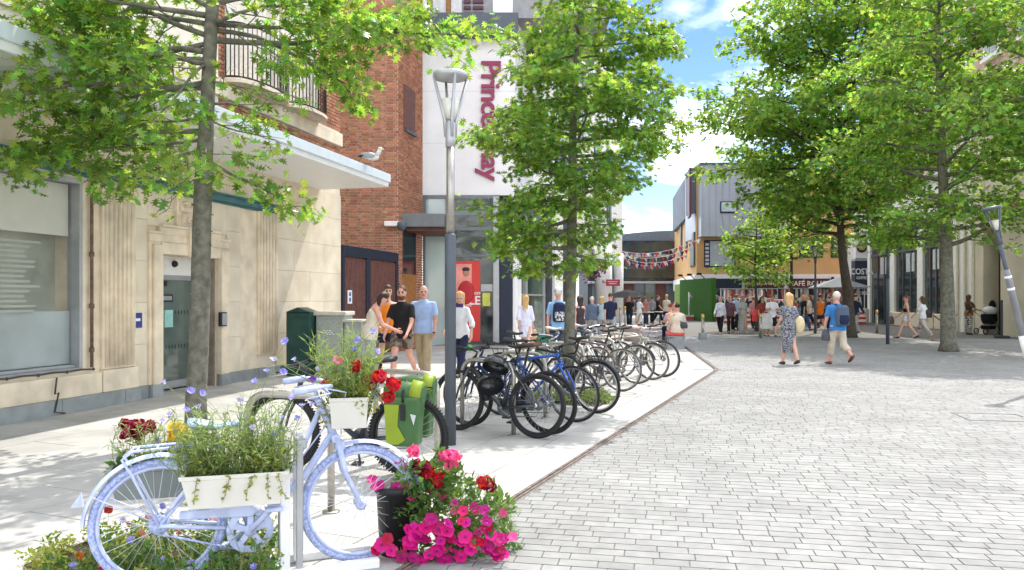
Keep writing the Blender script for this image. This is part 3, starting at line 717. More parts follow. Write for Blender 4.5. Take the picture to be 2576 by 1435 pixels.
fb('arcade_head', WS, a, e, 2.9, 3.3, -1.2, -.4, mat('grey steel band', (.35, .34, .33), .6), wb); fb('arcade_upstand', WS, a, e, 3.3, 4.2, -1.4, -.3, white_render, wb)
fb('arcade_door', WS, a+1, e-1, 0, 2.9, -2.0, -1.9, mat('plum door', (.10, .035, .045), .5), wb)
x = MB(); q = XY(1518, 40); x.lathe([(.45, 0), (.45, 4.3)], 20, q); x.build('round_column', white_render, wb)
q = XY(1556, 47); x = MB(); x.lathe([(.3, 0), (.3, 4.3)], 16, q); x.build('round_column', white_render, wb)
sg = thing('red_sign', 'small red projecting sign on the white column', 'sign', PX(1542, 712, 39)); q = PX(1542, 711, 39)
x = MB(); x.obox(q, (.72, 0, 0), (0, .06, 0), (0, 0, .34)); x.build('panel', mat('crimson panel', (.45, .03, .06), .4), sg, .01)
x = MB(); x.obox(q+Vector((-.42, 0, 0)), (.14, 0, 0), (0, .04, 0), (0, 0, .05)); x.build('arm', grey_steel, sg)
x = MB(); [x.obox(q+Vector((-.02, -.033, .05-.1*i)), (.5-.1*i, 0, 0), (0, .006, 0), (0, 0, .03)) for i in range(2)]; x.build('print', letter_white, sg)
# ================================================================== dark glazed building at the end of the street
DG = Plane(XY(1555, 75), (1, 0)); dg_ = thing('glazed_building', 'dark glass and brick building closing the end of the street', 'building', XY(1630, 75))
wdt = DG.s_at(1725)
fb('body', DG, -3, wdt, 0, 7.4, -10, 0, mat('dark brick mass', (.035, .04, .05), .7, var=.4, ns=.6), dg_)
for z in (3.0, 5.6): fb('floor_slab', DG, -3, wdt, z, z+.22, -.3, 1.0, light_steel, dg_)
rg = random.Random(5)
for fl, (z0, z1) in enumerate(((.1, 3.0), (3.3, 5.6), (5.9, 7.3))):
    s = -2.6; i = 0
    while s < wdt-.3:
        mm = mat('blue glazing', (.06, .09, .11), .08, var=.4, ns=.5, spec=.9) if rg.random() < .7 else (mat('russet panel', (.13, .05, .04), .7) if rg.random() < .5 else glass_green)
        wn = fb('window', DG, s, s+.95, z0, z1, .0, .06, mm, dg_); fb('mullion', DG, s+.95, s+1.05, z0, z1, .0, .16, slate_paint, wn); s += 1.05; i += 1
x = MB()
pts = [DG.pt(-3+(wdt+3)*i/12, 7.4+.8*math.sin(math.pi*(i/12)*.55), .3) for i in range(13)]; x.prism(pts+[DG.pt(wdt, 7.2, .3), DG.pt(-3, 7.2, .3)], (0, 8, 0)); x.build('curved_roof', mat('blue grey roof', (.14, .17, .21), .6), dg_)
for z in (4.4, 7.0):
    x = MB(); face_box(x, DG, -2.8, wdt, z-.9, z+.0, .95, .98); x.build('balcony_glass', glass_dark, dg_)
x = MB(); x.prism([(14, 130, 0), (34, 130, 0), (34, 130, 10.5), (28, 130, 11.4), (20, 130, 11), (14, 130, 9)], (0, 20, 0)); hb = x.build('far_roofs', slate_paint); setp(hb, 'distant dark rooftops behind the glazed building', 'building')
# ================================================================== ochre and zinc building
OF = Plane(XY(1752, 55), (1, .0)); OS = Plane(XY(1697, 74), XY(1752, 55)-XY(1697, 74)); LOS = (XY(1752, 55)-XY(1697, 74)).length
ob = thing('ochre_building', 'ochre rendered building with a grey zinc upper box and restaurant fronts', 'building', XY(1900, 55))
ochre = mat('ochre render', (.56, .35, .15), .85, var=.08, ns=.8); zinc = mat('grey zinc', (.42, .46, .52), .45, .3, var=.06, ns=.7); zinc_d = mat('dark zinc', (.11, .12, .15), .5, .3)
wO = OF.s_at(2200); zA = OF.uv(1800, 690)[1]; zB_ = OF.uv(1800, 597)[1]; zC = OF.uv(1800, 421)[1]; zW = OF.uv(1800, 713)[1]
x = MB(); x.prism([OF.pt(0, 0), OF.pt(wO, 0), OF.pt(wO, 0, -12), OS.pt(0, 0, 0)], (0, 0, zC-.4)); x.build('body', ochre, ob)
fb('white_band', OF, -.02, wO, zW-.35, zA, -.2, .12, white_render, ob); fb('white_band', OS, 0, LOS+.1, zW-.35, zA, -.2, .12, white_render, ob)
# zinc box with standing seams
x0, x1 = OF.s_at(1756), OF.s_at(1975)
fb('zinc_box', OF, x0, x1, zB_, zC, -4, .9, zinc, ob)
it = []; s = x0+.1
while s < x1: it.append((OF.pt(s, (zB_+zC)/2, .92), OF.t*.035, (0, 0, zC-zB_-.02), OF.n*.07)); s += .48
pieces('standing_seam', ob, it, zinc, .9)
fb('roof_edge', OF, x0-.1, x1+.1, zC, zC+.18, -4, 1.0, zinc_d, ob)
fb('zinc_roof', OF, x1, wO, zC-1.6, zC-.8, -8, .3, zinc, ob)
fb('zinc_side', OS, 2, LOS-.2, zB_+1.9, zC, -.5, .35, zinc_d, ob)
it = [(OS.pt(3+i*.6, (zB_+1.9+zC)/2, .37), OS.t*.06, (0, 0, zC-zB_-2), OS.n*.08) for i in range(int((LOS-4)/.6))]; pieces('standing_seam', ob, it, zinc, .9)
fb('plum_return', OS, LOS-1.4, LOS-.05, zB_+1.5, zC, .36, .5, lo, ob)
for a, b_, z0, z1 in ((LOS-7.5, LOS-6.2, 5.6, 8.4), (LOS-12, LOS-10.8, 5.2, 8.4), (LOS-3.5, LOS-.6, 3.9, 6.4)):
    wn = fb('window', OS, a, b_, z0, z1, -.1, .12, slate_paint, ob); fb('pane', OS, a+.12, b_-.12, z0+.1, z1-.1, .12, .14, mat('grey slat', (.22, .22, .20), .5), wn)
a0, a1 = OF.s_at(1803), OF.s_at(1841); z0, z1 = OF.uv(1800, 540)[1], OF.uv(1800, 511)[1]
wn = fb('window', OF, a0, a0+1.2, z0, z1, .9, .96, navy_frame, ob); fb('pane', OF, a0+.08, a0+1.12, z0+.12, z1-.06, .96, .97, mat('sky pane', (.50, .60, .66), .1, spec=.8), wn)
a0, a1 = OF.s_at(1771), OF.s_at(1850); z0, z1 = OF.uv(1800, 672)[1], OF.uv(1800, 604)[1]
wn = fb('window', OF, a0, a1, z0, z1, -.02, .06, navy_frame, ob); fb('pane', OF, a0+.42, a1-.1, z0+.08, z1-.08, .06, .08, zinc, wn)
x = MB(); [face_box(x, OF, a0+.08, a0+.34, z0+.15+i*.28, z0+.33+i*.28, .06, .075) for i in range(6)]; x.build('window_print', mat('pale print', (.5, .54, .56), .6), wn)
for dxw in (1905, 2010, 2090):
    a0 = OF.s_at(dxw); wn = fb('window', OF, a0, a0+1.7, zA+1.2, zA+2.6, -.02, .06, navy_frame, ob); fb('pane', OF, a0+.1, a0+1.6, zA+1.3, zA+2.5, .06, .08, glass_dark, wn)
sx = mat('sign plum', (.075, .02, .025), .5); cream_l = mat('cream lettering', (.78, .70, .55), .5)
for dx0, dx1, sign, tx, ts in ((1800, 1862, 'navy', '', 0), (1874, 1967, 'plum', 'PAINS \u00b7 BAR \u00c0 VIN \u00b7 CAF\u00c9', .23), (1984, 2082, 'plum', 'CAF\u00c9 ROUGE', .42), (2100, 2150, 'navy', '', 0)):
    a, b_ = OF.s_at(dx0), OF.s_at(dx1); zt_ = OF.uv(dx0, 701)[1]; zb_ = OF.uv(dx0, 724)[1]
    wn = fb('shopfront', OF, a, b_, 0, zb_, -.1, .14, glass_dark, ob)
    for i in range(5): s = a+(b_-a)*i/4; fb('mullion', OF, s-.05, s+.05, 0, zb_, .14, .2, slate_paint, wn)
    for i in range(2): s = a+(b_-a)*(.2+.45*i); fb('lit_pane', OF, s, s+.6, zb_-.8, zb_-.1, .14, .15, glass_pale, wn)  # two panes in the paler glazing colour
    sg = fb('sign_board', OF, a-.05, b_+.05, zb_, zt_, .1, .26, sx if sign == 'plum' else navy_frame, ob)
    if tx: text('lettering', tx, ts*1.18, OF.pt((a+b_)/2, zb_+(.14 if ts > .3 else .20), .262), (R_(90), 0, 0), cream_l, sg, .01, 'CENTER', bold=True)
for dx in (1870, 1975, 2091):
    q = OF.pt(OF.s_at(dx), OF.uv(dx, 705)[1], .25); x = MB(); x.lathe([(.05, .25), (.12, .15), (.14, -.1), (.05, -.18)], 10, q); x.build('wall_lantern', black_metal, ob)
# ================================================================== stone building with coffee shop on the right
gA, gB = GR(2155, 809), GR(2400, 832)
CG = Plane(gA, gB-gA); cg = thing('coffee_shop_building', 'pale stone building with coffee shop windows on the right', 'building', gA)
LG_ = CG.s_at(2640); cs = CG.s_at
zf0 = CG.uv(2170, 592)[1]; zf1 = zf0+1.9
sto = mat('warm stone', (.70, .61, .48), .85, var=.10, ns=.9, bump=.2); sto2 = mat('white stone', (.82, .80, .74), .8, var=.06)
fb('core', CG, -.2, LG_, 0, 22, -9, -.6, mat('pale brick', (.50, .34, .26), .9, var=.15, ns=3), cg)
fb('fascia', CG, -.3, cs(2400), zf0, zf1, -.7, .15, sto2, cg, .03); fb('cornice', CG, -.3, cs(2400), zf1, zf1+.25, -.7, .4, sto2, cg, .03)
fb('stone_base', CG, 0, cs(2186), 0, .9, -.6, .08, sto, cg, .03)
fb('stone_base', CG, cs(2241), cs(2390), 0, .75, -.6, .15, sto, cg, .03)
for a, b_ in ((2134, 2151), (2181, 2190), (2240, 2251), (2309, 2323), (2368, 2400)): fb('stone_pier', CG, cs(a), cs(b_), 0, zf0, -.6, .05, sto2, cg, .02)
for a, b_, z0, mm in ((2151, 2181, .9, mat('navy vinyl', (.03, .035, .06), .35)), (2190, 2240, .02, glass_dark), (2251, 2309, .75, glass_dark), (2323, 2368, .75, glass_dark)):
    wn = fb('shop_window', CG, cs(a), cs(b_), z0, zf0, -.16, -.08, mm, cg); s0, s1 = cs(a), cs(b_)
    if a != 2151:
        fb('transom', CG, s0, s1, zf0-1.5, zf0-1.35, -.09, -.02, slate_paint, wn)
        for i in range(1, 3): s = s0+(s1-s0)*i/3; fb('mullion', CG, s-.05, s+.05, z0, zf0, -.09, -.03, slate_paint, wn)
        fb('reflection_panel', CG, s0+(s1-s0)*.45, s0+(s1-s0)*.8, zf0-2.6, zf0-1.6, -.09, -.07, mat('pale interior sign', (.55, .56, .55), .4), wn)  # plain pale panel over part of the glazing
    else: cw = wn
rotg = CG.rot
CW = Plane(XY(2150, 45.0), (1, 0)); cw_ = lambda dx, dy: CW.uv(dx, dy)
b0_, b1_ = cw_(2151, 0)[0], cw_(2182, 0)[0]; zb0 = .9; zb1 = cw_(2151, 656)[1]
bay = fb('corner_window', CW, b0_, b1_, zb0, zb1, -.5, 0, mat('navy vinyl', (.03, .035, .06), .35), cg)
fb('corner_base', CW, b0_-.1, b1_+.1, 0, zb0, -.5, .04, sto, cg, .03); fb('window_head', CW, b0_, b1_, zb1, zb1+.12, -.5, .03, light_steel, bay)
for tx, dy, sz in (('COSTA', 690, .50), ('COFFEE', 702, .22), ('BITE INTO', 727, .27), ('THE BEST', 741, .27)):
    text('lettering', tx, sz, CW.pt((b0_+b1_)/2+.03, cw_(2151, dy)[1], .008), (R_(90), 0, 0), letter_white, bay, .006, 'CENTER', bold=True, sx=.82)
x = MB(); x.tube([CW.pt(b0_+.30, .95, .02), CW.pt(b0_+.30, 1.35, .02), CW.pt(b0_+.30, 1.42, .02), CW.pt(b0_+.30, 1.6, .02)], [.09, .09, .05, .045], 10, flat=.3); x.build('bottle_print', letter_white, bay)
sg = thing('round_coffee_sign', 'white square sign board with a round maroon coffee logo', 'sign', CW.pt(.3, 0))
z0, z1 = zb1+.14, cw_(2151, 600)[1]; fb('board', CW, b0_, b1_, z0, z1, -.2, .06, white_paint, sg, .02)
x = MB(); cc_ = CW.pt((b0_+b1_)/2, (z0+z1)/2+.05, .06); rr = (b1_-b0_)*.42; x.lathe([(rr, 0), (rr, .03)], 28, cc_, CW.n); d0 = x.build('disc', mat('coffee maroon', (.16, .01, .04), .4), sg)
text('lettering', 'COSTA', rr*.5, cc_+CW.n*.034+Vector((0, 0, -.02)), (R_(90), 0, 0), letter_white, d0, .004, 'CENTER', bold=True)
text('lettering', 'COFFEE', rr*.3, cc_+CW.n*.034+Vector((0, 0, -rr*.42)), (R_(90), 0, 0), letter_white, d0, .004, 'CENTER', bold=True)
# plain stone bays nearer the camera
s0 = cs(2400); fb('stone_bay', CG, s0, cs(2493), 0, 9, -.6, .3, sto, cg); fb('stone_bay', CG, cs(2537), LG_, 0, 9, -.6, .3, sto, cg); fb('bay_head', CG, cs(2493), cs(2537), 4.4, 9, -.6, .25, sto, cg)
for dx in (2406, 2422, 2441, 2462): fb('stone_rib', CG, cs(dx), cs(dx+8), 0, 9, .3, .42, sto2, cg, .02)
fb('dark_doorway', CG, cs(2493), cs(2537), 0, 4.4, -.5, -.3, navy_frame, cg)
fb('upper_cornice', CG, s0, LG_, 9, 9.4, -.6, .6, sto2, cg)
for i in range(9):
    for j in range(3):
        a = cs(2170)+i*3.0; z = zf1+1.2+j*3.4
        if a > LG_-2 or (a > s0-1.5 and z < 9): continue
        wn = fb('window', CG, a, a+1.3, z, z+2.2, -.62, -.5, white_paint, cg); fb('pane', CG, a+.1, a+.6, z+.1, z+2.1, -.5, -.48, glass_dark, wn); fb('pane', CG, a+.7, a+1.2, z+.1, z+2.1, -.5, -.48, glass_dark, wn); fb('sill', CG, a-.1, a+1.4, z-.15, z, -.62, -.4, sto2, wn)
a, z = CG.uv(2539, 537, .32); z1 = CG.uv(2539, 510, .32)[1]; sg = thing('orange_sign', 'orange shop sign at the right edge above the doorway', 'sign', CG.pt(a, 0, .3))
fb('board', CG, a, LG_, z, z1, .3, .45, mat('orange board', (.75, .16, .03), .4), sg, .02); text('lettering', 'apo', .52, CG.pt(a+.55, z+.12, .452), (R_(90), 0, rotg), maroon_m, sg, .01, bold=True)
# ================================================================== trees
def leaf_outline(kind):
    if kind == 'oak':
        half = [(.0, 0), (.05, .18), (.34, .16), (.10, .34), (.46, .50), (.12, .56), (.33, .80), (.08, .76)]
    elif kind == 'mid':
        half = [(0, 0), (.30, .22), (.14, .40), (.38, .60), (.10, .74)]
    else:
        half = [(0, 0), (.30 if kind == 'dia' else .07, .40)]
    pts = half+[(0, 1.0)]+[(-x, y) for x, y in half[:0:-1]]
    return np.array(pts, float)
def scatter_leaves(name, pos, out, size, kind, m, rs, parent, tilt=.55, droop=.25):
    """pos (k,3) leaf bases, out (k,3) directions they point"""
    k = len(pos); T = leaf_outline(kind)
    sz = size*rs.uniform(.65, 1.2, k)
    d = out+rs.normal(0, .55, (k, 3)); d[:, 2] -= droop; d /= np.linalg.norm(d, axis=1)[:, None]
    n = rs.normal(0, tilt, (k, 3)); n[:, 2] += 1; n -= d*(n*d).sum(1)[:, None]; n /= np.linalg.norm(n, axis=1)[:, None]
    b = np.cross(d, n)
    bend = rs.uniform(-.25, .12, k)
    x = T[None, :, 0]*sz[:, None]; y = T[None, :, 1]*sz[:, None]; z = (bend[:, None]*T[None, :, 1]**2+.22*np.abs(T[None, :, 0]))*sz[:, None]
    V = pos[:, None]+x[..., None]*b[:, None]+y[..., None]*d[:, None]+z[..., None]*n[:, None]
    Fc = np.arange(k*len(T)).reshape(k, len(T))
    o = link(name, npmesh(name, V.reshape(-1, 3), [Fc], m), parent, True); o['kind'] = 'stuff'; return o
class Tree:
    def __init__(s, seed): s.rg = random.Random(seed); s.rs = np.random.RandomState(seed); s.w = MB(); s.pos = []; s.out = []
    def poly(s, p0, d, L, n, droop, wob):
        pts = [Vector(p0)]; d = Vector(d).normalized()
        for i in range(n):
            d = (d+Vector((s.rg.gauss(0, wob), s.rg.gauss(0, wob), s.rg.gauss(0, wob)-droop))).normalized(); pts.append(pts[-1]+d*L/n)
        return pts
    def at(s, pts, t):
        f = t*(len(pts)-1); i = min(int(f), len(pts)-2); return pts[i].lerp(pts[i+1], f-i), (pts[i+1]-pts[i]).normalized()
    def limb(s, p0, d, L, r, dens, tw=.45, step=.2, leaf0=.25, droop=.02, fl=.25, spread=.10, twig_n=3):
        rg = s.rg; pts = s.poly(p0, d, L, 7, droop, .09)
        s.w.tube(pts, [r*(1-.85*i/7) for i in range(8)], 6)
        n = max(2, int(L/step)); side = 1
        for i in range(n):
            t = .15+.85*(i+rg.random()*.7)/n; t = min(t, 1)
            q, dr = s.at(pts, t); side = -side
            a = Vector((-dr.y, dr.x, 0))*side; l2 = tw*L*(1.05-.65*t)*rg.uniform(.6, 1.2)+.12
            d2 = (dr*.75+a*rg.uniform(.5, 1.1)+Vector((0, 0, rg.gauss(.05, fl)))).normalized()
            tp = s.poly(q, d2, l2, 3, .05, .14); s.w.tube(tp, [r*.28*(1-.6*t)+.002, r*.2*(1-.6*t)+.002, .003, .002], 4)
            for j in range(twig_n):
                tt = rg.uniform(.35, 1); q2, e2 = s.at(tp, tt); sd = rg.choice((-1, 1)); l3 = l2*rg.uniform(.3, .55)
                e3 = (e2*.6+Vector((-e2.y, e2.x, 0))*sd*.8+Vector((0, 0, rg.gauss(0, .3)))).normalized(); tp2 = s.poly(q2, e3, l3, 2, .06, .1)
                s.w.tube(tp2, [.004, .003, .0015], 3)
                s.leaves(tp2, e3, int(dens*l3*.8)+1, spread, .0)
            if t > leaf0: s.leaves(tp, d2, int(dens*l2)+1, spread, .25)
        s.leaves(pts, Vector(d), int(dens*L*.25), spread, .7)
        return pts
    def leaves(s, tp, d, k, spread, t0):
        for _ in range(k):
            t = t0+(1-t0)*s.rg.random()**.8; q, e = s.at(tp, min(t, .999))
            s.pos.append((q.x+s.rg.gauss(0, spread), q.y+s.rg.gauss(0, spread), q.z+s.rg.gauss(0, spread*.6))); s.out.append((e.x, e.y, e.z))
    def finish(s, root, lsize, kind, lm, bm_, tilt=.55):
        s.w.build('trunk', bm_, root, fix=False)
        return scatter_leaves('crown', np.array(s.pos), np.array(s.out), lsize, kind, lm, s.rs, root, tilt)
# --- near oak on the left, its limbs set out as in the picture
b1 = XY(494, 8.0); t1 = thing('oak_tree', 'oak tree with lobed leaves in front of the stone doorway', 'tree', b1, group='street oaks')
T = Tree(21)
def trunk_pts(b, pts): return [Vector((b.x, b.y, -.03))]+[PX(dx, dy, b.y) for dx, dy in pts]
tp1 = trunk_pts(b1, [(493, 1000), (500, 880), (505, 700), (508, 560), (512, 450), (520, 300), (527, 150), (535, 0), (545, -250), (550, -520)])
T.w.tube(tp1, [.125, .105, .1, .098, .094, .09, .074, .07, .066, .05, .02], 12)
for i in range(70):                                  # bark scars
    q, e = T.at(tp1[:6], T.rg.random()); g = T.rg.uniform(0, 6.28); v = Vector((math.cos(g), math.sin(g), 0)); T.w.ell(q+v*.097, (.02, .02, .007), 6, 4)
def L1(dx, dy, ex, ey, dY, r, dens=26, **k):
    dens *= 1.02
    p = PX(dx, dy, b1.y); e = PX(ex, ey, b1.y+dY); d = e-p; return T.limb(p, d, d.length, r, dens, **k)
L1(515, 400, 760, 520, .3, .022, 34, tw=.38); L1(512, 210, 10, 215, -.5, .035, 30, tw=.36); L1(515, 330, 60, 330, .6, .03, 36, tw=.4); L1(512, 380, 260, 400, -.6, .022, 40, tw=.4)
L1(520, 100, 1180, 190, .2, .036, 46, leaf0=.3, tw=.30, droop=.0); L1(520, 75, 940, 90, .5, .03, 44, tw=.36, leaf0=.35); L1(528, 60, 780, -60, -.3, .03, 40)
L1(520, 130, 130, 60, .5, .035, 42, tw=.45); L1(525, 40, 90, -60, -.7, .035, 42, tw=.45); L1(520, 160, 240, 120, -.9, .03, 42, tw=.45); L1(530, 20, 330, -150, .9, .03, 34)
L1(516, 300, 330, 300, .9, .02, 38); L1(516, 260, 720, 300, .9, .018, 15, tw=.5); L1(518, 200, 700, 260, -.3, .014, 14, tw=.5); L1(514, 300, 720, 345, .5, .013, 5, tw=.4); L1(520, 160, 420, 230, -1.1, .02, 34); L1(513, 430, 430, 520, .3, .008, 3)
L1(515, 370, 560, 430, -.9, .014, 36, tw=.5); L1(520, 220, 120, 280, .1, .03, 34, tw=.4); L1(520, 110, 40, 140, .9, .03, 34, tw=.4)
L1(514, 350, 150, 370, .3, .022, 40, tw=.42); L1(520, 60, 250, 20, .2, .03, 44, tw=.45); L1(522, 90, 60, 20, .3, .03, 44, tw=.42); L1(518, 150, 60, 120, 0, .028, 40, tw=.42); L1(524, 60, 1050, 110, .5, .03, 40, leaf0=.4, tw=.28)
for zt_, ex, dY in ((-80, 900, .8), (-140, 200, -.5), (-160, 820, -.8), (-200, 380, 1.2), (-260, 760, .3), (-300, 300, -.4), (-380, 560, .9)): L1(540, zt_+90, ex, zt_, dY, .025, 22)
T.finish(t1, .132, 'oak', leaf_near, bark)
# --- oak among the parked bicycles
b2 = XY(1427, 11.2); t2 = thing('oak_tree', 'conical young oak standing among the parked bicycles', 'tree', b2, group='street oaks')
T = Tree(5)
tp = trunk_pts(b2, [(1432, 850), (1438, 680), (1440, 500), (1441, 330), (1450, 150), (1462, 0), (1470, -140)])
T.w.tube(tp, [.095, .08, .075, .066, .055, .043, .03, .012], 10)
rg = T.rg
zs_ = 1.98; az = 0
ZP = [1.9, 2.08, 2.6, 3.25, 3.84, 4.42, 5.0, 5.6, 6.35, 6.8]; LP_ = [.8, 1.17, 1.65, 1.10, 1.72, 1.15, .95, .76, .5, .2]; RP_ = [.5, .7, .98, 1.25, 1.72, 1.78, 1.65, 1.0, .55, .2]
while zs_ < 6.6:
    az += 2.4+rg.uniform(-.4, .4); f = (zs_-1.9)/4.7
    l_, r_ = np.interp(zs_, ZP, LP_), np.interp(zs_, ZP, RP_); R0 = (l_+(r_-l_)*(1+math.cos(az))/2)*rg.uniform(.72, 1.02)
    q, e = T.at(tp, min(.99, (zs_+.03)/(tp[-1].z+.03)))
    T.limb(q, (math.cos(az), math.sin(az), .12 if zs_ > 2.6 else -.10), R0*.95, .03*(1-f)+.008, 60, tw=.42, step=.18, leaf0=.1, fl=.2, spread=.08)
    zs_ += .074
T.finish(t2, .115, 'oak', leaf_near, bark)
# --- large trees on the right
def big_tree(label, b, lean_pts, r0, z0, H, Rmax, prof, n, dens, lsize, seed, kind='mid', bm_=bark_dark, step=.30, spread=.16, lm=None, grp='large street trees', name='street_tree'):
    root = thing(name, label, 'tree', b, group=grp); T = Tree(seed); rg = T.rg
    tp = [Vector((b.x, b.y, -.03)), Vector((b.x, b.y, .25))]+[Vector((b.x+lx, b.y, z)) for lx, z in lean_pts]
    T.w.tube(tp, [r0*1.35, r0]+[r0*(.95-.85*(i+1)/len(lean_pts)) for i in range(len(lean_pts))], 12)
    az = rg.random()*6
    for i in range(n):
        f = (i+.5)/n; z = z0+(H-z0)*f; az += 2.4+rg.uniform(-.5, .5)
        R0 = Rmax*prof(f)*rg.uniform(.72, 1.12)
        k = 0
        while k < len(tp)-2 and tp[k+1].z < z: k += 1
        q = tp[k].lerp(tp[k+1], (z-tp[k].z)/(tp[k+1].z-tp[k].z) if tp[k+1].z > tp[k].z else 0)
        T.limb(q, (math.cos(az), math.sin(az), .16+.25*f), R0, r0*.30*(1-.7*f)+.006, dens, tw=.40, step=step, leaf0=.15, fl=.22, spread=spread)
    T.finish(root, lsize, kind, lm or leaf_far, bm_)
    return root
b3 = GR(2137, 849); b4 = GR(2386, 884)
big_tree('tallest dark-trunked tree left of the coffee shop', b3, [(-.08, 1.8), (-.28, 3.2), (-.45, 6), (-.3, 12), (0, 16)], .24, 3.9, 16.5, 5.5, lambda f: float(np.interp(f, [0, .13, .22, .45, .7, 1], [.55, .64, .95, .95, .6, .12])), 96, 15, .24, 31)
big_tree('grey-trunked tree nearest the coffee shop doorway', b4, [(-.05, 2.5), (-.2, 6), (-.3, 9), (-.2, 12.5)], .21, 2.9, 13, 3.6, lambda f: (1-f)**.6*min(1, .62+1.8*f)+.12, 66, 19, .19, 33, bm_=bark)
b5 = XY(2690, 19.5)
big_tree('tree at the right edge with pale sunlit leaves', b5, [(-.05, 2.5), (.1, 6), (0, 11)], .18, 5.0, 11.5, 3.1, lambda f: (1-f)**.6*min(1, .7+1.5*f)+.12, 34, 14, .19, 37, bm_=bark)
b6 = GR(1905, 833)
big_tree('small round-headed tree by the market stalls', b6, [(-.05, 1.5), (-.1, 3), (0, 5.2)], .10, 2.2, 5.6, 1.9, lambda f: (1-f)**.55*min(1, .75+1.4*f)+.1, 34, 17, .20, 41, step=.3, spread=.14, name='small_tree', grp='small trees by the market')
b7 = XY(1991, 40)
big_tree('slim dark-stemmed tree behind the market stalls', b7, [(0, 2), (0, 5), (.1, 9)], .13, 3.3, 9.5, 3.2, lambda f: (1-f)**.55*min(1, .6+1.6*f)+.1, 30, 11, .24, 43, step=.4, spread=.2, name='small_tree', grp='small trees by the market')
# soil and weeds at the oak among the bicycles
q = XY(1480, 10.7); pit = MB(); pit.obox((b2.x+.05, b2.y, .003), dd*1.2, dn*1.2, (0, 0, .012)); po_ = pit.build('tree_pit', soil_m); setp(po_, 'square planted soil pit round the oak among the bicycles', 'tree pit')
rs = np.random.RandomState(8); k = 1500
pos = np.stack([b2.x+.05+rs.uniform(-.55, .55, k), b2.y+rs.uniform(-.55, .55, k), rs.uniform(.01, .10, k)], 1)
wd = scatter_leaves('weeds', pos, np.tile([0, 0, .9], (k, 1))+rs.normal(0, .3, (k, 3)), .07, 'dia', leafmat('weed leaf', (.11, .16, .04), (.3, .4, .06)), rs, po_, .8, 0)
# ================================================================== lamp posts, bollards, cabinets, cycle stands
amber = mat('lamp bowl', (.62, .60, .52), .25, var=.05)
def lamp_post(label, b, k=1.0, tilt=(0, 0), grp='street lamps', dark=False):
    root = thing('street_lamp', label, 'street lamp', b, group=grp); root.rotation_euler = (tilt[0], tilt[1], 0)
    up = slate_paint if dark else stainless
    MB().lathe([(.057, 0), (.057, 2.12), (.052, 2.14)], 18).build('lower_post', slate_paint, root, world=False)
    MB().lathe([(.041, 2.12), (.041, 3.06)], 18).build('upper_post', up, root, world=False)
    MB().lathe([(.05, 3.02), (.052, 3.10), (.055, 3.26), (.03, 3.30)], 16).build('collar', light_steel if not dark else slate_paint, root, world=False)
    for i in range(4):
        a = R_(20+90*i); c, s_ = math.cos(a), math.sin(a); m = MB()
        m.tube([(.045*c, .045*s_, 3.12), (.06*c, .06*s_, 3.30), (.175*c, .175*s_, 3.73)], [.02, .018, .013], 6, flat=.5); m.build('arm', light_steel if not dark else slate_paint, root, world=False)
    MB().lathe([(.045, 3.30), (.075, 3.38), (.10, 3.50), (.085, 3.50)], 18).build('lamp_bowl', amber, root, world=False)
    m = MB(); m.lathe([(.10, 3.71), (.175, 3.72), (.18, 3.74), (.175, 3.77), (.05, 3.785)], 24); m.build('reflector_disc', light_steel if not dark else slate_paint, root, world=False)
    return root
lamp_post('nearest lamp post between the pannier bicycle and the parked bicycles', GR(1133, 1119))
lamp_post('lamp post in front of the coffee shop windows', GR(2233, 866), dark=True)
lamp_post('slim lamp post in front of the red restaurant signs', GR(2051, 839), dark=True)
lamp_post('leaning column with white collars at the right edge', XY(2604, 12.4), tilt=(0, R_(-13.5)), dark=True)
for o in [o for o in bpy.data.objects if o.get('label', '').startswith('leaning column')]:
    o['category'] = 'lamp column'; o.location = XY(2606, 12.0); o.scale = (.8, .8, .80)
    for z0, z1, r_ in ((.72, 1.16, .066), (2.32, 2.37, .065), (2.08, 2.13, .066)): MB().lathe([(r_, z0), (r_, z1)], 18).build('white_sleeve', white_paint, o, world=False)
    MB().lathe([(.058, .0), (.063, 2.2), (.05, 2.5)], 16).build('steel_tube', mat('dull steel tube', (.22, .225, .24), .5, .4), o, world=False)
gold = mat('gold cap', (.55, .36, .10), .35, .8)
def bollard(label, b, h=.92, base=False):
    r = thing('bollard', label, 'bollard', b, group='stainless bollards')
    MB().lathe([(.055, 0), (.055, h-.14)], 16).build('post', stainless, r, world=False)
    MB().lathe([(.058, h-.15), (.062, h-.13), (.062, h-.01), (.05, h)], 16).build('cap', gold, r, world=False)
    if base: MB().box((0, 0, .11), (.26, .26, .22)).build('base_block', plinth_m, r, .01, world=False)
bollard('stainless bollard on a square grey block near the bench', GR(1768, 852), base=True)
bollard('stainless bollard in front of the couple with a white bag', GR(1913, 850))
bollard('stainless bollard beside the lamp post at the coffee shop', GR(2206, 838), 1.0)
for i, dx in enumerate((1548, 1560, 1572)): bollard(['slim far bollard nearest the white column', 'middle one of three slim far bollards', 'slim far bollard nearest the glazed building'][i], XY(dx, 36+i), 1.1)
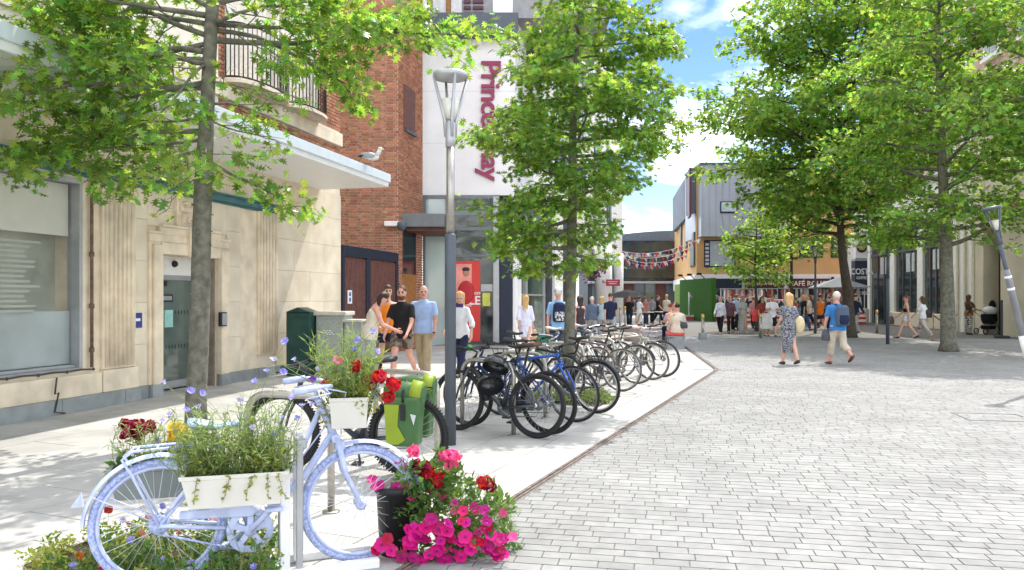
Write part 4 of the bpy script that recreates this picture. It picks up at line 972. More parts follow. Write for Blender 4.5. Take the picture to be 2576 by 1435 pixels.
# green cabinet, grey service cabinets
q = GR(750, 946); cb_ = thing('green_cabinet', 'dark green street cabinet with a gabled top', 'cabinet', q, R_(-8)); wq = .40
zc = EYE+(HY-786)*q.y/F; zg_ = EYE+(HY-775)*q.y/F
MB().box((0, .2, zc/2), (.48, .42, zc)).build('body', green_cab, cb_, .012, world=False)
m = MB(); m.prism([(-.265, -.03, zc), (.265, -.03, zc), (.0, -.03, zc+.10)], (0, .46, 0)); m.build('gabled_roof', green_cab, cb_, .008, world=False)
m = MB(); m.box((0, -.015, zc*.5), (.42, .012, zc*.86)); d_o = m.build('door', green_cab, cb_, .004, world=False)
MB().box((.2, -.025, zc*.55), (.03, .012, .12)).build('handle', black_metal, d_o, world=False)
q2 = q+Vector((.53, .12, 0)); gc_ = thing('grey_cabinet', 'speckled grey service cabinet with a pale lid beside the green one', 'cabinet', q2, R_(-8))
MB().box((.05, .25, .58), (.58, .46, 1.16)).build('body', granite_m, gc_, .012, world=False); MB().box((.05, .24, 1.20), (.66, .54, .08)).build('lid', mat('pale lid', (.55, .53, .47), .7), gc_, .015, world=False)
dd_ = MB().box((.03, .012, .58), (.48, .015, 1.0)).build('door', granite_m, gc_, .004, world=False)
m = MB()
for i in range(3):
    for j in range(3): m.box((.0+i*.06-.03*j, -.002, .80+.035*j), (.035, .01, .016))
m.build('vent', letter_white, dd_, world=False)
q3 = q2+Vector((.46, .0, 0)); g3 = thing('grey_cabinet', 'lower grey cabinet with a green side next to the timber gate', 'cabinet', q3, R_(-8)); 
MB().box((.05, .16, .52), (.34, .36, 1.04)).build('body', granite_m, g3, .01, world=False); MB().box((.04, .15, 1.06), (.40, .44, .05)).build('lid', mat('pale lid', (.5, .5, .5)), g3, .01, world=False); MB().box((-.13, .14, .52), (.02, .38, 1.0)).build('side_panel', green_cab, g3, world=False)
# hoop cycle stands
def cycle_stand(label, a, b, h=.80):
    a, b = Vector((a[0], a[1], 0)), Vector((b[0], b[1], 0)); r = thing('cycle_stand', label, 'cycle stand', (a+b)/2, group='steel hoop cycle stands')
    t = (b-a).normalized(); pts = [a+Vector((0, 0, -.02)), a+Vector((0, 0, h-.16))]
    for i in range(1, 6): g = math.pi/2*i/5; pts.append(a+t*.16*(1-math.cos(g))+Vector((0, 0, h-.16+.16*math.sin(g))))
    for i in range(6): g = math.pi/2*i/5; pts.append(b-t*.16*(1-math.sin(g))+Vector((0, 0, h-.16+.16*math.cos(g))))
    pts.append(b+Vector((0, 0, -.02)))
    MB().tube(pts, .025, 10).build('hoop', stainless, r)
    for p_ in (a, b): MB().lathe([(.06, .001), (.06, .008), (.03, .012)], 14, p_).build('foot_plate', stainless, r)
s0 = GR(833, 1288); cycle_stand('hoop stand behind the pale blue bicycle', s0+Vector((-.66, .22, 0)), s0)
q = XY(1100, 6.9); cycle_stand('hoop stand above the green pannier', q+Vector((-.62, .34, 0)), q)
bd = Vector((-.854, .52, 0))
q = GR(1292, 1095); cycle_stand('hoop stand behind the dark bicycle with two helmets', q, q+bd*.68)
q = GR(1372, 1052); cycle_stand('hoop stand beside the blue drop-bar bicycle', q, q+bd*.68)
q = GR(1468, 1000); cycle_stand('hoop stand between the black-tyred and the silver bicycles', q, q+bd*.68)
q = GR(1545, 968); cycle_stand('hoop stand seen through the silver-rimmed wheel', q, q+bd*.68)
q = GR(1612, 945); cycle_stand('last hoop stand before the bench', q, q+bd*.68)
# ================================================================== bicycles
rubber = mat('black rubber', (.018, .018, .019), .75, var=.2, ns=40); chrome = mat('bright steel', (.6, .6, .58), .25, 1); spoke_m = mat('spoke steel', (.55, .55, .55), .35, .9)
blk = mat('black paint', (.016, .017, .02), .35, coat=.4); saddle_blk = mat('black saddle', (.025, .025, .027), .55); tan_tyre = mat('grey tyre', (.10, .095, .09), .8)
WM = {}
def ring(R, r, n=44, k=8, flat=1.0):
    m = MB(); m.tube([(R*math.cos(2*math.pi*i/n), 0, R*math.sin(2*math.pi*i/n)) for i in range(n)], r, k, closed=True, flat=flat); return m
def wheel(parent, x, R, tw, tm, rm, sm=None, n_sp=28, knob=False, name='wheel'):
    k = (R, tw, tm.name, rm.name, (sm or spoke_m).name)
    if k not in WM:
        m = MB(); m.lathe([(.018, -.05), (.03, -.045), (.018, -.035), (.016, .035), (.03, .045), (.018, .05)], 12, (0, 0, 0), (0, 1, 0)); hub = m.mesh('hub', chrome if rm.name != 'pale blue paint' else rm)
        ty = ring(R-tw, tw, 48, 8)
        if knob:
            for i in range(80):
                a = 2*math.pi*i/80; c, s_ = math.cos(a), math.sin(a)
                for y in (-.012, .012): ty.obox((R*c, y+(.006 if i % 2 else 0), R*s_), (.012*c, 0, .012*s_), (0, .014, 0), (-s_*.014, 0, c*.014))
        tyre = ty.mesh('tyre', tm)
        rim = ring(R-2*tw-.006, .011, 48, 6).mesh('rim', rm)
        sp_ = MB(); Rr = R-2*tw-.008
        for i in range(n_sp):
            a = 2*math.pi*i/n_sp; h = a+(.9 if i % 4 < 2 else -.9); y = .036*(1 if i % 2 else -1)
            sp_.tube([(.026*math.cos(h), y, .026*math.sin(h)), (Rr*math.cos(a), 0, Rr*math.sin(a))], .0013, 3, sm=False)
        WM[k] = (hub, tyre, rim, sp_.mesh('spokes', sm or spoke_m, fix=False))
    hub, tyre, rim, sp_ = WM[k]
    o = link(name, hub, parent); o.location = (x, 0, R); o.rotation_euler = (0, random.random()*6, 0)
    link('tyre', tyre, o); link('rim', rim, o); link('spokes', sp_, o)
    return o
def arc(c, r, a0, a1, n=16, y=0): return [(c[0]+r*math.cos(R_(a0+(a1-a0)*i/n)), y, c[1]+r*math.sin(R_(a0+(a1-a0)*i/n))) for i in range(n+1)]
def guard_mesh(c, r, a0, a1, w_=.03, n=18):
    m = MB(); P = []
    for i in range(n+1):
        a = R_(a0+(a1-a0)*i/n)
        for y, dr in ((-w_, -.012), (-w_*.6, .002), (0, .006), (w_*.6, .002), (w_, -.012)): P.append((c[0]+(r+dr)*math.cos(a), y, c[1]+(r+dr)*math.sin(a)))
    m.add(P, [(i*5+j, i*5+j+1, (i+1)*5+j+1, (i+1)*5+j) for i in range(n) for j in range(4)], 0, True); return m
def saddle_mesh(c, L=.27, W=.16):
    m = MB(); n = 9; P = []
    for i in range(n):
        t = i/(n-1); x = c[0]+L*(t-.45); w_ = W*.5*(1-t)**.7*(1 if t > .08 else .75)+.016; zc_ = c[1]+.012*math.cos(t*5)
        for j in range(8):
            g = 2*math.pi*j/8; P.append((x, w_*math.cos(g), zc_+(.028 if math.sin(g) > 0 else .022)*math.sin(g)*(1-.3*t)))
    m.add(P, [(i*8+j, i*8+(j+1) % 8, (i+1)*8+(j+1) % 8, (i+1)*8+j) for i in range(n-1) for j in range(8)]+[tuple(range(8))[::-1], tuple(range((n-1)*8, n*8))], 0, True); return m
def pedals(parent, bbp, m_, ang=40, tm=None):
    cr = MB(); cr.lathe([(.09, -.055), (.095, -.052), (.095, -.046), (.09, -.043)], 28, (bbp[0], 0, bbp[1]), (0, 1, 0)); cr.lathe([(.02, -.065), (.02, .065)], 10, (bbp[0], 0, bbp[1]), (0, 1, 0))
    o = cr.build('crankset', m_, parent, world=False)
    for s_ in (-1, 1):
        a = R_(ang+(180 if s_ > 0 else 0)); p1 = (bbp[0]+.165*math.cos(a), s_*.08, bbp[1]+.165*math.sin(a))
        m = MB(); m.tube([(bbp[0], s_*.07, bbp[1]), p1], .011, 6); m.build('crank_arm', m_, o, world=False)
        m = MB(); m.box((p1[0], s_*.13, p1[2]), (.085, .085, .02)); m.build('pedal', tm or blk, o, .004, world=False)
    return o
def bike(label, rear, front, lean=0, R=.34, tw=.019, fm=None, rm=None, tm=None, bars='flat', guard=False, rack=False, sad=None, step=False, tubes=.018, fork_m=None, knob=False, turn=0, basket=False):
    rear, front = Vector((rear[0], rear[1], 0)), Vector((front[0], front[1], 0)); v = front-rear; wb = v.length
    root = thing('bicycle', label, 'bicycle', rear, math.atan2(v.y, v.x), 'bicycles parked at the hoop stands', lean=R_(lean))
    fm = fm or blk; rm = rm or blk; tm = tm or rubber; sad = sad or saddle_blk
    wheel(root, 0, R, tw, tm, rm, knob=knob, name='rear_wheel'); fw = wheel(root, wb, R, tw, tm, rm, knob=knob, name='front_wheel')
    bbp = (.43, .29); st_ = (.285, .76); hb = (wb-.165, R+.37); ht = (wb-.205, R+.49)
    m = MB(); T_ = lambda a, b_, r_, ya=0, yb=0: m.tube([(a[0], ya, a[1]), (b_[0], yb, b_[1])], r_, 8)
    T_(bbp, st_, tubes*.9); T_(bbp, hb, tubes*1.15); T_(hb, ht, tubes*1.1)
    if step: T_((st_[0]+.06, st_[1]-.28), (hb[0]+.0, hb[1]+.03), tubes)
    else: T_((st_[0], st_[1]-.03), (ht[0]+.01, ht[1]-.03), tubes)
    for s_ in (-1, 1): T_(bbp, (0, R), tubes*.55, s_*.02, s_*.055); T_((st_[0], st_[1]-.05), (0, R), tubes*.45, s_*.02, s_*.055)
    m.build('frame', fm, root, world=False)
    m = MB()
    for s_ in (-1, 1): m.tube([(hb[0]+.01, s_*.05, hb[1]-.02), (wb-.04, s_*.055, R+.14), (wb, s_*.055, R)], [.016, .014, .010], 7)
    m.tube([(hb[0]+.01, -.05, hb[1]-.02), (hb[0]+.01, .05, hb[1]-.02)], .018, 7); m.build('fork', fork_m or fm, root, world=False)
    hx, hz = ht[0]-.03, ht[1]+.05
    m = MB(); m.tube([(ht[0], 0, ht[1]), (hx, 0, hz), (hx+.085, 0, hz+.035)], .015, 7)
    bx, bz = hx+.085, hz+.035
    if bars == 'drop':
        for s_ in (-1, 1): m.tube([(bx, 0, bz), (bx, s_*.18, bz), (bx+.03, s_*.2, bz), (bx+.09, s_*.205, bz-.01), (bx+.115, s_*.21, bz-.06), (bx+.08, s_*.215, bz-.12), (bx-.02, s_*.22, bz-.13)], .015, 7)
    elif bars == 'city':
        for s_ in (-1, 1): m.tube([(bx, 0, bz), (bx+.02, s_*.1, bz+.04), (bx-.05, s_*.24, bz+.07), (bx-.2, s_*.28, bz+.06)], .012, 7)
    else: m.tube([(bx-.03, -.31, bz+.02), (bx, -.12, bz+.005), (bx, .12, bz+.005), (bx-.03, .31, bz+.02)], .013, 7)
    hbr = m.build('handlebar', blk if bars != 'city' else chrome, root, world=False)
    for s_ in (-1, 1):
        m = MB()
        if bars == 'drop': m.tube([(bx+.085, s_*.205, bz), (bx+.13, s_*.205, bz+.05), (bx+.12, s_*.2, bz-.07)], [.016, .014, .006], 6)
        elif bars == 'city': m.tube([(bx-.11, s_*.262, bz+.068), (bx-.22, s_*.283, bz+.06)], .017, 8)
        else: m.tube([(bx-.018, s_*.2, bz+.013), (bx-.033, s_*.325, bz+.022)], .017, 8); m.tube([(bx, s_*.17, bz-.01), (bx+.05, s_*.27, bz-.03)], .007, 5)
        m.build('grip', rubber, hbr, world=False)
    m = MB(); sx_, sz_ = st_[0]-.055, st_[1]+.18; m.tube([(st_[0], 0, st_[1]), (sx_, 0, sz_)], .0135, 8); m.build('seat_post', blk, root, world=False)
    saddle_mesh((sx_, sz_+.03)).build('saddle', sad, root, world=False)
    pedals(root, bbp, grey_steel, random.choice((30, -60, 80, -20)))
    m = MB(); m.tube([(bbp[0], -.048, bbp[1]+.09), (0, -.048, R+.04)], .005, 4); m.tube([(bbp[0], -.048, bbp[1]-.09), (.03, -.048, R-.12), (0, -.048, R-.04)], .005, 4); m.lathe([(.05, -.052), (.052, -.03)], 16, (0, 0, R), (0, 1, 0)); m.build('chain', grey_steel, root, world=False)
    if guard:
        guard_mesh((0, R), R+.02, 15, 165).build('mudguard', blk, root, fix=False, world=False); guard_mesh((wb, R), R+.02, 40, 175).build('mudguard', blk, root, fix=False, world=False)
    if rack:
        m = MB()
        for s_ in (-1, 1): m.tube([(.16, s_*.055, R*2+.05), (-.2, s_*.06, R*2+.05), (-.2, s_*.02, R*2+.05)], .006, 5); m.tube([(0, s_*.065, R), (-.12, s_*.06, R*2+.05)], .006, 5); m.tube([(0, s_*.065, R), (.08, s_*.06, R*2+.05)], .006, 5)
        for i in range(4): m.tube([(-.15+i*.09, -.055, R*2+.052), (-.15+i*.09, .055, R*2+.052)], .005, 4)
        m.build('rack', black_metal, root, world=False)
    if basket:
        m = MB()
        for zq in (.02, .1, .18):
            w2 = .13+.02*zq/.18; m.tube([(bx+.05, -w2, bz-.2+zq), (bx+.3, -w2, bz-.2+zq), (bx+.3, w2, bz-.2+zq), (bx+.05, w2, bz-.2+zq)], .005, 4, closed=True)
        for i in range(8):
            for y in (-.145, .145): m.tube([(bx+.05+i*.036, y*.92, bz-.18), (bx+.05+i*.036, y, bz-.02)], .003, 3)
            m.tube([(bx+.3, -.13+i*.037, bz-.18), (bx+.3, -.13+i*.037, bz-.02)], .003, 3)
        m.build('basket', light_steel, root, world=False)
    root['wb'] = wb
    return root
def off(p, d, k): return Vector((p[0]+d.x*k, p[1]+d.y*k, 0))
def mt(n, c, r=.35, me=.2): return mat(n, c, r, me, coat=.4, var=.05)
silver_rim = mat('silver rim', (.55, .54, .52), .35, .8)
# dark e-bike with two helmets
rA = GR(1348, 1103); fA = GR(1150, 1082); A = bike('dark grey bicycle with two black helmets hung on its frame', rA, fA, 4, .345, .024, mat('gunmetal paint', (.07, .07, .075), .35, .5, coat=.4), blk, tubes=.024)
he = thing('cycle_helmet', 'round glossy black helmet on the dark grey bicycle', 'helmet', PX(1247, 922, 8.25)); m = MB()
q = PX(1247, 922, 8.2)
def helmet(root, q, tilt, vents):
    m = MB(); P = []; n = 16
    rt = Euler(tilt).to_matrix()
    for i in range(7):
        ph = math.pi*.56*i/6
        for j in range(n): g = 2*math.pi*j/n; P.append(q+rt @ Vector((.135*math.sin(ph)*math.cos(g)*1.12, .135*math.sin(ph)*math.sin(g)*.95, .125*math.cos(ph))))
    m.add(P, [(i*n+j, i*n+(j+1) % n, (i+1)*n+(j+1) % n, (i+1)*n+j) for i in range(6) for j in range(n)], 0, True); m.build('shell', mat('gloss black', (.02, .021, .024), .3, coat=.4), root, fix=False)
    m = MB(); [m.ell(q+rt @ Vector((.14*math.cos(g)*.8, .125*math.sin(g)*.8, .075)), (.03, .008, .012), 8, 5) for g in vents]; m.build('vent', dark_gap, root)
    m = MB(); m.tube([q+rt @ Vector((.1, .1, -.03)), q+rt @ Vector((.02, .12, -.16)), q+rt @ Vector((-.06, .1, -.03))], .006, 4); m.build('strap', black_metal, root)
helmet(he, q, (R_(-35), R_(20), R_(10)), (0, .6, 1.2, -1, -.5, 3.6))
he2 = thing('cycle_helmet', 'ridged black helmet hanging lower on the dark grey bicycle', 'helmet', PX(1240, 975, 8.2)); helmet(he2, PX(1234, 968, 8.15), (R_(-60), R_(-10), 0), (0, .5, 1, 1.5, -1, -.5, 3, 4))
# light and bottle on it
m = MB(); m.lathe([(.036, 0), (.036, .17), (.02, .2), (.02, .22)], 12, (.62, .0, .36), (.35, 0, .9)); bo = m.build('water_bottle', [mat('black bottle', (.03, .03, .035), .4)], A, world=False)
text('lettering', 'TAL\nVTP', .06, (.60, -.04, .50), (R_(90), 0, 0), letter_white, bo, .002, bold=True)
m = MB(); m.ell((float(A['wb'])-.13, 0, .93), (.03, .03, .04), 8, 6); m.build('front_light', mat('green lamp', (.05, .35, .06), .4), A, world=False)
# navy bicycle with a brown saddle, pointing the other way
rB = GR(1382, 1093); bike('navy bicycle with a brown saddle and red seat clamp', rB, off(rB, bd, 1.07), -3, .35, .021, mt('navy paint', (.02, .05, .16)), blk, sad=mat('brown leather', (.13, .05, .03), .5), bars='flat')
fC = GR(1446, 1062); bike('blue bicycle with taped drop handlebars', off(fC, bd, 1.04), fC, 5, .345, .015, mt('royal blue paint', (.02, .09, .42)), mat('grey rim', (.2, .2, .2), .4, .6), bars='drop')
rD = GR(1500, 1040); bike('black bicycle with mudguards behind the blue one', rD, off(rD, bd, 1.06), -2, .345, .020, mt('black green paint', (.02, .03, .03)), silver_rim, bars='flat', guard=True, rack=True)
rE = GR(1563, 985); bike('silver touring bicycle with bright rims', rE, off(rE, bd, 1.05), 2, .345, .014, mt('plum brown paint', (.16, .11, .11)), silver_rim, tan_tyre, bars='drop', sad=saddle_blk)
rF = GR(1602, 966); bike('bicycle with silver mudguards next to the silver touring one', rF, off(rF, bd, 1.07), -3, .345, .017, mt('pewter paint', (.30, .29, .28), .35, .6), silver_rim, tan_tyre, bars='city', guard=True, step=True)
fG = GR(1640, 956); bike('bicycle with a wire basket near the bench', off(fG, bd, 1.08), fG, 3, .345, .017, mt('pale gold paint', (.40, .37, .30), .35, .5), silver_rim, tan_tyre, bars='city', basket=True, guard=True)
rH = GR(1668, 949); bike('last bicycle in the row with a dark grey tyre', rH, off(rH, bd, 1.05), -4, .35, .021, mt('cream paint', (.60, .58, .52)), silver_rim, mat('dark grey tyre', (.05, .052, .055), .8), bars='flat', rack=True)
fI = GR(1420, 1010); bike('grey bicycle deep in the row behind the oak trunk', off(fI, bd, 1.06), fI, 2, .34, .017, mt('ash paint', (.36, .35, .33), .35, .5), silver_rim, bars='city', rack=True)
fJ = GR(1500, 975); bike('white-framed bicycle behind the silver touring one', off(fJ, bd, 1.06), fJ, -2, .345, .015, mt('white frame paint', (.70, .69, .66)), silver_rim, tan_tyre, bars='flat', sad=mat('white saddle', (.65, .64, .6), .5))
fK = GR(1560, 950); bike('steel bicycle with swept handlebar beyond the row', off(fK, bd, 1.06), fK, 3, .345, .016, mt('steel frame paint', (.42, .40, .37), .3, .7), silver_rim, bars='city', sad=mat('grey saddle', (.35, .34, .33), .5))
# bicycle with green panniers behind the pale blue one
rP = XY(1030, 6.35); fP = XY(712, 6.55); Pn = bike('black mountain bicycle carrying two green panniers', rP, fP, -3, .345, .027, mt('dark slate frame', (.045, .06, .075)), blk, rack=True, knob=True, tubes=.021)
pg1 = mat('lime tarpaulin', (.25, .33, .02), .45, var=.06); pg2 = mat('moss tarpaulin', (.05, .125, .04), .45, var=.08); 
def pannier(label, side):
    root = thing('pannier_bag', label, 'pannier', wm(Pn) @ Vector((-.02, side*.16, .3)), Pn.rotation_euler.z, 'green panniers')
    z0, z1 = .0, .40; y0, y1 = -.08, .08; xs = (-.15, .15)
    m = MB(); m.add([(xs[0]*.82, y0, z0), (xs[1]*.82, y0, z0), (xs[1]*.82, y1, z0), (xs[0]*.82, y1, z0), (xs[0], y0*1.1, z1), (xs[1], y0*1.1, z1), (xs[1], y1*1.1, z1), (xs[0], y1*1.1, z1)],
          [(3, 2, 1, 0), (0, 1, 5, 4), (1, 2, 6, 5), (2, 3, 7, 6), (3, 0, 4, 7), (4, 5, 6, 7)]); m.build('bag', pg2, root, .03, seg=3, world=False)
    sg_ = 1 if side > 0 else -1
    m = MB(); m.prism([(xs[1]*.86, sg_*.082, .02), (xs[1]*.97, sg_*.088, .34), (.02, sg_*.089, .34), (.035, sg_*.087, .17), (-.03, sg_*.085, .06), (.03, sg_*.083, .02)], (0, sg_*.006, 0)); m.build('front_panel', pg1, root, world=False)
    m = MB(); m.tube([(xs[0]-.01, 0, .41), (0, 0, .43), (xs[1]+.01, 0, .41)], [.085, .095, .085], 10, flat=.8); m.build('rolled_top', pg2, root, world=False)
    m = MB(); m.tube([(-.15, 0, .43), (-.06, 0, .44)], [.09, .096], 10, flat=.82); m.build('top_band', pg1, root, world=False)
    m = MB(); m.box((-.01, sg_*.098, .28), (.035, .014, .13)); m.tube([(-.01, sg_*.09, .36), (-.01, sg_*.10, .43), (-.01, 0, .53), (-.01, -sg_*.09, .40)], .011, 5, flat=.4); m.build('strap', black_metal, root, world=False)
    m = MB(); m.prism([(-.12, sg_*.091, .26), (-.07, sg_*.091, .27), (-.10, sg_*.088, .18)], (0, sg_*.003, 0)); m.build('reflector', mat('reflective grey', (.55, .58, .58), .3), root, world=False)
    m = MB(); m.box((.09, sg_*.096, .42), (.09, .006, .028)); m.build('badge', mat('dark badge', (.10, .09, .05), .5), root, world=False)
    return root
pannier('lime and moss green pannier facing the camera behind the flower box', 1); pannier('green pannier half hidden on the far side of the black bicycle', -1)
# ------------------------------------------------------------------ pale blue display bicycle
BR = .33; r0 = PX(402, 1315, (EYE-BR)*F/(1315-HY)); f0 = PX(905, 1265, (EYE-BR)*F/(1265-HY))
BP = Plane(r0, f0-r0); WBB = (Vector((f0.x, f0.y, 0))-Vector((r0.x, r0.y, 0))).length
pb = mat('pale blue paint', (.49, .55, .77), .5, var=.10, ns=14, sharp=.1)
pbw = mat('chipped blue paint', (.26, .33, .60), .55, var=.1, ns=70, col2=(.49, .55, .77), sharp=.05, detail=5)
DB = thing('bicycle', 'old bicycle painted pale blue all over as a flower display', 'bicycle', (r0.x, r0.y, 0), BP.rot)
def U(dx, dy): a, z = BP.uv(dx, dy); return (a, z)
for x_, nm in ((0, 'rear_wheel'), (WBB, 'front_wheel')): wheel(DB, x_, BR, .019, pbw, pb, mat('painted spokes', (.62, .64, .70), .4, .2), 36, name=nm)
bbp = U(628, 1326); hd1 = U(800, 1005); hd0 = U(842, 1100); stt = U(545, 1120)
m = MB(); T_ = lambda a, b_, r_, ya=0, yb=0: m.tube([(a[0], ya, a[1]), (b_[0], yb, b_[1])], r_, 9)
T_(hd0, hd1, .021); T_(bbp, stt, .017)
m.tube([(hd0[0]-.01, 0, hd0[1]+.03), (U(770, 1190)[0], 0, U(770, 1190)[1]), (bbp[0]+.08, 0, bbp[1]+.06), (bbp[0], 0, bbp[1])], .02, 9)
m.tube([(hd1[0]+.01, 0, hd1[1]-.06), (U(740, 1170)[0], 0, U(740, 1170)[1]), (U(640, 1240)[0], 0, U(640, 1240)[1]), (bbp[0]-.04, 0, bbp[1]+.16)], .016, 9)
for s_ in (-1, 1): T_(bbp, (0, BR), .011, s_*.03, s_*.06); T_((stt[0]+.02, stt[1]-.06), (0, BR), .009, s_*.02, s_*.06)
m.lathe([(.026, -.05), (.026, .05)], 12, (bbp[0], 0, bbp[1]), (0, 1, 0)); m.build('frame', pb, DB, world=False)
m = MB()
for s_ in (-1, 1): m.tube([(hd0[0]+.01, s_*.04, hd0[1]), (WBB-.09, s_*.055, BR+.19), (WBB-.02, s_*.055, BR+.05), (WBB, s_*.055, BR)], [.018, .016, .012, .01], 8)
m.tube([(hd0[0], -.05, hd0[1]), (hd0[0], .05, hd0[1])], .024, 8); m.build('fork', pb, DB, world=False)
m = MB(); m.tube([(hd1[0], 0, hd1[1]), (hd1[0]-.02, 0, hd1[1]+.06), (hd1[0]+.03, 0, hd1[1]+.075)], .014, 8)
for s_ in (-1, 1): m.tube([(hd1[0]+.03, 0, hd1[1]+.075), (hd1[0]+.05, s_*.14, hd1[1]+.085), (hd1[0]-.02, s_*.24, hd1[1]+.095), (hd1[0]-.14, s_*.27, hd1[1]+.08)], .012, 8)
hbar = m.build('handlebar', pb, DB, world=False)
for s_ in (-1, 1): m = MB(); m.tube([(hd1[0]-.04, s_*.25, hd1[1]+.094), (hd1[0]-.16, s_*.275, hd1[1]+.077)], .019, 9); m.build('grip', pb, hbar, world=False)
m = MB(); sdl = U(535, 1070); m.tube([(stt[0], 0, stt[1]), (sdl[0]+.005, 0, sdl[1]-.02)], .0135, 8); m.build('seat_post', pb, DB, world=False)
saddle_mesh((sdl[0], sdl[1]+.005), .27, .20).build('saddle', mat('pale blue saddle', (.42, .52, .76), .5, var=.08), DB, world=False)
# chainring with arms, chain case, crank
m = MB(); c3 = (bbp[0], -.055, bbp[1])
ro, ri = .118, .083; n = 40; P = []
for i in range(n):
    a = 2*math.pi*i/n
    for rr in (ro, ri):
        for y in (-.06, -.05): P.append((c3[0]+rr*math.cos(a), y, c3[2]+rr*math.sin(a)))
m.add(P, [f for i in range(n) for j in [(i*4, ((i+1) % n)*4)] for f in ((j[0], j[1], j[1]+2, j[0]+2), (j[0]+1, j[0]+3, j[1]+3, j[1]+1), (j[0], j[0]+1, j[1]+1, j[1]), (j[0]+2, j[1]+2, j[1]+3, j[0]+3))])
for i in range(5): a = 2*math.pi*i/5+.3; m.obox((c3[0]+.05*math.cos(a), -.055, c3[2]+.05*math.sin(a)), (.085*math.cos(a), 0, .085*math.sin(a)), (0, .008, 0), (-.03*math.sin(a), 0, .03*math.cos(a)))
m.lathe([(.032, -.064), (.032, -.046)], 16, (bbp[0], 0, bbp[1]), (0, 1, 0)); ck = m.build('chainring', pb, DB, world=False)
for s_, a in ((-1, 48), (1, 228)):
    a = R_(a); e = (bbp[0]+.17*math.cos(a), bbp[1]+.17*math.sin(a)); m = MB(); m.tube([(bbp[0], s_*.075, bbp[1]), (e[0], s_*.085, e[1])], [.016, .012], 8); m.build('crank_arm', pb, ck, world=False)
    m = MB(); m.box((e[0], s_*.14, e[1]), (.09, .09, .022)); m.build('pedal', pb, ck, .005, world=False)
q1 = U(452, 1290); q2_ = U(640, 1262); m = MB(); m.prism([(q1[0], -.075, q1[1]-.02), (q2_[0]-.02, -.075, q2_[1]-.06), (q2_[0]+.03, -.075, q2_[1]-.03), (q2_[0]-.02, -.075, q2_[1]+.01), (q1[0], -.075, q1[1]+.02)], (0, .03, 0)); m.build('chain_guard', pb, DB, .006, world=False)
m = MB(); m.tube([(0, -.05, BR-.045), (bbp[0], -.05, bbp[1]-.115)], .006, 5); m.lathe([(.05, -.055), (.05, -.03)], 16, (0, 0, BR), (0, 1, 0)); m.build('chain', pbw, DB, world=False)
guard_mesh((0, BR), BR+.025, 38, 178, .028, 22).build('mudguard', pb, DB, fix=False, world=False); guard_mesh((WBB, BR), BR+.025, -14, 108, .028, 22).build('mudguard', pb, DB, fix=False, world=False)
m = MB(); m.prism([(-.345, -.02, BR+.12), (-.40, -.02, BR+.12), (-.355, -.02, BR+.19)], (0, .04, 0)); m.build('reflector', pb, DB, world=False)
m = MB(); zr = BR*2+.045
for s_ in (-1, 1): m.tube([(.20, s_*.05, zr+.02), (-.12, s_*.06, zr+.01), (-.17, s_*.05, zr-.03), (-.12, s_*.06, zr-.12), (0, s_*.065, BR)], .0075, 6); m.tube([(-.3, s_*.05, BR+.17), (0, s_*.065, BR+.01)], .004, 5)
for i in range(4): m.tube([(-.1+i*.09, -.055, zr+.012), (-.1+i*.09, .055, zr+.012)], .006, 5)
m.build('rack', pb, DB, world=False)
m = MB(); m.box((.17, -.07, BR+.30), (.13, .03, .055)); m.tube([(.05, -.06, BR+.08), (.2, -.065, BR+.27)], .012, 6); m.build('skirt_guard', pb, DB, .008, world=False)
# display stand
sd_ = thing('display_stand', 'white timber stand holding the pale blue bicycle upright', 'stand', BP.pt(U(726, 1300)[0], 0), BP.rot)
for x_, y_ in ((-.03, -.12), (.06, .10)): MB().box((x_, y_, .38), (.05, .035, .72)).build('post', white_paint, sd_, .004, world=False)
for x_, y_ in ((.045, -.12), (-.03, .10)): MB().box((x_, y_, .36), (.035, .035, .68)).build('upright', light_steel, sd_, .004, world=False)
MB().box((.16, -.125, .025), (.62, .05, .05)).build('foot', white_paint, sd_, .005, world=False); MB().box((.16, .135, .025), (.62, .05, .05)).build('foot', white_paint, sd_, .005, world=False)
MB().box((-.05, .0, .03), (.05, .5, .045)).build('cross_foot', white_paint, sd_, .005, world=False); MB().box((.06, .0, .7), (.05, .22, .045)).build('cross_bar', light_steel, sd_, .004, world=False)

m = MB(); hx0, hz0 = hd1[0], hd1[1]
for s_, e in ((-1, (hd0[0]+.03, hd0[1]+.02)), (1, (bbp[0]+.1, bbp[1]+.12))):
    m.tube([(hx0-.02, s_*.22, hz0+.09), (hx0+.13, s_*.14, hz0+.05), (hx0+.12, s_*.04, hz0-.06), (e[0], s_*.03, e[1])], .004, 5)
m.build('brake_cable', pb, DB, world=False)
for s_ in (-1, 1): m = MB(); m.tube([(hx0-.0, s_*.235, hz0+.085), (hx0+.03, s_*.25, hz0+.06), (hx0-.10, s_*.285, hz0+.04)], [.008, .007, .005], 6, flat=.6); m.build('brake_lever', pb, hbar, world=False)
m = MB(); m.box((WBB-.115, 0, BR+.34), (.05, .10, .05)); m.tube([(WBB-.11, -.045, BR+.32), (WBB-.10, -.04, BR+.27)], .012, 6); m.tube([(WBB-.11, .045, BR+.32), (WBB-.10, .04, BR+.27)], .012, 6); m.build('front_brake', pb, DB, .006, world=False)
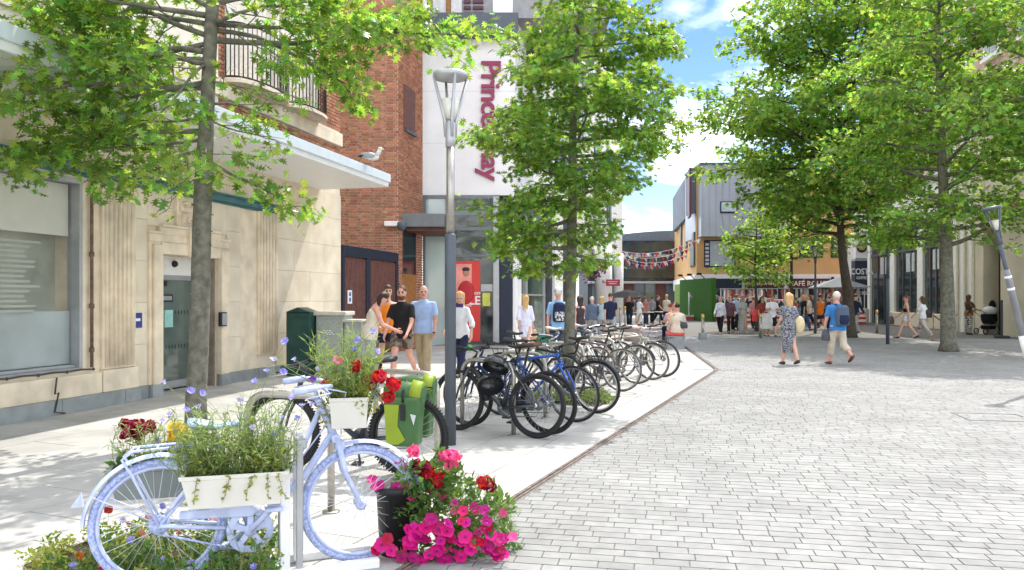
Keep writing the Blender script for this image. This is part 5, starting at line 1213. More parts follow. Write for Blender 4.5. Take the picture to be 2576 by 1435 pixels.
# ================================================================== planters and flowers
def petal_mat(n, c, rough=.5):
    return leafmat(n, c, tuple(min(1, x*1.15) for x in c), .38, .012, .35, rough)
pm_mag = petal_mat('magenta petal', (.62, .01, .22)); pm_red = petal_mat('red petal', (.55, .012, .02)); pm_dred = petal_mat('crimson petal', (.26, .004, .03)); pm_pink = petal_mat('pink petal', (.80, .10, .28))
pm_blue = petal_mat('blue petal', (.30, .29, .70)); pm_lil = petal_mat('lilac petal', (.50, .44, .72)); pm_yel = petal_mat('yellow petal', (.80, .55, .05)); pm_or = petal_mat('orange petal', (.85, .17, .02)); pm_pur = petal_mat('purple petal', (.14, .02, .34)); pm_throat = mat('dark throat', (.30, .0, .12), .7); pm_sal = petal_mat('salmon petal', (.78, .28, .20))
gl = leafmat('bright herb leaf', (.19, .27, .08), (.44, .54, .16), .3, .02, .45, .55); gd = leafmat('dark herb leaf', (.06, .14, .03), (.20, .38, .05), .3, .02, .35, .45); gy = leafmat('yellow green leaf', (.22, .26, .05), (.45, .48, .09), .25, .015, .45, .55); gs = leafmat('silver green leaf', (.22, .27, .16), (.34, .40, .20), .25, .01, .35, .6)
stem_m = mat('green stem', (.16, .22, .07), .7); stem_br = mat('dry stem', (.32, .25, .14), .8)
def disc_flower(m, r=.045, lobes=5, depth=.3, throat=None):
    b = MB(); n = 20; P = [(0, 0, -r*depth)]
    for rr, zz in ((.20, -depth*.35), (.7, 0), (1.0, .05)):
        for j in range(n):
            g = 2*math.pi*j/n; q = rr*(1-(.16 if rr > .5 else 0)*abs(math.sin(lobes*g/2))**3); P.append((r*q*math.cos(g), r*q*math.sin(g), r*(zz+(.08*math.sin(lobes*g) if rr > .9 else 0))))
    b.add(P, [(0, 1+j, 1+(j+1) % n) for j in range(n)], 1 if throat else 0, True)
    for k in range(2): b.add([], [])
    base = 0
    for k in range(2):
        for j in range(n): b.f.append([1+k*n+j, 1+k*n+(j+1) % n, 1+(k+1)*n+(j+1) % n, 1+(k+1)*n+j][::-1]); b.m.append(0); b.s.append(True)
    return b.mesh('flower', [m]+([throat] if throat else []), fix=False)
def head_flower(m, r=.045, k=46, ps=.022, seed=1, flat=.8):
    rs = np.random.RandomState(seed); b = MB()
    for i in range(k):
        v = Vector(rs.normal(0, 1, 3)).normalized(); v.z = abs(v.z) if rs.rand() < .75 else v.z; rq = r*(.6+.5*rs.rand()); p = Vector((v.x*rq, v.y*rq, v.z*rq*flat)); v = (v+Vector(rs.normal(0, .55, 3))).normalized(); a = v.orthogonal().normalized(); c = v.cross(a)
        g0 = rs.rand()*6
        P = [p+v*.004]+[p+ps*(.75+.5*rs.rand())*(math.cos(g0+6.283*j/6)*a+math.sin(g0+6.283*j/6)*c)+v*(rs.rand()*.006-.002) for j in range(6)]
        b.add(P, [(0, 1+j, 1+(j+1) % 6) for j in range(6)])
    return b.mesh('flower', m, fix=False)
def star_flower(m, r=.024, k=11, seed=2):
    rs = np.random.RandomState(seed); b = MB()
    for i in range(k):
        g = 6.283*i/k; d = Vector((math.cos(g), math.sin(g), .45+.3*rs.rand())).normalized(); a = Vector((-math.sin(g), math.cos(g), 0)); L = r*(.8+.4*rs.rand())
        b.add([Vector((0, 0, 0)), d*L*.6-a*L*.22, d*L-a*L*.12, d*L*1.05+a*L*.02, d*L+a*L*.15, d*L*.6+a*L*.22], [(0, 1, 2, 3, 4, 5)])
    b.ell((0, 0, -.006), (.006, .006, .011), 6, 5)
    return b.mesh('flower', m, fix=False)
FL = {'petunia': disc_flower(pm_mag, .044, throat=pm_throat), 'petunia2': disc_flower(petal_mat('deep pink petal', (.72, .02, .30)), .037, throat=pm_throat), 'pinkd': disc_flower(pm_pink, .030), 'redger': head_flower(pm_red, .034, 60, .019, 1), 'crimson': head_flower(pm_dred, .034, 46, .018, 2, 1.1), 'pinkger': head_flower(pm_pink, .035, 40, .017, 3), 'corn': star_flower(pm_blue), 'lilac': star_flower(pm_lil, .02, 9, 4),
      'yellow': head_flower(pm_yel, .040, 16, .032, 5, .6), 'poppy': disc_flower(pm_or, .026, 4, .5), 'redpop': disc_flower(pm_red, .024, 4, .7), 'purple': disc_flower(pm_pur, .030, 5, .3), 'salmon': disc_flower(pm_sal, .028, 4, .5), 'redpet': disc_flower(petal_mat('scarlet petal', (.62, .01, .08)), .033, throat=pm_throat)}
cam_p = Vector((0, 0, EYE))
def put_flower(kind, p, parent, face=.5, sc=1.0, rg=random):
    o = link('flower', FL[kind], parent, True); p = Vector(p); d = (cam_p-p).normalized()*face+Vector((rg.gauss(0, .3), rg.gauss(0, .3), .55+rg.gauss(0, .25))); q = d.to_track_quat('Z', 'Y')
    s_ = sc*rg.uniform(.85, 1.15)
    o.matrix_basis = Matrix.Translation(p) @ q.to_matrix().to_4x4() @ Matrix.Rotation(rg.random()*6, 4, 'Z') @ Matrix.Scale(s_, 4); return o
class Plant:
    """herbs: curved stems with blades and leaves, grown from a patch"""
    def __init__(s, name, label, loc, seed, cat='plant', group=None):
        s.root = thing(name, label, cat, loc, group=group); s.rg = random.Random(seed); s.rs = np.random.RandomState(seed); s.st = MB(); s.L = {}
    def stem(s, p, tip, r=.0018, bend=.06, m=0):
        p, tip = Vector(p), Vector(tip); c = (p+tip)/2+Vector((s.rg.gauss(0, bend), s.rg.gauss(0, bend), s.rg.uniform(0, bend)))
        pts = [p*(1-t)**2+c*2*t*(1-t)+tip*t*t for t in (0, .25, .5, .75, 1)]; s.st.tube(pts, [r*1.3, r*1.2, r, r*.9, r*.7], 4, m); return pts
    def leaf(s, key, p, d): s.L.setdefault(key, ([], []));  s.L[key][0].append(tuple(p)); s.L[key][1].append(tuple(d))
    def clump(s, centre, ext, n, h, spread, key, per=9, droop=0, m=0, r=.0016):
        rg = s.rg; tips = []
        for i in range(n):
            p = Vector((centre[0]+rg.uniform(-1, 1)*ext[0], centre[1]+rg.uniform(-1, 1)*ext[1], centre[2]))
            hh = h*rg.uniform(.45, 1.1); t = p+Vector((rg.gauss(0, spread), rg.gauss(0, spread), hh)); pts = s.stem(p, t, r, .04, m); tips.append(t)
            for j in range(per):
                a = rg.random(); f = a*4; i0 = min(int(f), 3); q = pts[i0].lerp(pts[i0+1], f-i0); s.leaf(key, q, (rg.gauss(0, .7), rg.gauss(0, .7), .35-droop))
        return tips
    def mass(s, centre, ext, n, key, up=.3):
        rg = s.rg
        for i in range(n):
            while True:
                v = Vector((rg.uniform(-1, 1), rg.uniform(-1, 1), rg.uniform(-1, 1)))
                if .25 < v.length < 1: break
            q = Vector(centre)+Vector((v.x*ext[0], v.y*ext[1], v.z*ext[2])); d = v+Vector((rg.gauss(0, .4), rg.gauss(0, .4), up)); s.leaf(key, q, d)
    def done(s, specs):
        if s.st.v: s.st.build('stems', [stem_m, stem_br], s.root, fix=False)['kind'] = 'stuff'
        for key, (pos, out_) in s.L.items():
            nm, size, kind, m = specs[key]; scatter_leaves(nm, np.array(pos), np.array(out_), size, kind, m, s.rs, s.root, .8, .05)
def trough(label, c, rz, L, D, H, m_, tap=.86, soil=True):
    r = thing('planter_box', label, 'planter', c, rz); b = MB()
    def ringp(s_, z): return [(-L/2*s_, -D/2*s_, z), (L/2*s_, -D/2*s_, z), (L/2*s_, D/2*s_, z), (-L/2*s_, D/2*s_, z)]
    P = ringp(tap, 0)+ringp(1, H*.88)+ringp(1.04, H*.88)+ringp(1.05, H)+ringp(.95, H)+ringp(.93, H*.8)
    b.add(P, [(3, 2, 1, 0)]+[(k*4+i, k*4+(i+1) % 4, (k+1)*4+(i+1) % 4, (k+1)*4+i) for k in range(5) for i in range(4)]); b.build('trough', m_, r, .004, fix=False, world=False)
    MB().box((0, 0, H*.84), (L*.92, D*.92, .02)).build('soil', soil_m, r, world=False)
    return r
pw = mat('white plastic trough', (.64, .62, .55), .45, var=.04); pgry = mat('grey plastic trough', (.24, .27, .25), .5, var=.06)
PXc = lambda dx, dy, Y: PX(dx, dy, Y)
# side trough
Yt = 3.88; c = PX(594, 1266, Yt); p1 = trough('long white flower trough on the side of the pale blue bicycle', c, R_(16), .50, .16, .165, pw); zt1 = c.z+.14
P = Plant('trough_flowers', 'feathery green plants with blue cornflowers in the long white trough', (c.x, c.y, zt1), 51)
for k in range(5):
    u = -.2+k*.1; cc = (c.x+u*math.cos(R_(16)), c.y+u*math.sin(R_(16)), zt1)
    P.clump(cc, (.06, .05), 22, .36, .075, 'blade', 24); P.clump(cc, (.06, .05), 12, .22, .06, 'yel', 14)
for dx, dy, dY, kd in ((480, 985, .2, 'corn'), (508, 990, .2, 'corn'), (425, 1045, .1, 'lilac'), (640, 960, .5, 'corn'), (718, 860, .3, 'corn'), (690, 905, .3, 'lilac'), (672, 935, .3, 'corn'), (745, 1052, .1, 'corn'), (710, 1052, .1, 'corn'), (690, 1090, 0, 'corn'), (665, 1060, .1, 'lilac'), (632, 1075, .0, 'lilac'), (605, 1005, .2, 'lilac'), (735, 1000, .2, 'lilac'), (410, 963, .4, 'lilac'), (500, 1025, .2, 'lilac'), (470, 1032, .2, 'corn'), (760, 1022, .2, 'lilac')):
    t = PX(dx, dy, Yt+dY); b_ = Vector((c.x+P.rg.uniform(-.2, .2), c.y+P.rg.uniform(-.02, .06), zt1)); pts = P.stem(b_, t, .0015, .06)
    for j in range(10): f = P.rg.random()*3.6; i0 = int(f); P.leaf('blade', pts[i0].lerp(pts[i0+1], f-i0), (P.rg.gauss(0, .7), P.rg.gauss(0, .7), .4))
    put_flower(kd, t, P.root, .3, 1.0, P.rg)
for u in (-.17, -.02, .1, .16, .21):                # trailing stems over the rim
    b_ = Vector((c.x+u*math.cos(R_(16))+.02, c.y+u*math.sin(R_(16))-.085, zt1+.02)); t = b_+Vector((P.rg.uniform(-.04, .05), -.015, -.13)); pts = P.stem(b_, t, .0018, .02, 1)
    for j in range(14): f = P.rg.random()*4*.99; i0 = int(f); P.leaf('yel', pts[i0].lerp(pts[i0+1], f-i0), (P.rg.gauss(0, .6), -.4, -.2))
P.mass((c.x+.13, c.y+.02, zt1+.07), (.10, .06, .06), 260, 'yel'); P.mass((c.x-.15, c.y, zt1+.05), (.1, .06, .06), 220, 'yel')
P.done({'blade': ('feathery_leaves', .05, 'blade', gl), 'yel': ('small_leaves', .026, 'dia', gy)})
# front box on the handlebar
Yf = 4.22; c = PX(878, 1072, Yf); p2 = trough('small white flower box at the front of the pale blue bicycle', c, R_(12), .205, .18, .168, pw, .9); zt2 = c.z+.14
P = Plant('box_flowers', 'red geraniums, cornflowers and tall grasses in the small white box', (c.x, c.y, zt2), 52)
P.clump((c.x, c.y, zt2), (.07, .06), 60, .38, .12, 'blade', 16); P.clump((c.x+.05, c.y+.03, zt2), (.06, .05), 34, .30, .07, 'lime', 12); P.clump((c.x-.04, c.y, zt2), (.06, .06), 20, .14, .06, 'yel', 14)
for dx, dy, kd in ((895, 922, 'redger'), (823, 966, 'redger'), (925, 962, 'redger'), (953, 948, 'redger'), (990, 968, 'redger'), (977, 1000, 'redger'), (900, 855, 'corn'), (893, 878, 'corn'), (950, 885, 'lilac'), (938, 835, 'corn'), (850, 905, 'pinkd'), (785, 955, 'purple'), (740, 905, 'lilac'), (712, 935, 'corn'), (800, 930, 'lilac'), (690, 905, 'lilac'), (783, 1018, 'lilac'), (860, 940, 'lilac')):
    t = PX(dx, dy, Yf+P.rg.uniform(-.08, .1)); b_ = Vector((c.x+P.rg.uniform(-.07, .07), c.y+P.rg.uniform(-.05, .05), zt2)); pts = P.stem(b_, t, .002, .05)
    for j in range(7): f = P.rg.random()*3.6; i0 = int(f); P.leaf('blade', pts[i0].lerp(pts[i0+1], f-i0), (P.rg.gauss(0, .7), P.rg.gauss(0, .7), .4))
    put_flower(kd, t, P.root, .6, 1.0, P.rg)
for i in range(26):                                  # bare seed stalks
    b_ = Vector((c.x+P.rg.uniform(-.1, .08), c.y+P.rg.uniform(-.05, .05), zt2)); t = PX(P.rg.uniform(715, 985), P.rg.uniform(795, 930), Yf+P.rg.uniform(-.1, .15)); pts = P.stem(b_, t, .0013, .07, 0)
    for j in range(12): f = P.rg.random()*3.9; i0 = int(f); P.leaf('lime', pts[i0].lerp(pts[i0+1], f-i0), (P.rg.gauss(0, .5), P.rg.gauss(0, .5), .8))
P.mass((c.x+.10, c.y-.05, zt2+.02), (.09, .05, .09), 200, 'yel'); P.mass((c.x, c.y-.02, zt2+.05), (.11, .07, .06), 300, 'yel'); P.mass((c.x-.13, c.y-.02, zt2-.04), (.04, .04, .10), 120, 'yel')
P.done({'blade': ('feathery_leaves', .045, 'blade', gl), 'yel': ('small_leaves', .024, 'dia', gy), 'lime': ('grass_blades', .055, 'blade', leafmat('lime blade', (.22, .32, .05), (.46, .60, .08), .25, .01, .45, .5))})
# rear trough behind the wheel
Yr = 4.2; c = PX(396, 1246, Yr); p3 = trough('grey flower trough behind the rear wheel of the pale blue bicycle', c, R_(16), .46, .16, .17, pgry); zt3 = c.z+.14
P = Plant('trough_flowers', 'dark red and yellow flowers in the grey trough behind the rear wheel', (c.x, c.y, zt3), 53)
P.clump((c.x, c.y, zt3), (.2, .05), 60, .26, .07, 'blade', 18); P.mass((c.x-.2, c.y, zt3+.0), (.06, .05, .07), 90, 'dark'); P.mass((c.x+.05, c.y, zt3+.06), (.17, .05, .05), 240, 'sil')
for dx, dy, kd in ((318, 1070, 'crimson'), (322, 1095, 'crimson'), (335, 1082, 'crimson'), (345, 1070, 'crimson'), (350, 1092, 'crimson'), (372, 1075, 'crimson'), (440, 1085, 'yellow'), (448, 1105, 'yellow'), (458, 1095, 'yellow'), (392, 1112, 'corn'), (408, 1060, 'lilac')):
    t = PX(dx, dy, Yr+P.rg.uniform(-.05, .08)); P.stem((c.x+P.rg.uniform(-.18, .18), c.y, zt3), t, .0022, .03); put_flower(kd, t, P.root, .7, .95, P.rg)
P.done({'blade': ('feathery_leaves', .05, 'blade', gl), 'dark': ('round_leaves', .06, 'dia', gd), 'sil': ('silver_leaves', .03, 'dia', gs)})
# planted bed at the foot of the bicycle
bc = GR(370, 1395); bedm = MB(); q = [GR(60, 1425), GR(230, 1360), GR(690, 1345), GR(700, 1500), GR(60, 1500)]
bedm.prism([(v.x, v.y, -.01) for v in q], (0, 0, .02)); bed = bedm.build('flower_bed', soil_m); setp(bed, 'soil bed full of wild flowers under the pale blue bicycle', 'flower bed')
P = Plant('wild_flowers', 'low green wild flowers with orange and blue blooms under the bicycle', (bc.x, bc.y, 0), 54)
def bedp():
    while True:
        dx, dy = P.rg.uniform(70, 690), P.rg.uniform(1352, 1500); v = GR(dx, dy)
        if dy > 1425-(dx-60)*.38 or dx > 230: return v
for i in range(120):
    v = bedp(); hh = .12+.14*P.rg.random(); 
    if v.x < -2.0: hh *= .55
    t = v+Vector((P.rg.gauss(0, .05), P.rg.gauss(0, .05), hh)); pts = P.stem(v, t, .0018, .04)
    ky = 'lime' if v.x < -2.05 or P.rg.random() < .35 else ('dark' if P.rg.random() < .6 else 'sil')
    for j in range(22): f = P.rg.random()*3.95; i0 = int(f); P.leaf(ky, pts[i0].lerp(pts[i0+1], f-i0)+Vector((P.rg.gauss(0, .02), P.rg.gauss(0, .02), 0)), (P.rg.gauss(0, .7), P.rg.gauss(0, .7), .4))
for i in range(60):
    v = bedp(); P.mass(v+Vector((0, 0, .06)), (.09, .08, .06), 40, P.rg.choice(('dark', 'dark', 'lime')))
for dx, dy, kd, dY in ((273, 1282, 'redpop', 0), (322, 1316, 'poppy', 0), (358, 1342, 'salmon', 0), (450, 1336, 'redpop', -.1), (375, 1300, 'salmon', .1), (330, 1360, 'corn', -.1), (410, 1275, 'corn', .1), (200, 1398, 'poppy', .0), (185, 1425, 'corn', -.2), (258, 1426, 'redpop', -.2), (405, 1410, 'corn', -.2), (480, 1418, 'corn', -.2), (540, 1305, 'salmon', .1), (640, 1428, 'corn', -.2), (310, 1310, 'lilac', 0)):
    t = PX(dx, dy, 4.05+dY); v = Vector((t.x+P.rg.gauss(0, .06), t.y+P.rg.gauss(0, .05), 0)); P.stem(v, t, .0015, .04); put_flower(kd, t, P.root, .5, 1, P.rg)
for i in range(45):
    v = bedp(); t = v+Vector((P.rg.gauss(0, .08), P.rg.gauss(0, .05), P.rg.uniform(.2, .36) if v.x > -2 else P.rg.uniform(.06, .14))); pts = P.stem(v, t, .0012, .05)
    for j in range(10): f = 1+P.rg.random()*2.9; i0 = int(f); P.leaf('sil', pts[i0].lerp(pts[i0+1], f-i0), (P.rg.gauss(0, .6), P.rg.gauss(0, .6), .5))
P.done({'lime': ('bright_leaves', .035, 'dia', gy), 'dark': ('dark_leaves', .04, 'dia', gd), 'sil': ('fine_leaves', .035, 'blade', gs)})
# black pot with petunias at the front wheel
pc = GR(1085, 1395); pot = thing('flower_pot', 'black round pot holding the petunias by the front wheel', 'flower pot', pc)
x_ = XY(985, 4.5); MB().lathe([(.11, 0), (.13, .36), (.14, .36), (.14, .4), (.12, .4), (.115, .33)], 24, (x_.x+.05, 4.45, 0)).build('pot', black_metal, pot)
MB().lathe([(.115, .34), (.02, .36)], 20, (x_.x+.05, 4.45, 0)).build('soil', soil_m, pot)
P = Plant('petunia_plant', 'big mound of magenta petunias and red geraniums beside the front wheel', pc, 55)
def hill(dx, dy, d): return PX(dx, dy, 4.42+d)
for i in range(34):                                  # leafy mound
    dx = P.rg.uniform(1010, 1275); top = 1150+abs(dx-1090)*.62; dy = P.rg.uniform(top, 1395); Yc = P.rg.uniform(4.30, 4.65); v = PX(dx, dy, Yc)
    P.mass(v, (.09, .09, .08), 62, P.rg.choice(('lf', 'dk', 'lf', 'fe')))
for i in range(26):
    dx = P.rg.uniform(1090, 1290); dy = P.rg.uniform(1180+(dx-1090)*.55, 1340); P.mass(PX(dx, dy, P.rg.uniform(4.3, 4.5)), (.06, .06, .06), 60, 'fe')
for i in range(30):
    dx = P.rg.uniform(990, 1250); top = 1120+abs(dx-1090)*.5; t = PX(dx, P.rg.uniform(top-20, top+60), P.rg.uniform(4.35, 4.6)); b_ = Vector((t.x*.7+pc.x*.3, t.y, .25)); pts = P.stem(b_, t, .002, .04)
    for j in range(9): f = P.rg.random()*3.9; i0 = int(f); P.leaf('lf', pts[i0].lerp(pts[i0+1], f-i0), (P.rg.gauss(0, .6), P.rg.gauss(0, .6), .3))
for dx, dy, kd in ((950, 1222, 'petunia'), (997, 1228, 'petunia2'), (1022, 1225, 'petunia2'), (935, 1205, 'petunia2'), (1085, 1305, 'petunia'), (1072, 1325, 'petunia'), (1105, 1330, 'petunia'), (1125, 1335, 'petunia'), (960, 1370, 'petunia'), (985, 1385, 'petunia'), (945, 1385, 'redpet'), (1030, 1360, 'petunia'), (1045, 1345, 'petunia'), (1060, 1350, 'petunia'), (1012, 1400, 'petunia'), (1040, 1402, 'petunia2'), (1080, 1395, 'petunia2'), (1060, 1412, 'petunia'), (1100, 1385, 'petunia'), (1155, 1365, 'petunia'), (1170, 1350, 'petunia'), (1185, 1380, 'petunia'), (1160, 1400, 'petunia'), (1200, 1362, 'redpet'), (1225, 1375, 'petunia'), (1240, 1385, 'petunia'), (1252, 1395, 'petunia'), (1225, 1310, 'petunia2'), (1220, 1283, 'petunia2'), (1165, 1285, 'redpet'), (1205, 1335, 'petunia2'), (1140, 1385, 'petunia2'), (1120, 1408, 'petunia'), (975, 1355, 'redpet'), (1235, 1345, 'petunia2'), (1135, 1355, 'redpet'),
    (1065, 1182, 'crimson'), (1080, 1190, 'redger'), (1050, 1175, 'crimson'), (1100, 1205, 'redger'), (1120, 1148, 'pinkger'), (1140, 1152, 'pinkger'), (1040, 1135, 'pinkger'), (1220, 1215, 'redger'), (1232, 1222, 'crimson'), (1000, 1160, 'pinkd'), (1015, 1172, 'pinkd'), (1105, 1245, 'redpet'), (1130, 1170, 'pinkd'), (1290, 1350, 'pinkd'), (1265, 1290, 'pinkd')):
    put_flower(kd, PX(dx, dy, 4.27 if dy > 1280 else 4.36), P.root, .9, 1.0, P.rg)
for i in range(34):
    dx = P.rg.uniform(1000, 1275); dy = P.rg.uniform(1215+max(0, dx-1090)*.55, 1400); put_flower(P.rg.choice(('petunia2', 'petunia', 'petunia2', 'redpet', 'pinkd')), PX(dx, dy, 4.28 if dy > 1300 else 4.34), P.root, .9, .85, P.rg)
P.done({'lf': ('leaves', .055, 'dia', leafmat('petunia leaf', (.08, .16, .035), (.24, .38, .06), .35, .02, .4, .5)), 'dk': ('dark_leaves', .05, 'dia', gd), 'fe': ('feathery_leaves', .04, 'blade', leafmat('fern leaf', (.16, .25, .06), (.34, .46, .10), .3, .02, .4, .55))})
# ================================================================== people
JOBS = []
def capsule(m, p0, r0, p1, r1, n=10):
    p0, p1 = Vector(p0), Vector(p1); t = (p1-p0)
    if t.length < 1e-6: t = Vector((0, 0, 1e-3))
    u = t.normalized(); P = []; R_l = []
    for a in (-80, -50, -20): P.append(p0+u*r0*math.sin(R_(a))); R_l.append(r0*math.cos(R_(a)))
    for a in (20, 50, 80): P.append(p1+u*r1*math.sin(R_(a))); R_l.append(r1*math.cos(R_(a)))
    m.tube(P, R_l, n)
def frustum(m, p0, r0, p1, r1, n=12): m.tube([p0, Vector(p0).lerp(Vector(p1), .5), p1], [r0, (r0+r1)/2, r1], n)
def loft(m, rings, X, Yv, n=18):
    P = []
    for c, rx, ry in rings:
        for j in range(n): g = 2*math.pi*j/n; P.append(Vector(c)+Vector(X)*rx*math.cos(g)+Vector(Yv)*ry*math.sin(g))
    k = len(rings); m.add(P, [(i*n+j, i*n+(j+1) % n, (i+1)*n+(j+1) % n, (i+1)*n+j) for i in range(k-1) for j in range(n)]+[list(range(n))[::-1], [(k-1)*n+j for j in range(n)]])
def job(name, m, mats, parent, vox, smooth=4, extra=None, fac=.6):
    me = m.mesh(name, mats); o = link(name, me, parent)
    a = o.modifiers.new('r', 'REMESH'); a.mode = 'VOXEL'; a.voxel_size = vox
    b = o.modifiers.new('s', 'SMOOTH'); b.factor = fac; b.iterations = smooth
    JOBS.append((o, extra, mats)); return o
def patt(name, c1, c2, scale, kind='stripe', rough=.8, zs=1):
    m = mat(name, c1, rough, var=.05); t = m.node_tree; L = t.links.new; p = [n for n in t.nodes if n.type == 'BSDF_PRINCIPLED'][0]
    tc = N(t, 'ShaderNodeTexCoord'); mpn = N(t, 'ShaderNodeMapping'); mpn.inputs['Scale'].default_value = (1, 1, zs); L(tc.outputs['Object'], mpn.inputs[0])
    if kind == 'stripe': tx = N(t, 'ShaderNodeTexWave'); tx.bands_direction = 'Z'; tx.inputs['Scale'].default_value = scale; tx.inputs['Distortion'].default_value = .6
    elif kind == 'blotch': tx = N(t, 'ShaderNodeTexNoise'); tx.inputs['Scale'].default_value = scale; tx.inputs['Detail'].default_value = 2
    else: tx = N(t, 'ShaderNodeTexVoronoi'); tx.inputs['Scale'].default_value = scale
    L(mpn.outputs[0], tx.inputs['Vector']); r = N(t, 'ShaderNodeValToRGB'); r.color_ramp.elements[0].color = tuple(c1)+(1,); r.color_ramp.elements[1].color = tuple(c2)+(1,); r.color_ramp.elements[0].position = .46; r.color_ramp.elements[1].position = .54
    if kind == 'cell': r.color_ramp.elements[0].position = .3; r.color_ramp.elements[1].position = .4
    L(tx.outputs[0], r.inputs[0]); L(r.outputs[0], p.inputs['Base Color']); return m
def cloth(n, c, rough=.85): return mat('cloth '+n, c, rough, var=.08, ns=9, bump=.25, bs=25, spec=.2)
SK = {'fair': mat('fair skin', (.62, .36, .26), .55, var=.08, ns=12), 'pink': mat('pink skin', (.64, .33, .25), .55, var=.1, ns=12), 'tan': mat('tan skin', (.46, .24, .15), .55, var=.08, ns=12)}
eye_m = mat('dark eye', (.02, .015, .012), .2); lip_m = mat('lips', (.42, .12, .10), .5); shoe_d = mat('dark shoe', (.03, .026, .024), .5); shoe_l = mat('pale shoe', (.6, .58, .55), .6); shoe_b = mat('brown shoe', (.16, .06, .03), .5)
HAIR = {'dark': mat('dark hair', (.03, .016, .012), .5, var=.3, ns=40, bump=.6, bs=60), 'brown': mat('brown hair', (.09, .045, .022), .5, var=.3, ns=40, bump=.6, bs=60), 'blond': mat('blond hair', (.58, .36, .14), .5, var=.22, ns=40, bump=.6, bs=60), 'grey': mat('white hair', (.62, .60, .57), .6, var=.15, ns=40, bump=.5, bs=60), 'red': mat('auburn hair', (.22, .06, .025), .5, var=.3, ns=40, bump=.6, bs=60)}
STAND = dict(legL=(2, 2), legR=(-2, 2), armL=(4, 8, 12), armR=(4, 8, 12))
WALK = dict(legL=(24, 8), legR=(-16, 22), armL=(-18, 8, 14), armR=(24, 8, 22))
WALK2 = dict(legL=(-18, 28), legR=(22, 6), armL=(22, 9, 24), armR=(-18, 8, 12))
SIT = dict(legL=(86, 84), legR=(84, 80), armL=(25, 8, 60), armR=(25, 8, 60), sit=.47)
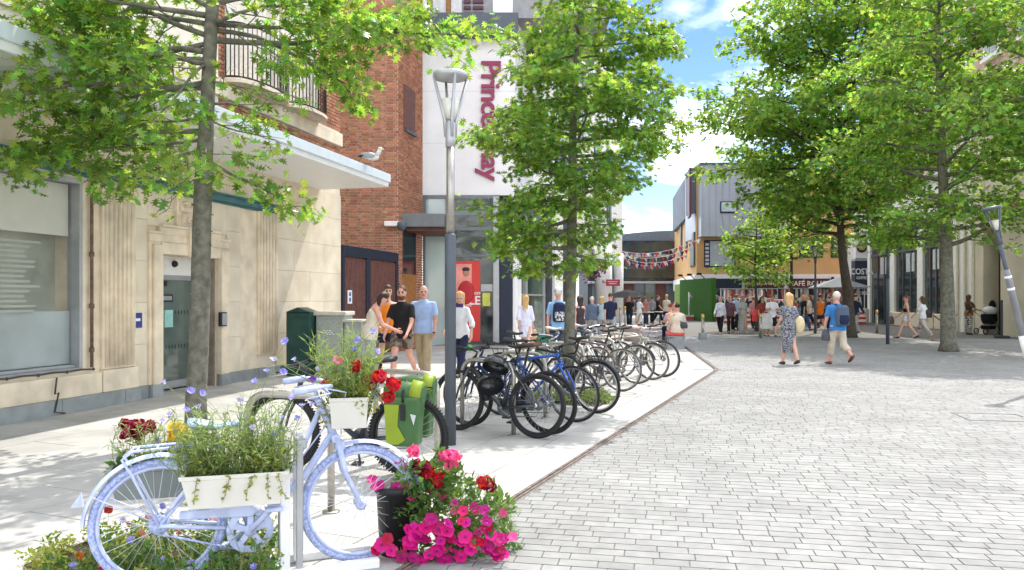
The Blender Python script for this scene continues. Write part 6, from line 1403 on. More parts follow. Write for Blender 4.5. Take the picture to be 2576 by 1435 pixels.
def person(label, loc, face, H, pose, top=None, bottom=None, hair='brown', style='short', skin='fair', fem=False, sleeve='short', legs='long', shoes=None, vox=.017, lean=0, head=(0, 0), beard=None, strap=False, skirt=None, build=1.0, cap=None, group=None):
    root = thing('person', label, 'person', loc, R_(face), group or 'people in the street'); sk = SK[skin]; h = H
    pose = dict(STAND, **pose); V_ = Vector
    shw = (.086 if fem else .100)*h; hipw = .052*h
    hl = {}
    def rx(a): return V_((0, math.sin(R_(a)), -math.cos(R_(a))))
    lo = 1e9
    for s_, k in ((-1, 'legL'), (1, 'legR')):
        a, kn = pose[k]; hp = V_((s_*hipw, 0, 0)); kp = hp+rx(a)*.245*h; ap = kp+rx(a-kn)*.235*h
        tilt = max(0, kn-a-14)*.9 if a < 5 else (-8 if a > 15 and a < 60 else 0)
        fd = V_((0, math.cos(R_(-tilt)), math.sin(R_(-tilt)))); hl[k] = [hp, kp, ap, fd, s_]
        lo = min(lo, ap.z-.045*h, (ap+fd*.1*h).z-.03*h if tilt > 0 else 9)
    hz = -lo if 'sit' not in pose else pose['sit']+.065*h
    O = V_((0, 0, hz))
    for k in hl: hl[k][0] = hl[k][0]+O; hl[k][1] = hl[k][1]+O; hl[k][2] = hl[k][2]+O
    U_ = V_((0, math.sin(R_(lean)), math.cos(R_(lean)))); Fw = V_((0, math.cos(R_(lean)), -math.sin(R_(lean)))); X = V_((1, 0, 0))
    sp_ = lambda t, f=0: O+U_*t*h+Fw*f*h
    hu = V_((0, math.sin(R_(lean+head[0])), math.cos(R_(lean+head[0])))); hf = V_((0, math.cos(R_(lean+head[0])), -math.sin(R_(lean+head[0]))))
    rot = Matrix.Rotation(R_(head[1]), 3, 'Z'); hf = rot @ hf; hu = rot @ hu if abs(head[1]) > 0 else hu; hx = hf.cross(hu)
    nk = sp_(.325, -.005); hc = nk+hu*.083*h+hf*.012*h
    HM = Matrix((hx, hf, hu)).transposed()
    bd_ = build
    tor = [(-.075, .05, .045), (-.03, .092 if fem else .085, .062), (.03, .088 if fem else .083, .06), (.10, .068 if fem else .078, .053), (.18, .080 if fem else .092, .066 if fem else .062), (.235, .088 if fem else .104, .055), (.275, .070 if fem else .082, .046), (.30, .046, .038), (.318, .034, .032)]
    def rings(d, t0=-9, t1=9, k=1.0): return [(sp_(t), (a*k*bd_)*h+d+(.010*h if d and t < .06 else 0), (b*k*bd_)*h+d+(.010*h if d and t < .06 else 0)) for t, a, b in tor if t0 <= t <= t1]
    B = MB(); loft(B, rings(0), X, Fw)
    frustum(B, sp_(.29), .036*h, hc, .034*h)
    B.ell(hc, (.046*h, .056*h, .068*h), 16, 12, HM); B.ell(hc-hu*.034*h+hf*.014*h, (.034*h, .036*h, .034*h), 12, 8, HM)
    B.ell(hc+hf*.058*h-hu*.012*h, (.010*h, .016*h, .016*h), 8, 6, HM)
    for s_ in (-1, 1): B.ell(hc+hx*s_*.044*h-hf*.004*h, (.006*h, .012*h, .018*h), 8, 6, HM)
    E = MB()
    for s_ in (-1, 1): E.ell(hc+hf*.0535*h+hx*s_*.019*h+hu*.004*h, (.0100*h, .006*h, .0058*h), 8, 5, HM, 1); E.ell(hc+hf*.0535*h+hx*s_*.019*h+hu*.017*h, (.0145*h, .005*h, .0042*h), 8, 4, HM, 3)
    E.ell(hc+hf*.0515*h-hu*.034*h, (.017*h, .005*h, .0045*h), 8, 5, HM, 2)
    arms = {}
    for s_, k in ((-1, 'armL'), (1, 'armR')):
        pi_, ab, el = pose[k]; sh = sp_(.262)+X*s_*shw*bd_
        d1 = V_((s_*math.sin(R_(ab)), math.sin(R_(pi_+lean*.6))*math.cos(R_(ab)), -math.cos(R_(pi_+lean*.6))*math.cos(R_(ab)))); e = sh+d1*.165*h
        d2_ = V_((s_*math.sin(R_(ab*.3))-s_*.18*math.sin(R_(min(el, 80))), math.sin(R_(pi_+el+lean*.6)), -math.cos(R_(pi_+el+lean*.6)))).normalized(); w_ = e+d2_*.145*h
        arms[k] = (sh, e, w_, d2_, s_)
        capsule(B, sp_(.278)+X*s_*shw*.3, .026*h, sh, .028*h); capsule(B, sh, .029*h*bd_, e, .023*h*bd_); capsule(B, e, .023*h*bd_, w_, .0165*h)
        pal = w_+d2_*.030*h; ax_ = X.cross(d2_).normalized()
        B.tube([w_-d2_*.01*h, w_+d2_*.02*h, w_+d2_*.052*h], [.016*h, .021*h, .020*h], 10, flat=.55)
        wd = d2_.cross(X*s_).normalized(); inn = -X*s_
        for i, (of, ln) in enumerate(((-.0135, .043), (-.0045, .049), (.0045, .046), (.0135, .036))):
            b0 = w_+d2_*.046*h+wd*of*h; b1 = b0+d2_*ln*.45*h+inn*.004*h; b2 = b1+(d2_*.8+inn*.6).normalized()*ln*.35*h; b3 = b2+(d2_*.4+inn*.9).normalized()*ln*.25*h
            E.tube([b0, b1, b2, b3], [.0052*h, .0050*h, .0046*h, .0036*h], 6)
        tb = w_+d2_*.018*h-wd*.016*h; E.tube([tb, tb+(d2_*.6-wd*.55+inn*.3).normalized()*.022*h, tb+(d2_*.8-wd*.45+inn*.5).normalized()*.045*h], [.0065*h, .006*h, .0042*h], 6)
    for k, (hp, kp, ap, fd, s_) in hl.items():
        capsule(B, hp, .052*h*bd_, kp, .034*h*bd_); 
        calf = kp.lerp(ap, .3); capsule(B, kp, .033*h, calf-V_((0, .006*h, 0)), .034*h*bd_); capsule(B, calf-V_((0, .006*h, 0)), .034*h*bd_, ap, .021*h)
        capsule(B, ap, .022*h, ap+fd*.085*h-V_((0, 0, .028*h)), .018*h)
        sm_ = shoes or shoe_d
        S_ = MB(); upv = fd.cross(X).normalized() if True else None; upv = X.cross(fd).normalized(); base = ap-upv*.030*h
        loft(S_, [(base-fd*.034*h, .012*h, .010*h), (base-fd*.028*h+upv*.004*h, .022*h, .022*h), (base+upv*.008*h, .024*h, .026*h), (base+fd*.04*h, .026*h, .019*h), (base+fd*.085*h-upv*.003*h, .027*h, .014*h), (base+fd*.108*h-upv*.005*h, .014*h, .008*h)], X, upv, 12)
        S_.build('shoe', sm_, root, world=False, bevel=0); 
    for p_ in root.children[-2:]:
        for pl in p_.data.polygons: pl.use_smooth = True
    job('body', B, [sk, eye_m, lip_m, HAIR.get(hair, eye_m)], root, vox*.8, 3, E)
    # clothes
    if top:
        T = MB(); d = .009*h
        if sleeve == 'dress' or skirt: rr = rings(d, -.04)
        else: rr = [(sp_(-.055), (.094 if fem else .088)*bd_*h+.02*h, .064*bd_*h+.02*h)]+rings(d, -.04)
        if sleeve == 'vest' or sleeve == 'none': rr = [q for q in rr][:-3]+[(sp_(.285), .050*h, .042*h)]
        if sleeve == 'bando': rr = rings(d, .09, .2)
        loft(T, rr, X, Fw)
        for k, (sh, e, w_, d2_, s_) in arms.items():
            if sleeve == 'short': capsule(T, sp_(.272)+X*s_*shw*.35, .034*h, sh, .034*h*bd_); frustum(T, sh, .034*h*bd_, sh.lerp(e, .75), .037*h*bd_)
            elif sleeve == 'long': capsule(T, sp_(.272)+X*s_*shw*.35, .034*h, sh, .034*h*bd_); capsule(T, sh, .034*h*bd_, e, .030*h*bd_); frustum(T, e, .030*h*bd_, w_, .025*h)
            elif sleeve == 'half': capsule(T, sp_(.272)+X*s_*shw*.35, .034*h, sh, .034*h*bd_); capsule(T, sh, .034*h*bd_, e, .036*h*bd_); frustum(T, e, .036*h, e.lerp(w_, .35), .036*h)
        if skirt:                                   # dress: (length below hip as fraction, hem half-width)
            ln, hw = skirt; kk = [(-.03, .096, .066), (-.09, .098*1.0, .074)]; kk += [(-.09-ln*f, .098+(hw-.098)*f, .074+(hw*.8-.074)*f) for f in (.4, .75, 1)]
            mid = (hl['legL'][1]+hl['legR'][1])/2-O
            loft(T, [(O+V_((0, mid.y*max(0, -t)/.25*.6, t*h)), a*h+d*.6, b*h+d*.6) for t, a, b in kk][::-1], X, V_((0, 1, 0)))
        job('dress' if skirt else 'top', T, [top], root, vox*.9, 3)
    if bottom and not skirt:
        T = MB(); d = .006*h; ex = {'long': 1.0, 'crop': .62, 'knee': .12, 'short': -.35, 'mini': -.55}[legs]
        loft(T, [(sp_(t), a*h*bd_+d, b*h*bd_+d) for t, a, b in ((-.07, .09, .06), (-.02, .092 if fem else .088, .064), (.03, .087, .061), (.055, .083, .058))], X, Fw)
        for k, (hp, kp, ap, fd, s_) in hl.items():
            lo_ = .010*h if legs != 'tight' else .004*h
            if ex < 0: frustum(T, hp, .060*h*bd_, hp.lerp(kp, 1+ex), .054*h*bd_+lo_)
            else:
                capsule(T, hp, .058*h*bd_, kp, .040*h*bd_+lo_*.6); frustum(T, kp, .041*h*bd_+lo_*.6, kp.lerp(ap, max(ex, .08)*.98), .033*h*bd_+lo_*.8 if legs != 'knee' else .046*h)
        job('shorts' if ex < .5 else 'trousers', T, [bottom], root, vox*.9, 3)
    # hair
    if style != 'bald' or beard:
        G = MB(); b0 = hc-hf*.008*h+hu*.020*h
        if style != 'bald': G.ell(b0, (.049*h, .054*h, .058*h), 14, 10, HM)
        if style == 'fringe': G.v, G.f, G.m, G.s = [], [], [], []; G.ell(hc-hf*.018*h-hu*.004*h, (.053*h, .047*h, .036*h), 14, 10, HM)
        if style in ('long', 'medium'):
            e = {'long': .20, 'medium': .10}[style]; dn_ = V_((0, -.15, -1)).normalized()
            for s_ in (-1, 0, 1):
                q = b0-hf*.022*h+hx*s_*.026*h; q2 = q-hu*.04*h; capsule(G, q, .036*h, q2, .034*h); capsule(G, q2, .034*h, q2+dn_*e*h*(.8 if s_ else 1), .020*h)
        if style == 'bun': G.ell(b0-hf*.055*h+hu*.02*h, .026*h, 10, 8)
        if style == 'pony': capsule(G, b0-hf*.05*h+hu*.01*h, .022*h, b0-hf*.075*h-hu*.09*h, .012*h)
        if style == 'quiff': G.ell(b0+hf*.02*h+hu*.030*h, (.042*h, .045*h, .032*h), 12, 8, HM)
        if beard: G.ell(hc-hu*.046*h+hf*.022*h, (.040*h, .038*h, .030*h), 12, 8, HM)
        if style == 'bald' and beard: G.ell(hc-hf*.014*h+hu*.012*h, (.0465*h, .05*h, .056*h), 12, 8, HM)
        job('hair' if style != 'bald' else 'beard', G, [HAIR[hair]], root, vox*.75, 3)
    if cap:
        G = MB(); G.ell(hc+hu*.022*h, (.052*h, .060*h, .050*h), 14, 9, HM); G.prism([hc+hf*a*h+hx*b*h+hu*.02*h for a, b in ((.03, -.045), (.095, -.03), (.105, 0), (.095, .03), (.03, .045))], hu*.008*h); G.build('cap', cap, root, world=False)
    root['neck'] = (nk.x, nk.y, nk.z); root['hL'] = tuple(arms['armL'][2]+arms['armL'][3]*.06*h); root['hR'] = tuple(arms['armR'][2]+arms['armR'][3]*.06*h); root['hz'] = hz
    return root
def lw(p, v): return Matrix.Translation(p.location) @ Matrix.Rotation(p.rotation_euler.z, 4, 'Z') @ Vector(v)
def backpack(label, p, m1, m2, y=-.19, dz=.30, s_=1.0):
    c = Vector((0, y, p['hz']+dz)); r = thing('backpack', label, 'backpack', lw(p, c), p.rotation_euler.z, 'backpacks worn by walkers')
    m = MB(); loft(m, [((0, 0, -.22*s_), .11*s_, .06*s_), ((0, 0, -.2*s_), .145*s_, .085*s_), ((0, 0, 0), .15*s_, .09*s_), ((0, 0, .17*s_), .13*s_, .075*s_), ((0, .01, .22*s_), .08*s_, .05*s_)], (1, 0, 0), (0, 1, 0)); m.build('bag', m1, r, world=False); 
    m = MB(); loft(m, [((0, -.06*s_, -.19*s_), .09*s_, .05*s_), ((0, -.075*s_, -.1*s_), .11*s_, .045*s_), ((0, -.065*s_, 0), .10*s_, .04*s_), ((0, -.05*s_, .02*s_), .08*s_, .02*s_)], (1, 0, 0), (0, 1, 0)); m.build('pocket', m2, r, world=False)
    for q in (-1, 1): m = MB(); m.tube([(q*.07, .06, .18*s_), (q*.085, .12, .24*s_), (q*.095, .26, .2*s_), (q*.105, .30, .05*s_), (q*.11, .12, -.16*s_)], .013, 5, flat=.4); m.build('strap', m2, r, world=False)
    return r
def tote(label, pos, rz, w_, h_, d_, m1, cat='bag', txt=None, handles=True, name='shopping_bag'):
    r = thing(name, label, cat, pos, rz); m = MB()
    loft(m, [((0, 0, -h_), w_*.46, d_*.45), ((0, 0, -h_*.95), w_*.5, d_*.5), ((0, 0, -h_*.5), w_*.52, d_*.55), ((0, 0, -h_*.12), w_*.42, d_*.35), ((0, 0, 0), w_*.3, d_*.12)], (1, 0, 0), (0, 1, 0), 14); m.build('bag', m1, r, world=False)
    if handles: m = MB(); m.tube([(-w_*.2, 0, -.02), (-w_*.1, 0, .1), (w_*.1, 0, .1), (w_*.2, 0, -.02)], .008, 5); m.build('handle', m1, r, world=False)
    if txt: text('lettering', txt, w_*.36, (-w_*.3, -d_*.57, -h_*.55), (R_(90), 0, 0), letter_white, r, .003, bold=True).matrix_parent_inverse = Matrix()
    return r
white_c = cloth('white', (.74, .74, .74)); navy_c = cloth('navy', (.018, .025, .06)); black_c = cloth('black', (.016, .016, .018)); cream_c = cloth('cream', (.66, .58, .47)); khaki_c = cloth('khaki', (.42, .34, .22)); beige_c = cloth('beige', (.55, .48, .38)); denim_c = cloth('denim', (.06, .09, .17)); lblue_c = cloth('light blue', (.36, .48, .74)); orange_c = cloth('orange', (.78, .22, .02)); grey_c = cloth('grey', (.32, .33, .35))
NV = .0125
# group by the gate
woman1 = person('woman in a cream sleeveless top bending over a bicycle', GR(930, 966), -78, 1.66, dict(armL=(10, 6, 50), armR=(14, 4, 44), legL=(8, 4), legR=(2, 2)), cream_c, grey_c, 'dark', 'medium', 'pink', True, 'vest', 'long', shoe_l, NV, 14, (28, 0), build=1.1)
man2 = person('bearded man in a black and grey T-shirt and camouflage shorts', XY(1012, 13.6), 168, 1.76, dict(WALK2, armR=(18, 10, 18)), black_c, patt('camouflage cloth', (.09, .06, .05), (.22, .17, .13), 14, 'blotch'), 'brown', 'short', 'pink', False, 'short', 'short', shoe_d, NV, 2, (4, 10), beard=True)
man3 = person('young man in an orange vest behind the bearded man', XY(975, 15.4), 200, 1.80, WALK, orange_c, navy_c, 'brown', 'quiff', 'fair', False, 'vest', 'short', shoe_d, NV)
man4 = person('white-haired man in a light blue shirt and khaki trousers', GR(1066, 943), 172, 1.76, dict(legL=(12, 4), legR=(-10, 16), armL=(4, 9, 14), armR=(0, 8, 10)), lblue_c, khaki_c, 'grey', 'fringe', 'pink', False, 'short', 'long', shoe_b, NV, 1, (6, 14), build=1.1)
m = MB(); q = Vector(man4['hL']); m.lathe([(.027, -.012), (.027, .012)], 12, (q.x, q.y-.0, q.z+.09)); m.build('wrist_watch', black_metal, man4, world=False)
g2 = MB(); 
woman5 = person('woman in a pale shirt and dark trousers half behind the lamp post', XY(1160, 14.6), 160, 1.68, dict(WALK, armL=(8, 26, 12)), patt('thin striped cloth', (.62, .62, .66), (.75, .75, .78), 60), navy_c, 'blond', 'medium', 'fair', True, 'half', 'long', shoe_d, NV, 6, (10, 20))
m = MB(); loft(m, [((0, .08, 1.32), .09, .05), ((0, .09, 1.38), .075, .06), ((0, .06, 1.43), .05, .05)], (1, 0, 0), (0, 1, 0)); m.build('scarf', cloth('violet', (.08, .04, .16)), woman5, world=False)
# walking away from the camera
woman6 = person('long-haired blond woman in a short white dress with a paper bag', XY(1322, 20.6), -6, 1.64, dict(WALK, armR=(0, 10, 22)), cloth('lilac white', (.68, .68, .80)), None, 'blond', 'long', 'fair', True, 'half', skirt=(.13, .112), vox=NV)
tote('brown paper carrier bag held by the woman in white', lw(woman6, Vector(woman6['hR'])), R_(20), .26, .38, .14, mat('kraft paper', (.50, .33, .16), .8, var=.08))
man7 = person('man in a blue T-shirt, cap and navy backpack walking away', XY(1404, 17.2), 4, 1.78, dict(WALK2, armL=(0, 9, 6)), cloth('sky blue', (.26, .45, .72)), denim_c, 'grey', 'short', 'pink', False, 'short', 'long', vox=NV, cap=cloth('faded denim', (.20, .28, .38)))
backpack('navy and white patterned backpack on the man in the blue T-shirt', man7, navy_c, patt('black white print', (.05, .05, .08), (.6, .6, .6), 22, 'blotch'))
tote('dark green plastic carrier bag with white letters', lw(man7, Vector(man7['hL']))+Vector((-.08, 0, -.04)), R_(5), .42, .50, .16, mat('green plastic', (.012, .14, .075), .35, var=.12), txt='USC')
person('dark-haired woman in denim beyond the oak trunk', XY(1458, 21.5), 20, 1.62, WALK, cloth('dark print', (.05, .04, .05)), denim_c, 'dark', 'medium', 'pink', True, 'vest')
person('stooping white-haired walker in a slate blue jacket', XY(1490, 27), 0, 1.62, WALK, cloth('slate', (.12, .15, .22)), grey_c, 'grey', 'short', 'fair', False, 'long', lean=12, build=1.15)
person('woman in pale blue beside the stooping walker', XY(1514, 28), -5, 1.62, WALK2, cloth('pale aqua', (.40, .55, .60)), grey_c, 'blond', 'medium', 'fair', True, 'short')
person('man in a navy T-shirt and grey shorts walking away', XY(1536, 26.5), 3, 1.74, WALK, navy_c, grey_c, 'brown', 'short', 'pink', False, 'short', 'short')
# bench with seated people
bq = GR(1700, 878); bench = thing('bench', 'long bench with a red seat and grey sides by the drain corner', 'bench', bq, R_(80))
ba = Vector((math.cos(R_(80)), math.sin(R_(80)), 0))
m = MB(); m.box((1.0, 0, .43), (2.3, .52, .05)); m.build('seat', mat('red bench seat', (.55, .05, .05), .5, var=.1), bench, .01, world=False)
for x_ in (-.08, 2.08): m = MB(); m.box((x_, 0, .2), (.07, .5, .40)); m.build('end_panel', plinth_m, bench, .008, world=False)
m = MB(); m.box((1.0, .17, .2), (2.0, .04, .36)); m.build('side_panel', plinth_m, bench, .005, world=False); m = MB(); m.box((1.0, -.24, .41), (2.3, .03, .03)); m.build('edge_rail', light_steel, bench, world=False)
def sit_at(u, v): return Vector((bq.x, bq.y, 0))+Matrix.Rotation(R_(80), 3, 'Z') @ Vector((u, v, 0))
wS = person('woman in a cream blouse with crossbody bag seated on the bench end', sit_at(.15, -.05), -20, 1.64, dict(SIT, legL=(86, 84), legR=(92, 40), sit=.455), cream_c, cloth('pale trousers', (.6, .5, .4)), 'dark', 'bun', 'pink', True, 'half', 'crop', shoe_d, .014, build=1.15)
tote('small dark grey crossbody bag on the seated woman', lw(wS, (.20, -.08, .80)), R_(-20), .22, .19, .1, mat('grey leather', (.05, .05, .055), .5), name='handbag', handles=False)
m = MB(); m.tube([(-.12, -.085, 1.02+.0), (0, -.10, .92), (.17, -.10, .75)], .012, 5, flat=.5); m.build('strap', black_metal, wS, world=False)
person('smiling man in a peach top seated facing the camera', sit_at(.7, .0), 165, 1.72, dict(SIT, sit=.455), cloth('peach', (.72, .34, .20)), beige_c, 'brown', 'short', 'pink', False, 'short', 'short', vox=.014)
person('person in a lilac top with dark red hair seated with their back turned', sit_at(1.9, .05), 15, 1.62, dict(SIT, sit=.455), cloth('lilac grey', (.48, .46, .56)), navy_c, 'red', 'bun', 'fair', True, 'short', vox=.015, lean=8)
# market crowd
person('woman in a white jacket and black leggings carrying a black bag', GR(1812, 840), 150, 1.64, WALK, patt('white jacket cloth', (.66, .68, .74), (.5, .52, .6), 9, 'blotch'), black_c, 'brown', 'pony', 'fair', True, 'long', 'long', shoe_l)
person('woman in a plum top and wide black trousers', GR(1838, 838), 165, 1.63, WALK2, cloth('plum', (.12, .06, .08)), black_c, 'brown', 'medium', 'fair', True, 'half', 'long')
person('woman in a long grey-green dress looking back', GR(1868, 838), 175, 1.66, WALK, cloth('sage', (.33, .36, .33)), None, 'brown', 'short', 'tan', True, 'short', skirt=(.30, .125), shoes=shoe_l)
wc = person('dark-haired woman with a red bag beside the man in white', GR(1918, 845), 190, 1.58, dict(STAND, armL=(30, 8, 70)), cloth('rust', (.25, .05, .04)), black_c, 'dark', 'medium', 'tan', True, 'short', 'short')
person('man in a white T-shirt and black shorts looking down', GR(1942, 846), 170, 1.70, dict(WALK, armL=(25, 8, 70), armR=(25, 8, 75)), white_c, black_c, 'red', 'short', 'pink', False, 'short', 'knee', head=(25, 0))
tote('large off-white tote bag carried by the couple', PX(1928, 788, 30), 0, .50, .62, .12, mat('canvas', (.60, .58, .53), .9), name='tote_bag')
tote('bright red shopping bag in front of the market', PX(1907, 778, 31), 0, .5, .5, .15, red_m)
w15 = person('blond woman in a dark patterned dress walking away', GR(1984, 917), 6, 1.62, dict(legL=(10, 6), legR=(-10, 20), armL=(10, 5, 50), armR=(0, 10, 30)), patt('woven check dress', (.035, .04, .055), (.34, .35, .38), 26, 'blotch', zs=2.6), None, 'blond', 'medium', 'fair', True, 'short', skirt=(.26, .082), shoes=shoe_d, vox=NV, build=1.04)
hb_ = thing('shoulder_bag', 'cream straw shoulder bag on the woman in the patterned dress', 'bag', lw(w15, (.24, -.02, .95))); m = MB(); m.ell((0, 0, -.05), (.13, .09, .20), 14, 10); m.build('bag', mat('cream straw', (.68, .55, .32), .8, var=.12, ns=30), hb_, world=False); m = MB(); m.tube([(-.04, 0, .12), (-.06, 0, .3), (-.04, 0, .42)], .012, 5); m.build('strap', shoe_b, hb_, world=False)
m16 = person('white-haired man in a blue shirt and beige cropped trousers walking away', GR(2107, 917), 8, 1.66, dict(legL=(14, 4), legR=(-14, 40), armL=(4, 12, 12), armR=(8, 10, 14)), cloth('cobalt', (.05, .20, .48)), beige_c, 'grey', 'short', 'pink', False, 'short', 'crop', shoe_b, NV, 3, build=1.12)
backpack('grey and navy backpack on the white-haired man', m16, cloth('steel blue', (.08, .11, .16)), navy_c, -.2, .26, 1.05)
tote('grey cap and jacket bundle at the hip of the white-haired man', lw(m16, Vector(m16['hL']))+Vector((.06, -.04, .10)), 0, .24, .26, .14, cloth('dark grey', (.09, .09, .11)), name='jacket_bundle', cat='jacket', handles=False)
person('man in an orange T-shirt and navy shorts near the stalls', GR(2062, 836), 0, 1.74, WALK, cloth('burnt orange', (.68, .17, .02)), navy_c, 'dark', 'short', 'tan', False, 'vest', 'short')
person('person in a navy jacket just right of the dark trunk', GR(2152, 838), -60, 1.74, WALK, navy_c, grey_c, 'dark', 'short', 'fair', False, 'long', 'long')
w19 = person('red-haired woman in a strapless top and pale shorts', GR(2280, 851), 60, 1.66, WALK, black_c, cloth('pale grey', (.60, .60, .62)), 'red', 'pony', 'fair', True, 'bando', 'mini', shoe_d)
tote('dark handbag carried by the woman in pale shorts', lw(w19, Vector(w19['hR']))+Vector((-.25, -.05, .05)), 0, .30, .30, .12, mat('dark leather', (.06, .04, .045), .5), name='handbag')
w20 = person('woman in a white T-shirt and colourful patterned trousers', GR(2320, 849), 30, 1.62, WALK2, white_c, patt('colourful print', (.30, .02, .16), (.5, .48, .42), 11, 'cell'), 'brown', 'medium', 'fair', True, 'short', 'long', shoe_l)
tote('black shoulder bag on the woman in patterned trousers', lw(w20, (.2, -.1, 1.1)), 0, .34, .34, .14, black_metal, name='handbag')
w21 = person('woman in leopard print trousers standing with a pushchair', GR(2437, 842), -70, 1.66, dict(STAND, armL=(34, 6, 40), armR=(34, 6, 40)), patt('black tan top', (.03, .03, .03), (.35, .13, .04), 7, 'blotch'), patt('leopard print', (.05, .05, .05), (.6, .58, .52), 22, 'blotch'), 'brown', 'long', 'tan', True, 'short', 'long', shoe_b)
# distant café crowd
rg = random.Random(9); cols = [white_c, navy_c, cloth('rose', (.5, .2, .22)), grey_c, black_c, cream_c, denim_c]
far = [(1583, 40, 'person in dark clothes under the parasol at the far cafe', 'brown', False), (1608, 38, 'woman in a white dress striding past the far cafe', 'dark', True), (1624, 44, 'person in rose near the far cafe tables', 'brown', True), (1641, 47, 'person in grey queueing at the far cafe', 'dark', False), (1655, 45, 'person in black standing by the glazed building', 'brown', False), (1677, 42, 'person in cream close to the green hoarding', 'blond', True), (1596, 50, 'person in denim farthest along the street', 'dark', False)]
for i, (dx, Y, lb, hr, fm_) in enumerate(far):
    if i == 1: person(lb, XY(dx, Y), -60, 1.66, dict(WALK, armL=(60, 20, 20)), white_c, None, hr, 'bun', 'tan', True, 'short', skirt=(.2, .12), vox=.022)
    else: person(lb, XY(dx, Y), rg.uniform(0, 360), rg.uniform(1.6, 1.78), rg.choice((WALK, WALK2, STAND)), [black_c, None, cols[2], grey_c, black_c, cream_c, denim_c][i], rg.choice((navy_c, denim_c, black_c)), hr, 'short', 'fair', fm_, 'short', vox=.024)
mk = [(1740, 34, 'shopper in white behind the white bunting pole', white_c), (1852, 36, 'shopper in pale blue behind the plum top woman', lblue_c), (1895, 38, 'shopper in rose at the stall by the small tree', cols[2]), (2022, 36, 'shopper in black bending over the stall', black_c), (2036, 37, 'shopper in cream next to the slim lamp post', cream_c), (2085, 36, 'shopper in navy behind the man in orange', navy_c), (2002, 38, 'shopper in rust red at the middle stall', cloth('rust', (.25, .05, .04)))]
for i, (dx, Y, lb, tp) in enumerate(mk):
    if i == 0: continue
    person(lb, XY(dx, Y), rg.uniform(0, 360), rg.uniform(1.58, 1.74), rg.choice((WALK, WALK2, STAND)), tp, rg.choice((navy_c, denim_c, black_c)), rg.choice(('brown', 'dark', 'blond', 'red')), rg.choice(('short', 'medium')), 'fair', i % 2 == 0, 'short', vox=.024)
# turn the rough shapes into smooth continuous surfaces
dgp = bpy.context.evaluated_depsgraph_get()
done_ = []
for o, ex, ms in JOBS: done_.append(bpy.data.meshes.new_from_object(o.evaluated_get(dgp)))
for (o, ex, ms), me in zip(JOBS, done_):
    o.modifiers.clear(); old = o.data
    nv = len(me.vertices)
    if not ex and nv:                                # folds in cloth, strands in hair
        co = np.empty(nv*3); me.vertices.foreach_get('co', co); co = co.reshape(-1, 3); no_ = np.empty(nv*3); me.vertices.foreach_get('normal', no_); no_ = no_.reshape(-1, 3)
        hr = o.name.startswith(('hair', 'beard')); sc_ = Vector((34, 34, 9)) if hr else Vector((13, 13, 6)); am = .009 if hr else .010; sd = len(o.name)*7.3+co[0][2]*50
        d = np.array([noise.noise(Vector((c[0]*sc_.x+sd, c[1]*sc_.y, c[2]*sc_.z+c[0]*5))) for c in co]); co += no_*(d*am)[:, None]; me.vertices.foreach_set('co', co.ravel())
    if ex:
        bm = bmesh.new(); bm.from_mesh(me); bm.from_mesh(ex.mesh('x', ms)); bm.to_mesh(me); bm.free()
    mi_ = np.zeros(len(me.polygons), np.int32); me.polygons.foreach_get('material_index', mi_); me.materials.clear()
    for q in ms: me.materials.append(q)
    me.polygons.foreach_set('material_index', mi_)
    me.polygons.foreach_set('use_smooth', np.ones(len(me.polygons), bool)); o.data = me; me.update()
# ================================================================== market, hoarding, bunting, small street things
turf = mat('artificial grass', (.035, .13, .012), .95, var=.2, ns=9, bump=1.0, bs=14); turf_l = mat('pale artificial grass', (.20, .32, .07), .95, var=.15, ns=6)
a, b = XY(1710, 55), XY(1790, 49.5); HP = Plane(a, b-a); LH = (b-a).length
ho = thing('green_hoarding', 'tall hoarding covered in bright artificial grass', 'hoarding', a)
fb('front_panel', HP, 0, LH, 0, 2.85, -.3, 0, turf, ho); q = XY(1697, 57); x = MB(); x.prism([a, a+HP.n*-.3, q+HP.n*-.3, q], (0, 0, 2.55)); x.build('return_panel', turf_l, ho)
x = MB(); [x.tube([HP.pt(LH*t, 2.8, -.05), HP.pt(LH*t, 3.15, .35)], .03, 5) for t in (.2, .5, .8)]; x.build('lamp_arm', black_metal, ho)
for i, t in enumerate((.2, .5, .8)): x = MB(); x.box(HP.pt(LH*t, 3.15, .4), (.3, .2, .14)); x.build('floodlight', black_metal, ho)
flag_w = mat('white cotton flag', (.72, .70, .66), .8); flag_r = mat('red cotton flag', (.62, .06, .05), .8); flag_b = mat('blue cotton flag', (.03, .05, .25), .8); flag_p = mat('pink cotton flag', (.72, .30, .30), .8)
FLAGM = {}
def flag_mesh(m, s_):
    k = (m.name, s_)
    if k not in FLAGM: FLAGM[k] = MB().add([(-s_*.5, 0, 0), (s_*.5, 0, 0), (.05*s_, .04*s_, -s_*1.15), (-s_*.5, .006, 0), (s_*.5, .006, 0), (.05*s_, .04*s_+.006, -s_*1.15)], [(0, 1, 2), (5, 4, 3), (0, 3, 4, 1), (1, 4, 5, 2), (2, 5, 3, 0)]).mesh('flag', m)
    return FLAGM[k]
def bunting(label, p, q, sag, n, cols_, s_=.28, grp='strings of bunting'):
    r = thing('bunting', label, 'bunting', p, group=grp); p, q = Vector(p), Vector(q)
    pts = [p.lerp(q, t)-Vector((0, 0, sag*4*t*(1-t))) for t in [i/16 for i in range(17)]]; MB().tube(pts, .012, 4).build('cord', white_paint, r)
    rz = math.atan2((q-p).y, (q-p).x); rg = random.Random(len(label))
    for i in range(n):
        t = (i+.5)/n; c = p.lerp(q, t)-Vector((0, 0, sag*4*t*(1-t))); o = link('flag', flag_mesh(cols_[i % len(cols_)], s_), r, True); o.location = c; o.rotation_euler = (rg.gauss(0, .3), rg.gauss(0, .15), rz+rg.gauss(0, .3))
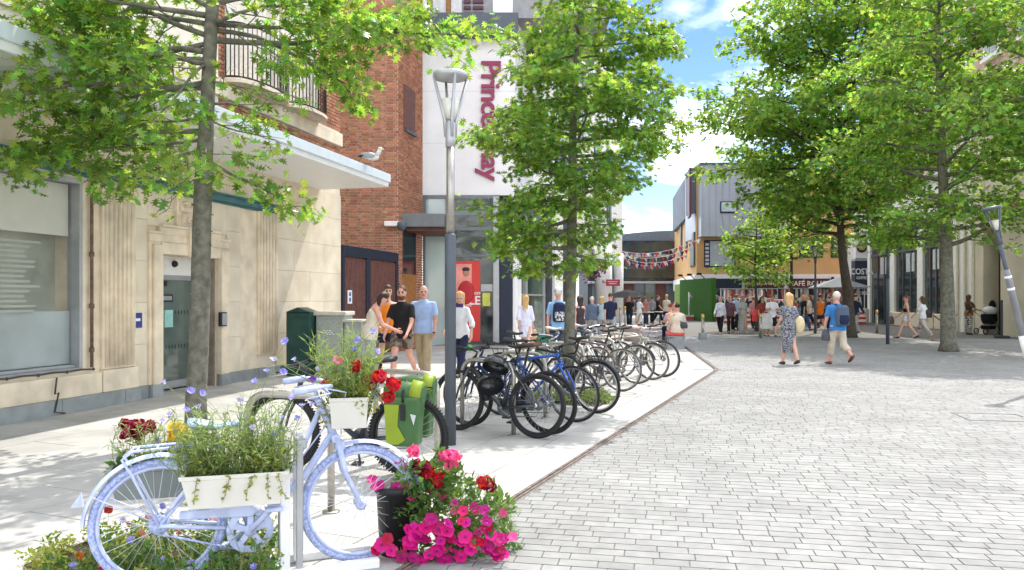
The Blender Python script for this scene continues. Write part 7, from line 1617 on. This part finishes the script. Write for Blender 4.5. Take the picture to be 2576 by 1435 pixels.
P1, P2 = GR(1733, 806), GR(1787, 806)
def flag_pole(label, p):
    r = thing('bunting_pole', label, 'pole', p, group='white bunting poles'); MB().lathe([(.045, .3), (.045, 1.95)], 10, p).build('pole', white_paint, r); MB().box(p+Vector((0, 0, .3)), (1.1, .5, .12)).build('base_top', mat('cream block', (.62, .55, .45), .7), r, .02); MB().box(p+Vector((0, 0, .12)), (.8, .4, .24)).build('base', mat('red block', (.6, .08, .09), .6), r, .02)
flag_pole('white pole in a red block in front of the green hoarding', P1); flag_pole('white pole in a red block at the right end of the hoarding', P2)
bunting('white bunting drooping between two poles before the hoarding', P1+Vector((0, 0, 1.9)), P2+Vector((0, 0, 1.9)), .5, 9, [flag_w], .2)
for i, (d0, d1, Y0, Y1, y0, y1, lb) in enumerate(((1788, 1905, 52, 44, 738, 744, 'pink and white bunting between the hoarding and the small tree'), (1905, 2040, 44, 44, 744, 742, 'pink and white bunting over the middle stalls'), (2040, 2140, 44, 46, 742, 740, 'pink and white bunting behind the white-haired man'))):
    bunting(lb, PX(d0, y0, Y0), PX(d1, y1, Y1), .25, 16, [flag_w, flag_p], .24)
for i, (y0, y1, d0, d1, lb) in enumerate(((632, 600, 1562, 1762, 'highest string of red white and blue bunting across the far street'), (640, 622, 1560, 1740, 'second string of red white and blue bunting across the far street'), (648, 640, 1568, 1728, 'third string of red white and blue bunting across the far street'), (655, 648, 1575, 1700, 'lowest string of red white and blue bunting across the far street'))):
    bunting(lb, PX(d0, y0, 52), PX(d1, y1, 46+i), .45, 20, [flag_r, flag_w, flag_b], .27)
# stalls with striped cloths
red_w = mat('red stripe', (.60, .06, .05), .8); goods = [mat('pink goods', (.62, .25, .26), .8), mat('white goods', (.7, .68, .64), .8), mat('rust goods', (.35, .10, .06), .8), mat('dark goods', (.05, .045, .05), .8)]
def stall(label, c, W, rz, canopy=False):
    r = thing('market_stall', label, 'market stall', c, rz, 'market stalls in front of the restaurants'); n = 6
    for i in range(n):
        MB().box((0, -.45, .10+i*.14), (W, .03, .14)).build('cloth_stripe', red_w if i % 2 == 0 else white_paint, r, world=False)
    MB().box((0, 0, .92), (W+.1, 1.0, .05)).build('table_top', white_paint, r, world=False)
    for sx_ in (-1, 1):
        for sy in (-1, 1): MB().lathe([(.025, 0), (.025, 2.1)], 8, (sx_*W*.48, sy*.42, 0)).build('post', white_paint, r, world=False)
    MB().box((0, 0, 2.1), (W, .9, .03)).build('top_frame', light_steel, r, world=False)
    rg = random.Random(int(W*100)+len(label))
    for i in range(int(W*7)):
        x0 = rg.uniform(-W*.46, W*.46); hh = rg.uniform(.3, .7); b_ = MB(); loft(b_, [((x0, .1, 2.05-hh), .10, .03), ((x0, .1, 2.05-hh*.5), .12, .05), ((x0, .1, 2.05), .06, .03)], (1, 0, 0), (0, 1, 0), 8); b_.build('hanging_garment', rg.choice(goods), r, world=False)
    for i in range(int(W*3)):
        x0 = rg.uniform(-W*.44, W*.44); b_ = MB(); b_.lathe([(.08, .945), (.11, 1.0), (.09, 1.12)], 8, (x0, rg.uniform(-.3, .1), 0)); b_.build('goods', rg.choice(goods), r, world=False)
    if canopy: x = MB(); x.add([(-W*.6, -.7, 2.15), (W*.6, -.7, 2.15), (W*.6, .7, 2.15), (-W*.6, .7, 2.15), (0, 0, 2.75)], [(0, 1, 4), (1, 2, 4), (2, 3, 4), (3, 0, 4), (3, 2, 1, 0)]); x.build('canopy', mat('grey canvas', (.20, .22, .23), .8), r, world=False)
stall('striped stall with pink goods by the small tree', XY(1870, 46), 2.6, 0); stall('striped stall behind the couple with the white bag', XY(1960, 45), 2.4, 0); stall('striped stall with dark garments near the slim lamp post', XY(2035, 44), 2.6, 0); stall('stall under a pitched grey canopy by the dark trunk', XY(2112, 44), 2.6, 0, True)
q = XY(2018, 40); ab = thing('sign_board', 'blue folding sign board standing by the stalls', 'sign', q, R_(10)); 
for s_ in (-1, 1): x = MB(); x.obox((0, s_*.14, .55), (.62, 0, 0), (0, -s_*.2, 1.1), (0, .03, 0)); x.build('board', mat('blue board', (.10, .28, .55), .5, var=.15), ab, world=False)
x = MB(); x.box((0, -.09, 1.1), (.66, .05, .05)); x.build('rim', slate_paint, ab, world=False)
# concrete seats beside the bench
for i, (dx, Y, lb) in enumerate(((1608, 27, 'pinkish concrete planter block farther from the bench'), (1632, 25, 'pinkish concrete planter block next to the bench'))):
    q = XY(dx, Y); r = thing('planter_block', lb, 'planter', q, R_(20)); MB().box((0, 0, .25), (.9, .7, .5)).build('block', mat('pink concrete', (.40, .32, .30), .85, var=.1), r, .02, world=False); MB().box((0, 0, .52), (.94, .74, .05)).build('rim', mat('pale pink concrete', (.58, .46, .45), .8), r, .01, world=False)
q = XY(1578, 42); pa = thing('parasol', 'dark cafe parasol at the far tables', 'parasol', q); MB().lathe([(.03, 0), (.03, 1.9)], 8, q).build('pole', white_paint, pa); MB().lathe([(1.1, 1.55), (.6, 1.85), (.05, 2.0)], 8, q, sm=False).build('canopy', black_c, pa)
for i, (dx, Y) in enumerate(((1600, 41), (1630, 43), (1660, 44))):
    q = XY(dx, Y); r = thing('cafe_table', ['cafe table nearest the parasol', 'middle cafe table before the glazed building', 'cafe table nearest the green hoarding'][i], 'table', q); MB().lathe([(.35, .72), (.35, .75)], 16, q).build('top', white_paint, r); MB().lathe([(.03, 0), (.03, .72)], 8, q).build('leg', black_metal, r); MB().lathe([(.22, 0), (.2, .03)], 12, q).build('foot', black_metal, r)
# pushchair and menu stand by the doorway
q = GR(2486, 841); ps = thing('pushchair', 'dark pushchair with a white blanket beside the standing woman', 'pushchair', q, R_(10))
for x_, y_, r_ in ((-.35, -.25, .13), (-.35, .25, .13), (.38, -.22, .11), (.38, .22, .11)):
    w_ = ring(r_-.02, .022, 20, 6); ww = w_.build('wheel', rubber, ps, world=False); ww.location = (x_, y_, r_); MB().lathe([(.05, -.02), (.05, .02)], 10, (0, 0, 0), (0, 1, 0)).build('hub', light_steel, ww, world=False)
x = MB()
for y_ in (-.24, .24): x.tube([(-.35, y_, .13), (.1, y_, .55), (-.55, y_, 1.02)], .014, 6); x.tube([(.38, y_, .11), (.1, y_, .55)], .014, 6)
x.tube([(-.55, -.24, 1.02), (-.55, .24, 1.02)], .016, 6); x.build('frame', black_metal, ps, world=False)
x = MB(); loft(x, [((.05, 0, .45), .28, .18), ((.05, 0, .6), .36, .22), ((.02, 0, .85), .34, .22)], (1, 0, 0), (0, 1, 0)); x.build('seat', black_c, ps, world=False)
x = MB(); x.ell((.1, 0, .98), (.34, .24, .2), 12, 8); x.build('blanket', white_c, ps, world=False); x = MB(); loft(x, [((.0, 0, .22), .3, .2), ((.0, 0, .36), .33, .22)], (1, 0, 0), (0, 1, 0)); x.build('basket', black_c, ps, world=False); x = MB(); x.ell((.2, 0, 1.18), (.12, .15, .26), 12, 8); x.build('hood', black_c, ps, world=False)
q = GR(2520, 850); ms = thing('menu_stand', 'dark free-standing menu board outside the doorway', 'sign', q, R_(60)); MB().box((0, 0, .72), (.55, .06, 1.44)).build('frame', navy_frame, ms, .01, world=False); MB().box((0, -.035, 1.15), (.36, .01, .42)).build('paper', letter_white, ms, world=False); MB().box((0, 0, .04), (.75, .5, .08)).build('base', black_metal, ms, .01, world=False)
q = XY(2348, 27); st = thing('barrier_post', 'thin rope barrier post before the coffee shop', 'barrier', q); MB().lathe([(.12, 0), (.12, .03), (.02, .05), (.02, .95), (.035, 1.0)], 12, q).build('post', wood_orange, st); x = MB(); x.tube([q+Vector((0, 0, .9)), q+Vector((.9, .8, .55)), q+Vector((1.9, 1.8, .9))], .02, 6); x.build('rope', black_metal, st)
# hanging basket under the white building's edge
q = PX(1490, 680, 33); hbk = thing('hanging_basket', 'hanging basket of purple leaves under the white building', 'hanging basket', q); x = MB(); x.lathe([(.05, -.25), (.25, -.1), (.3, .05)], 12, q); x.build('basket', black_metal, hbk)
rs = np.random.RandomState(3); k = 260; v = rs.normal(0, .22, (k, 3))+np.array(q)
scatter_leaves('foliage', v, rs.normal(0, 1, (k, 3)), .16, 'dia', leafmat('purple leaf', (.10, .03, .08), (.2, .05, .14)), rs, hbk)
x = MB(); x.tube([q+Vector((0, 0, .05)), q+Vector((0, 0, .9))], .015, 5); x.build('chain', black_metal, hbk)
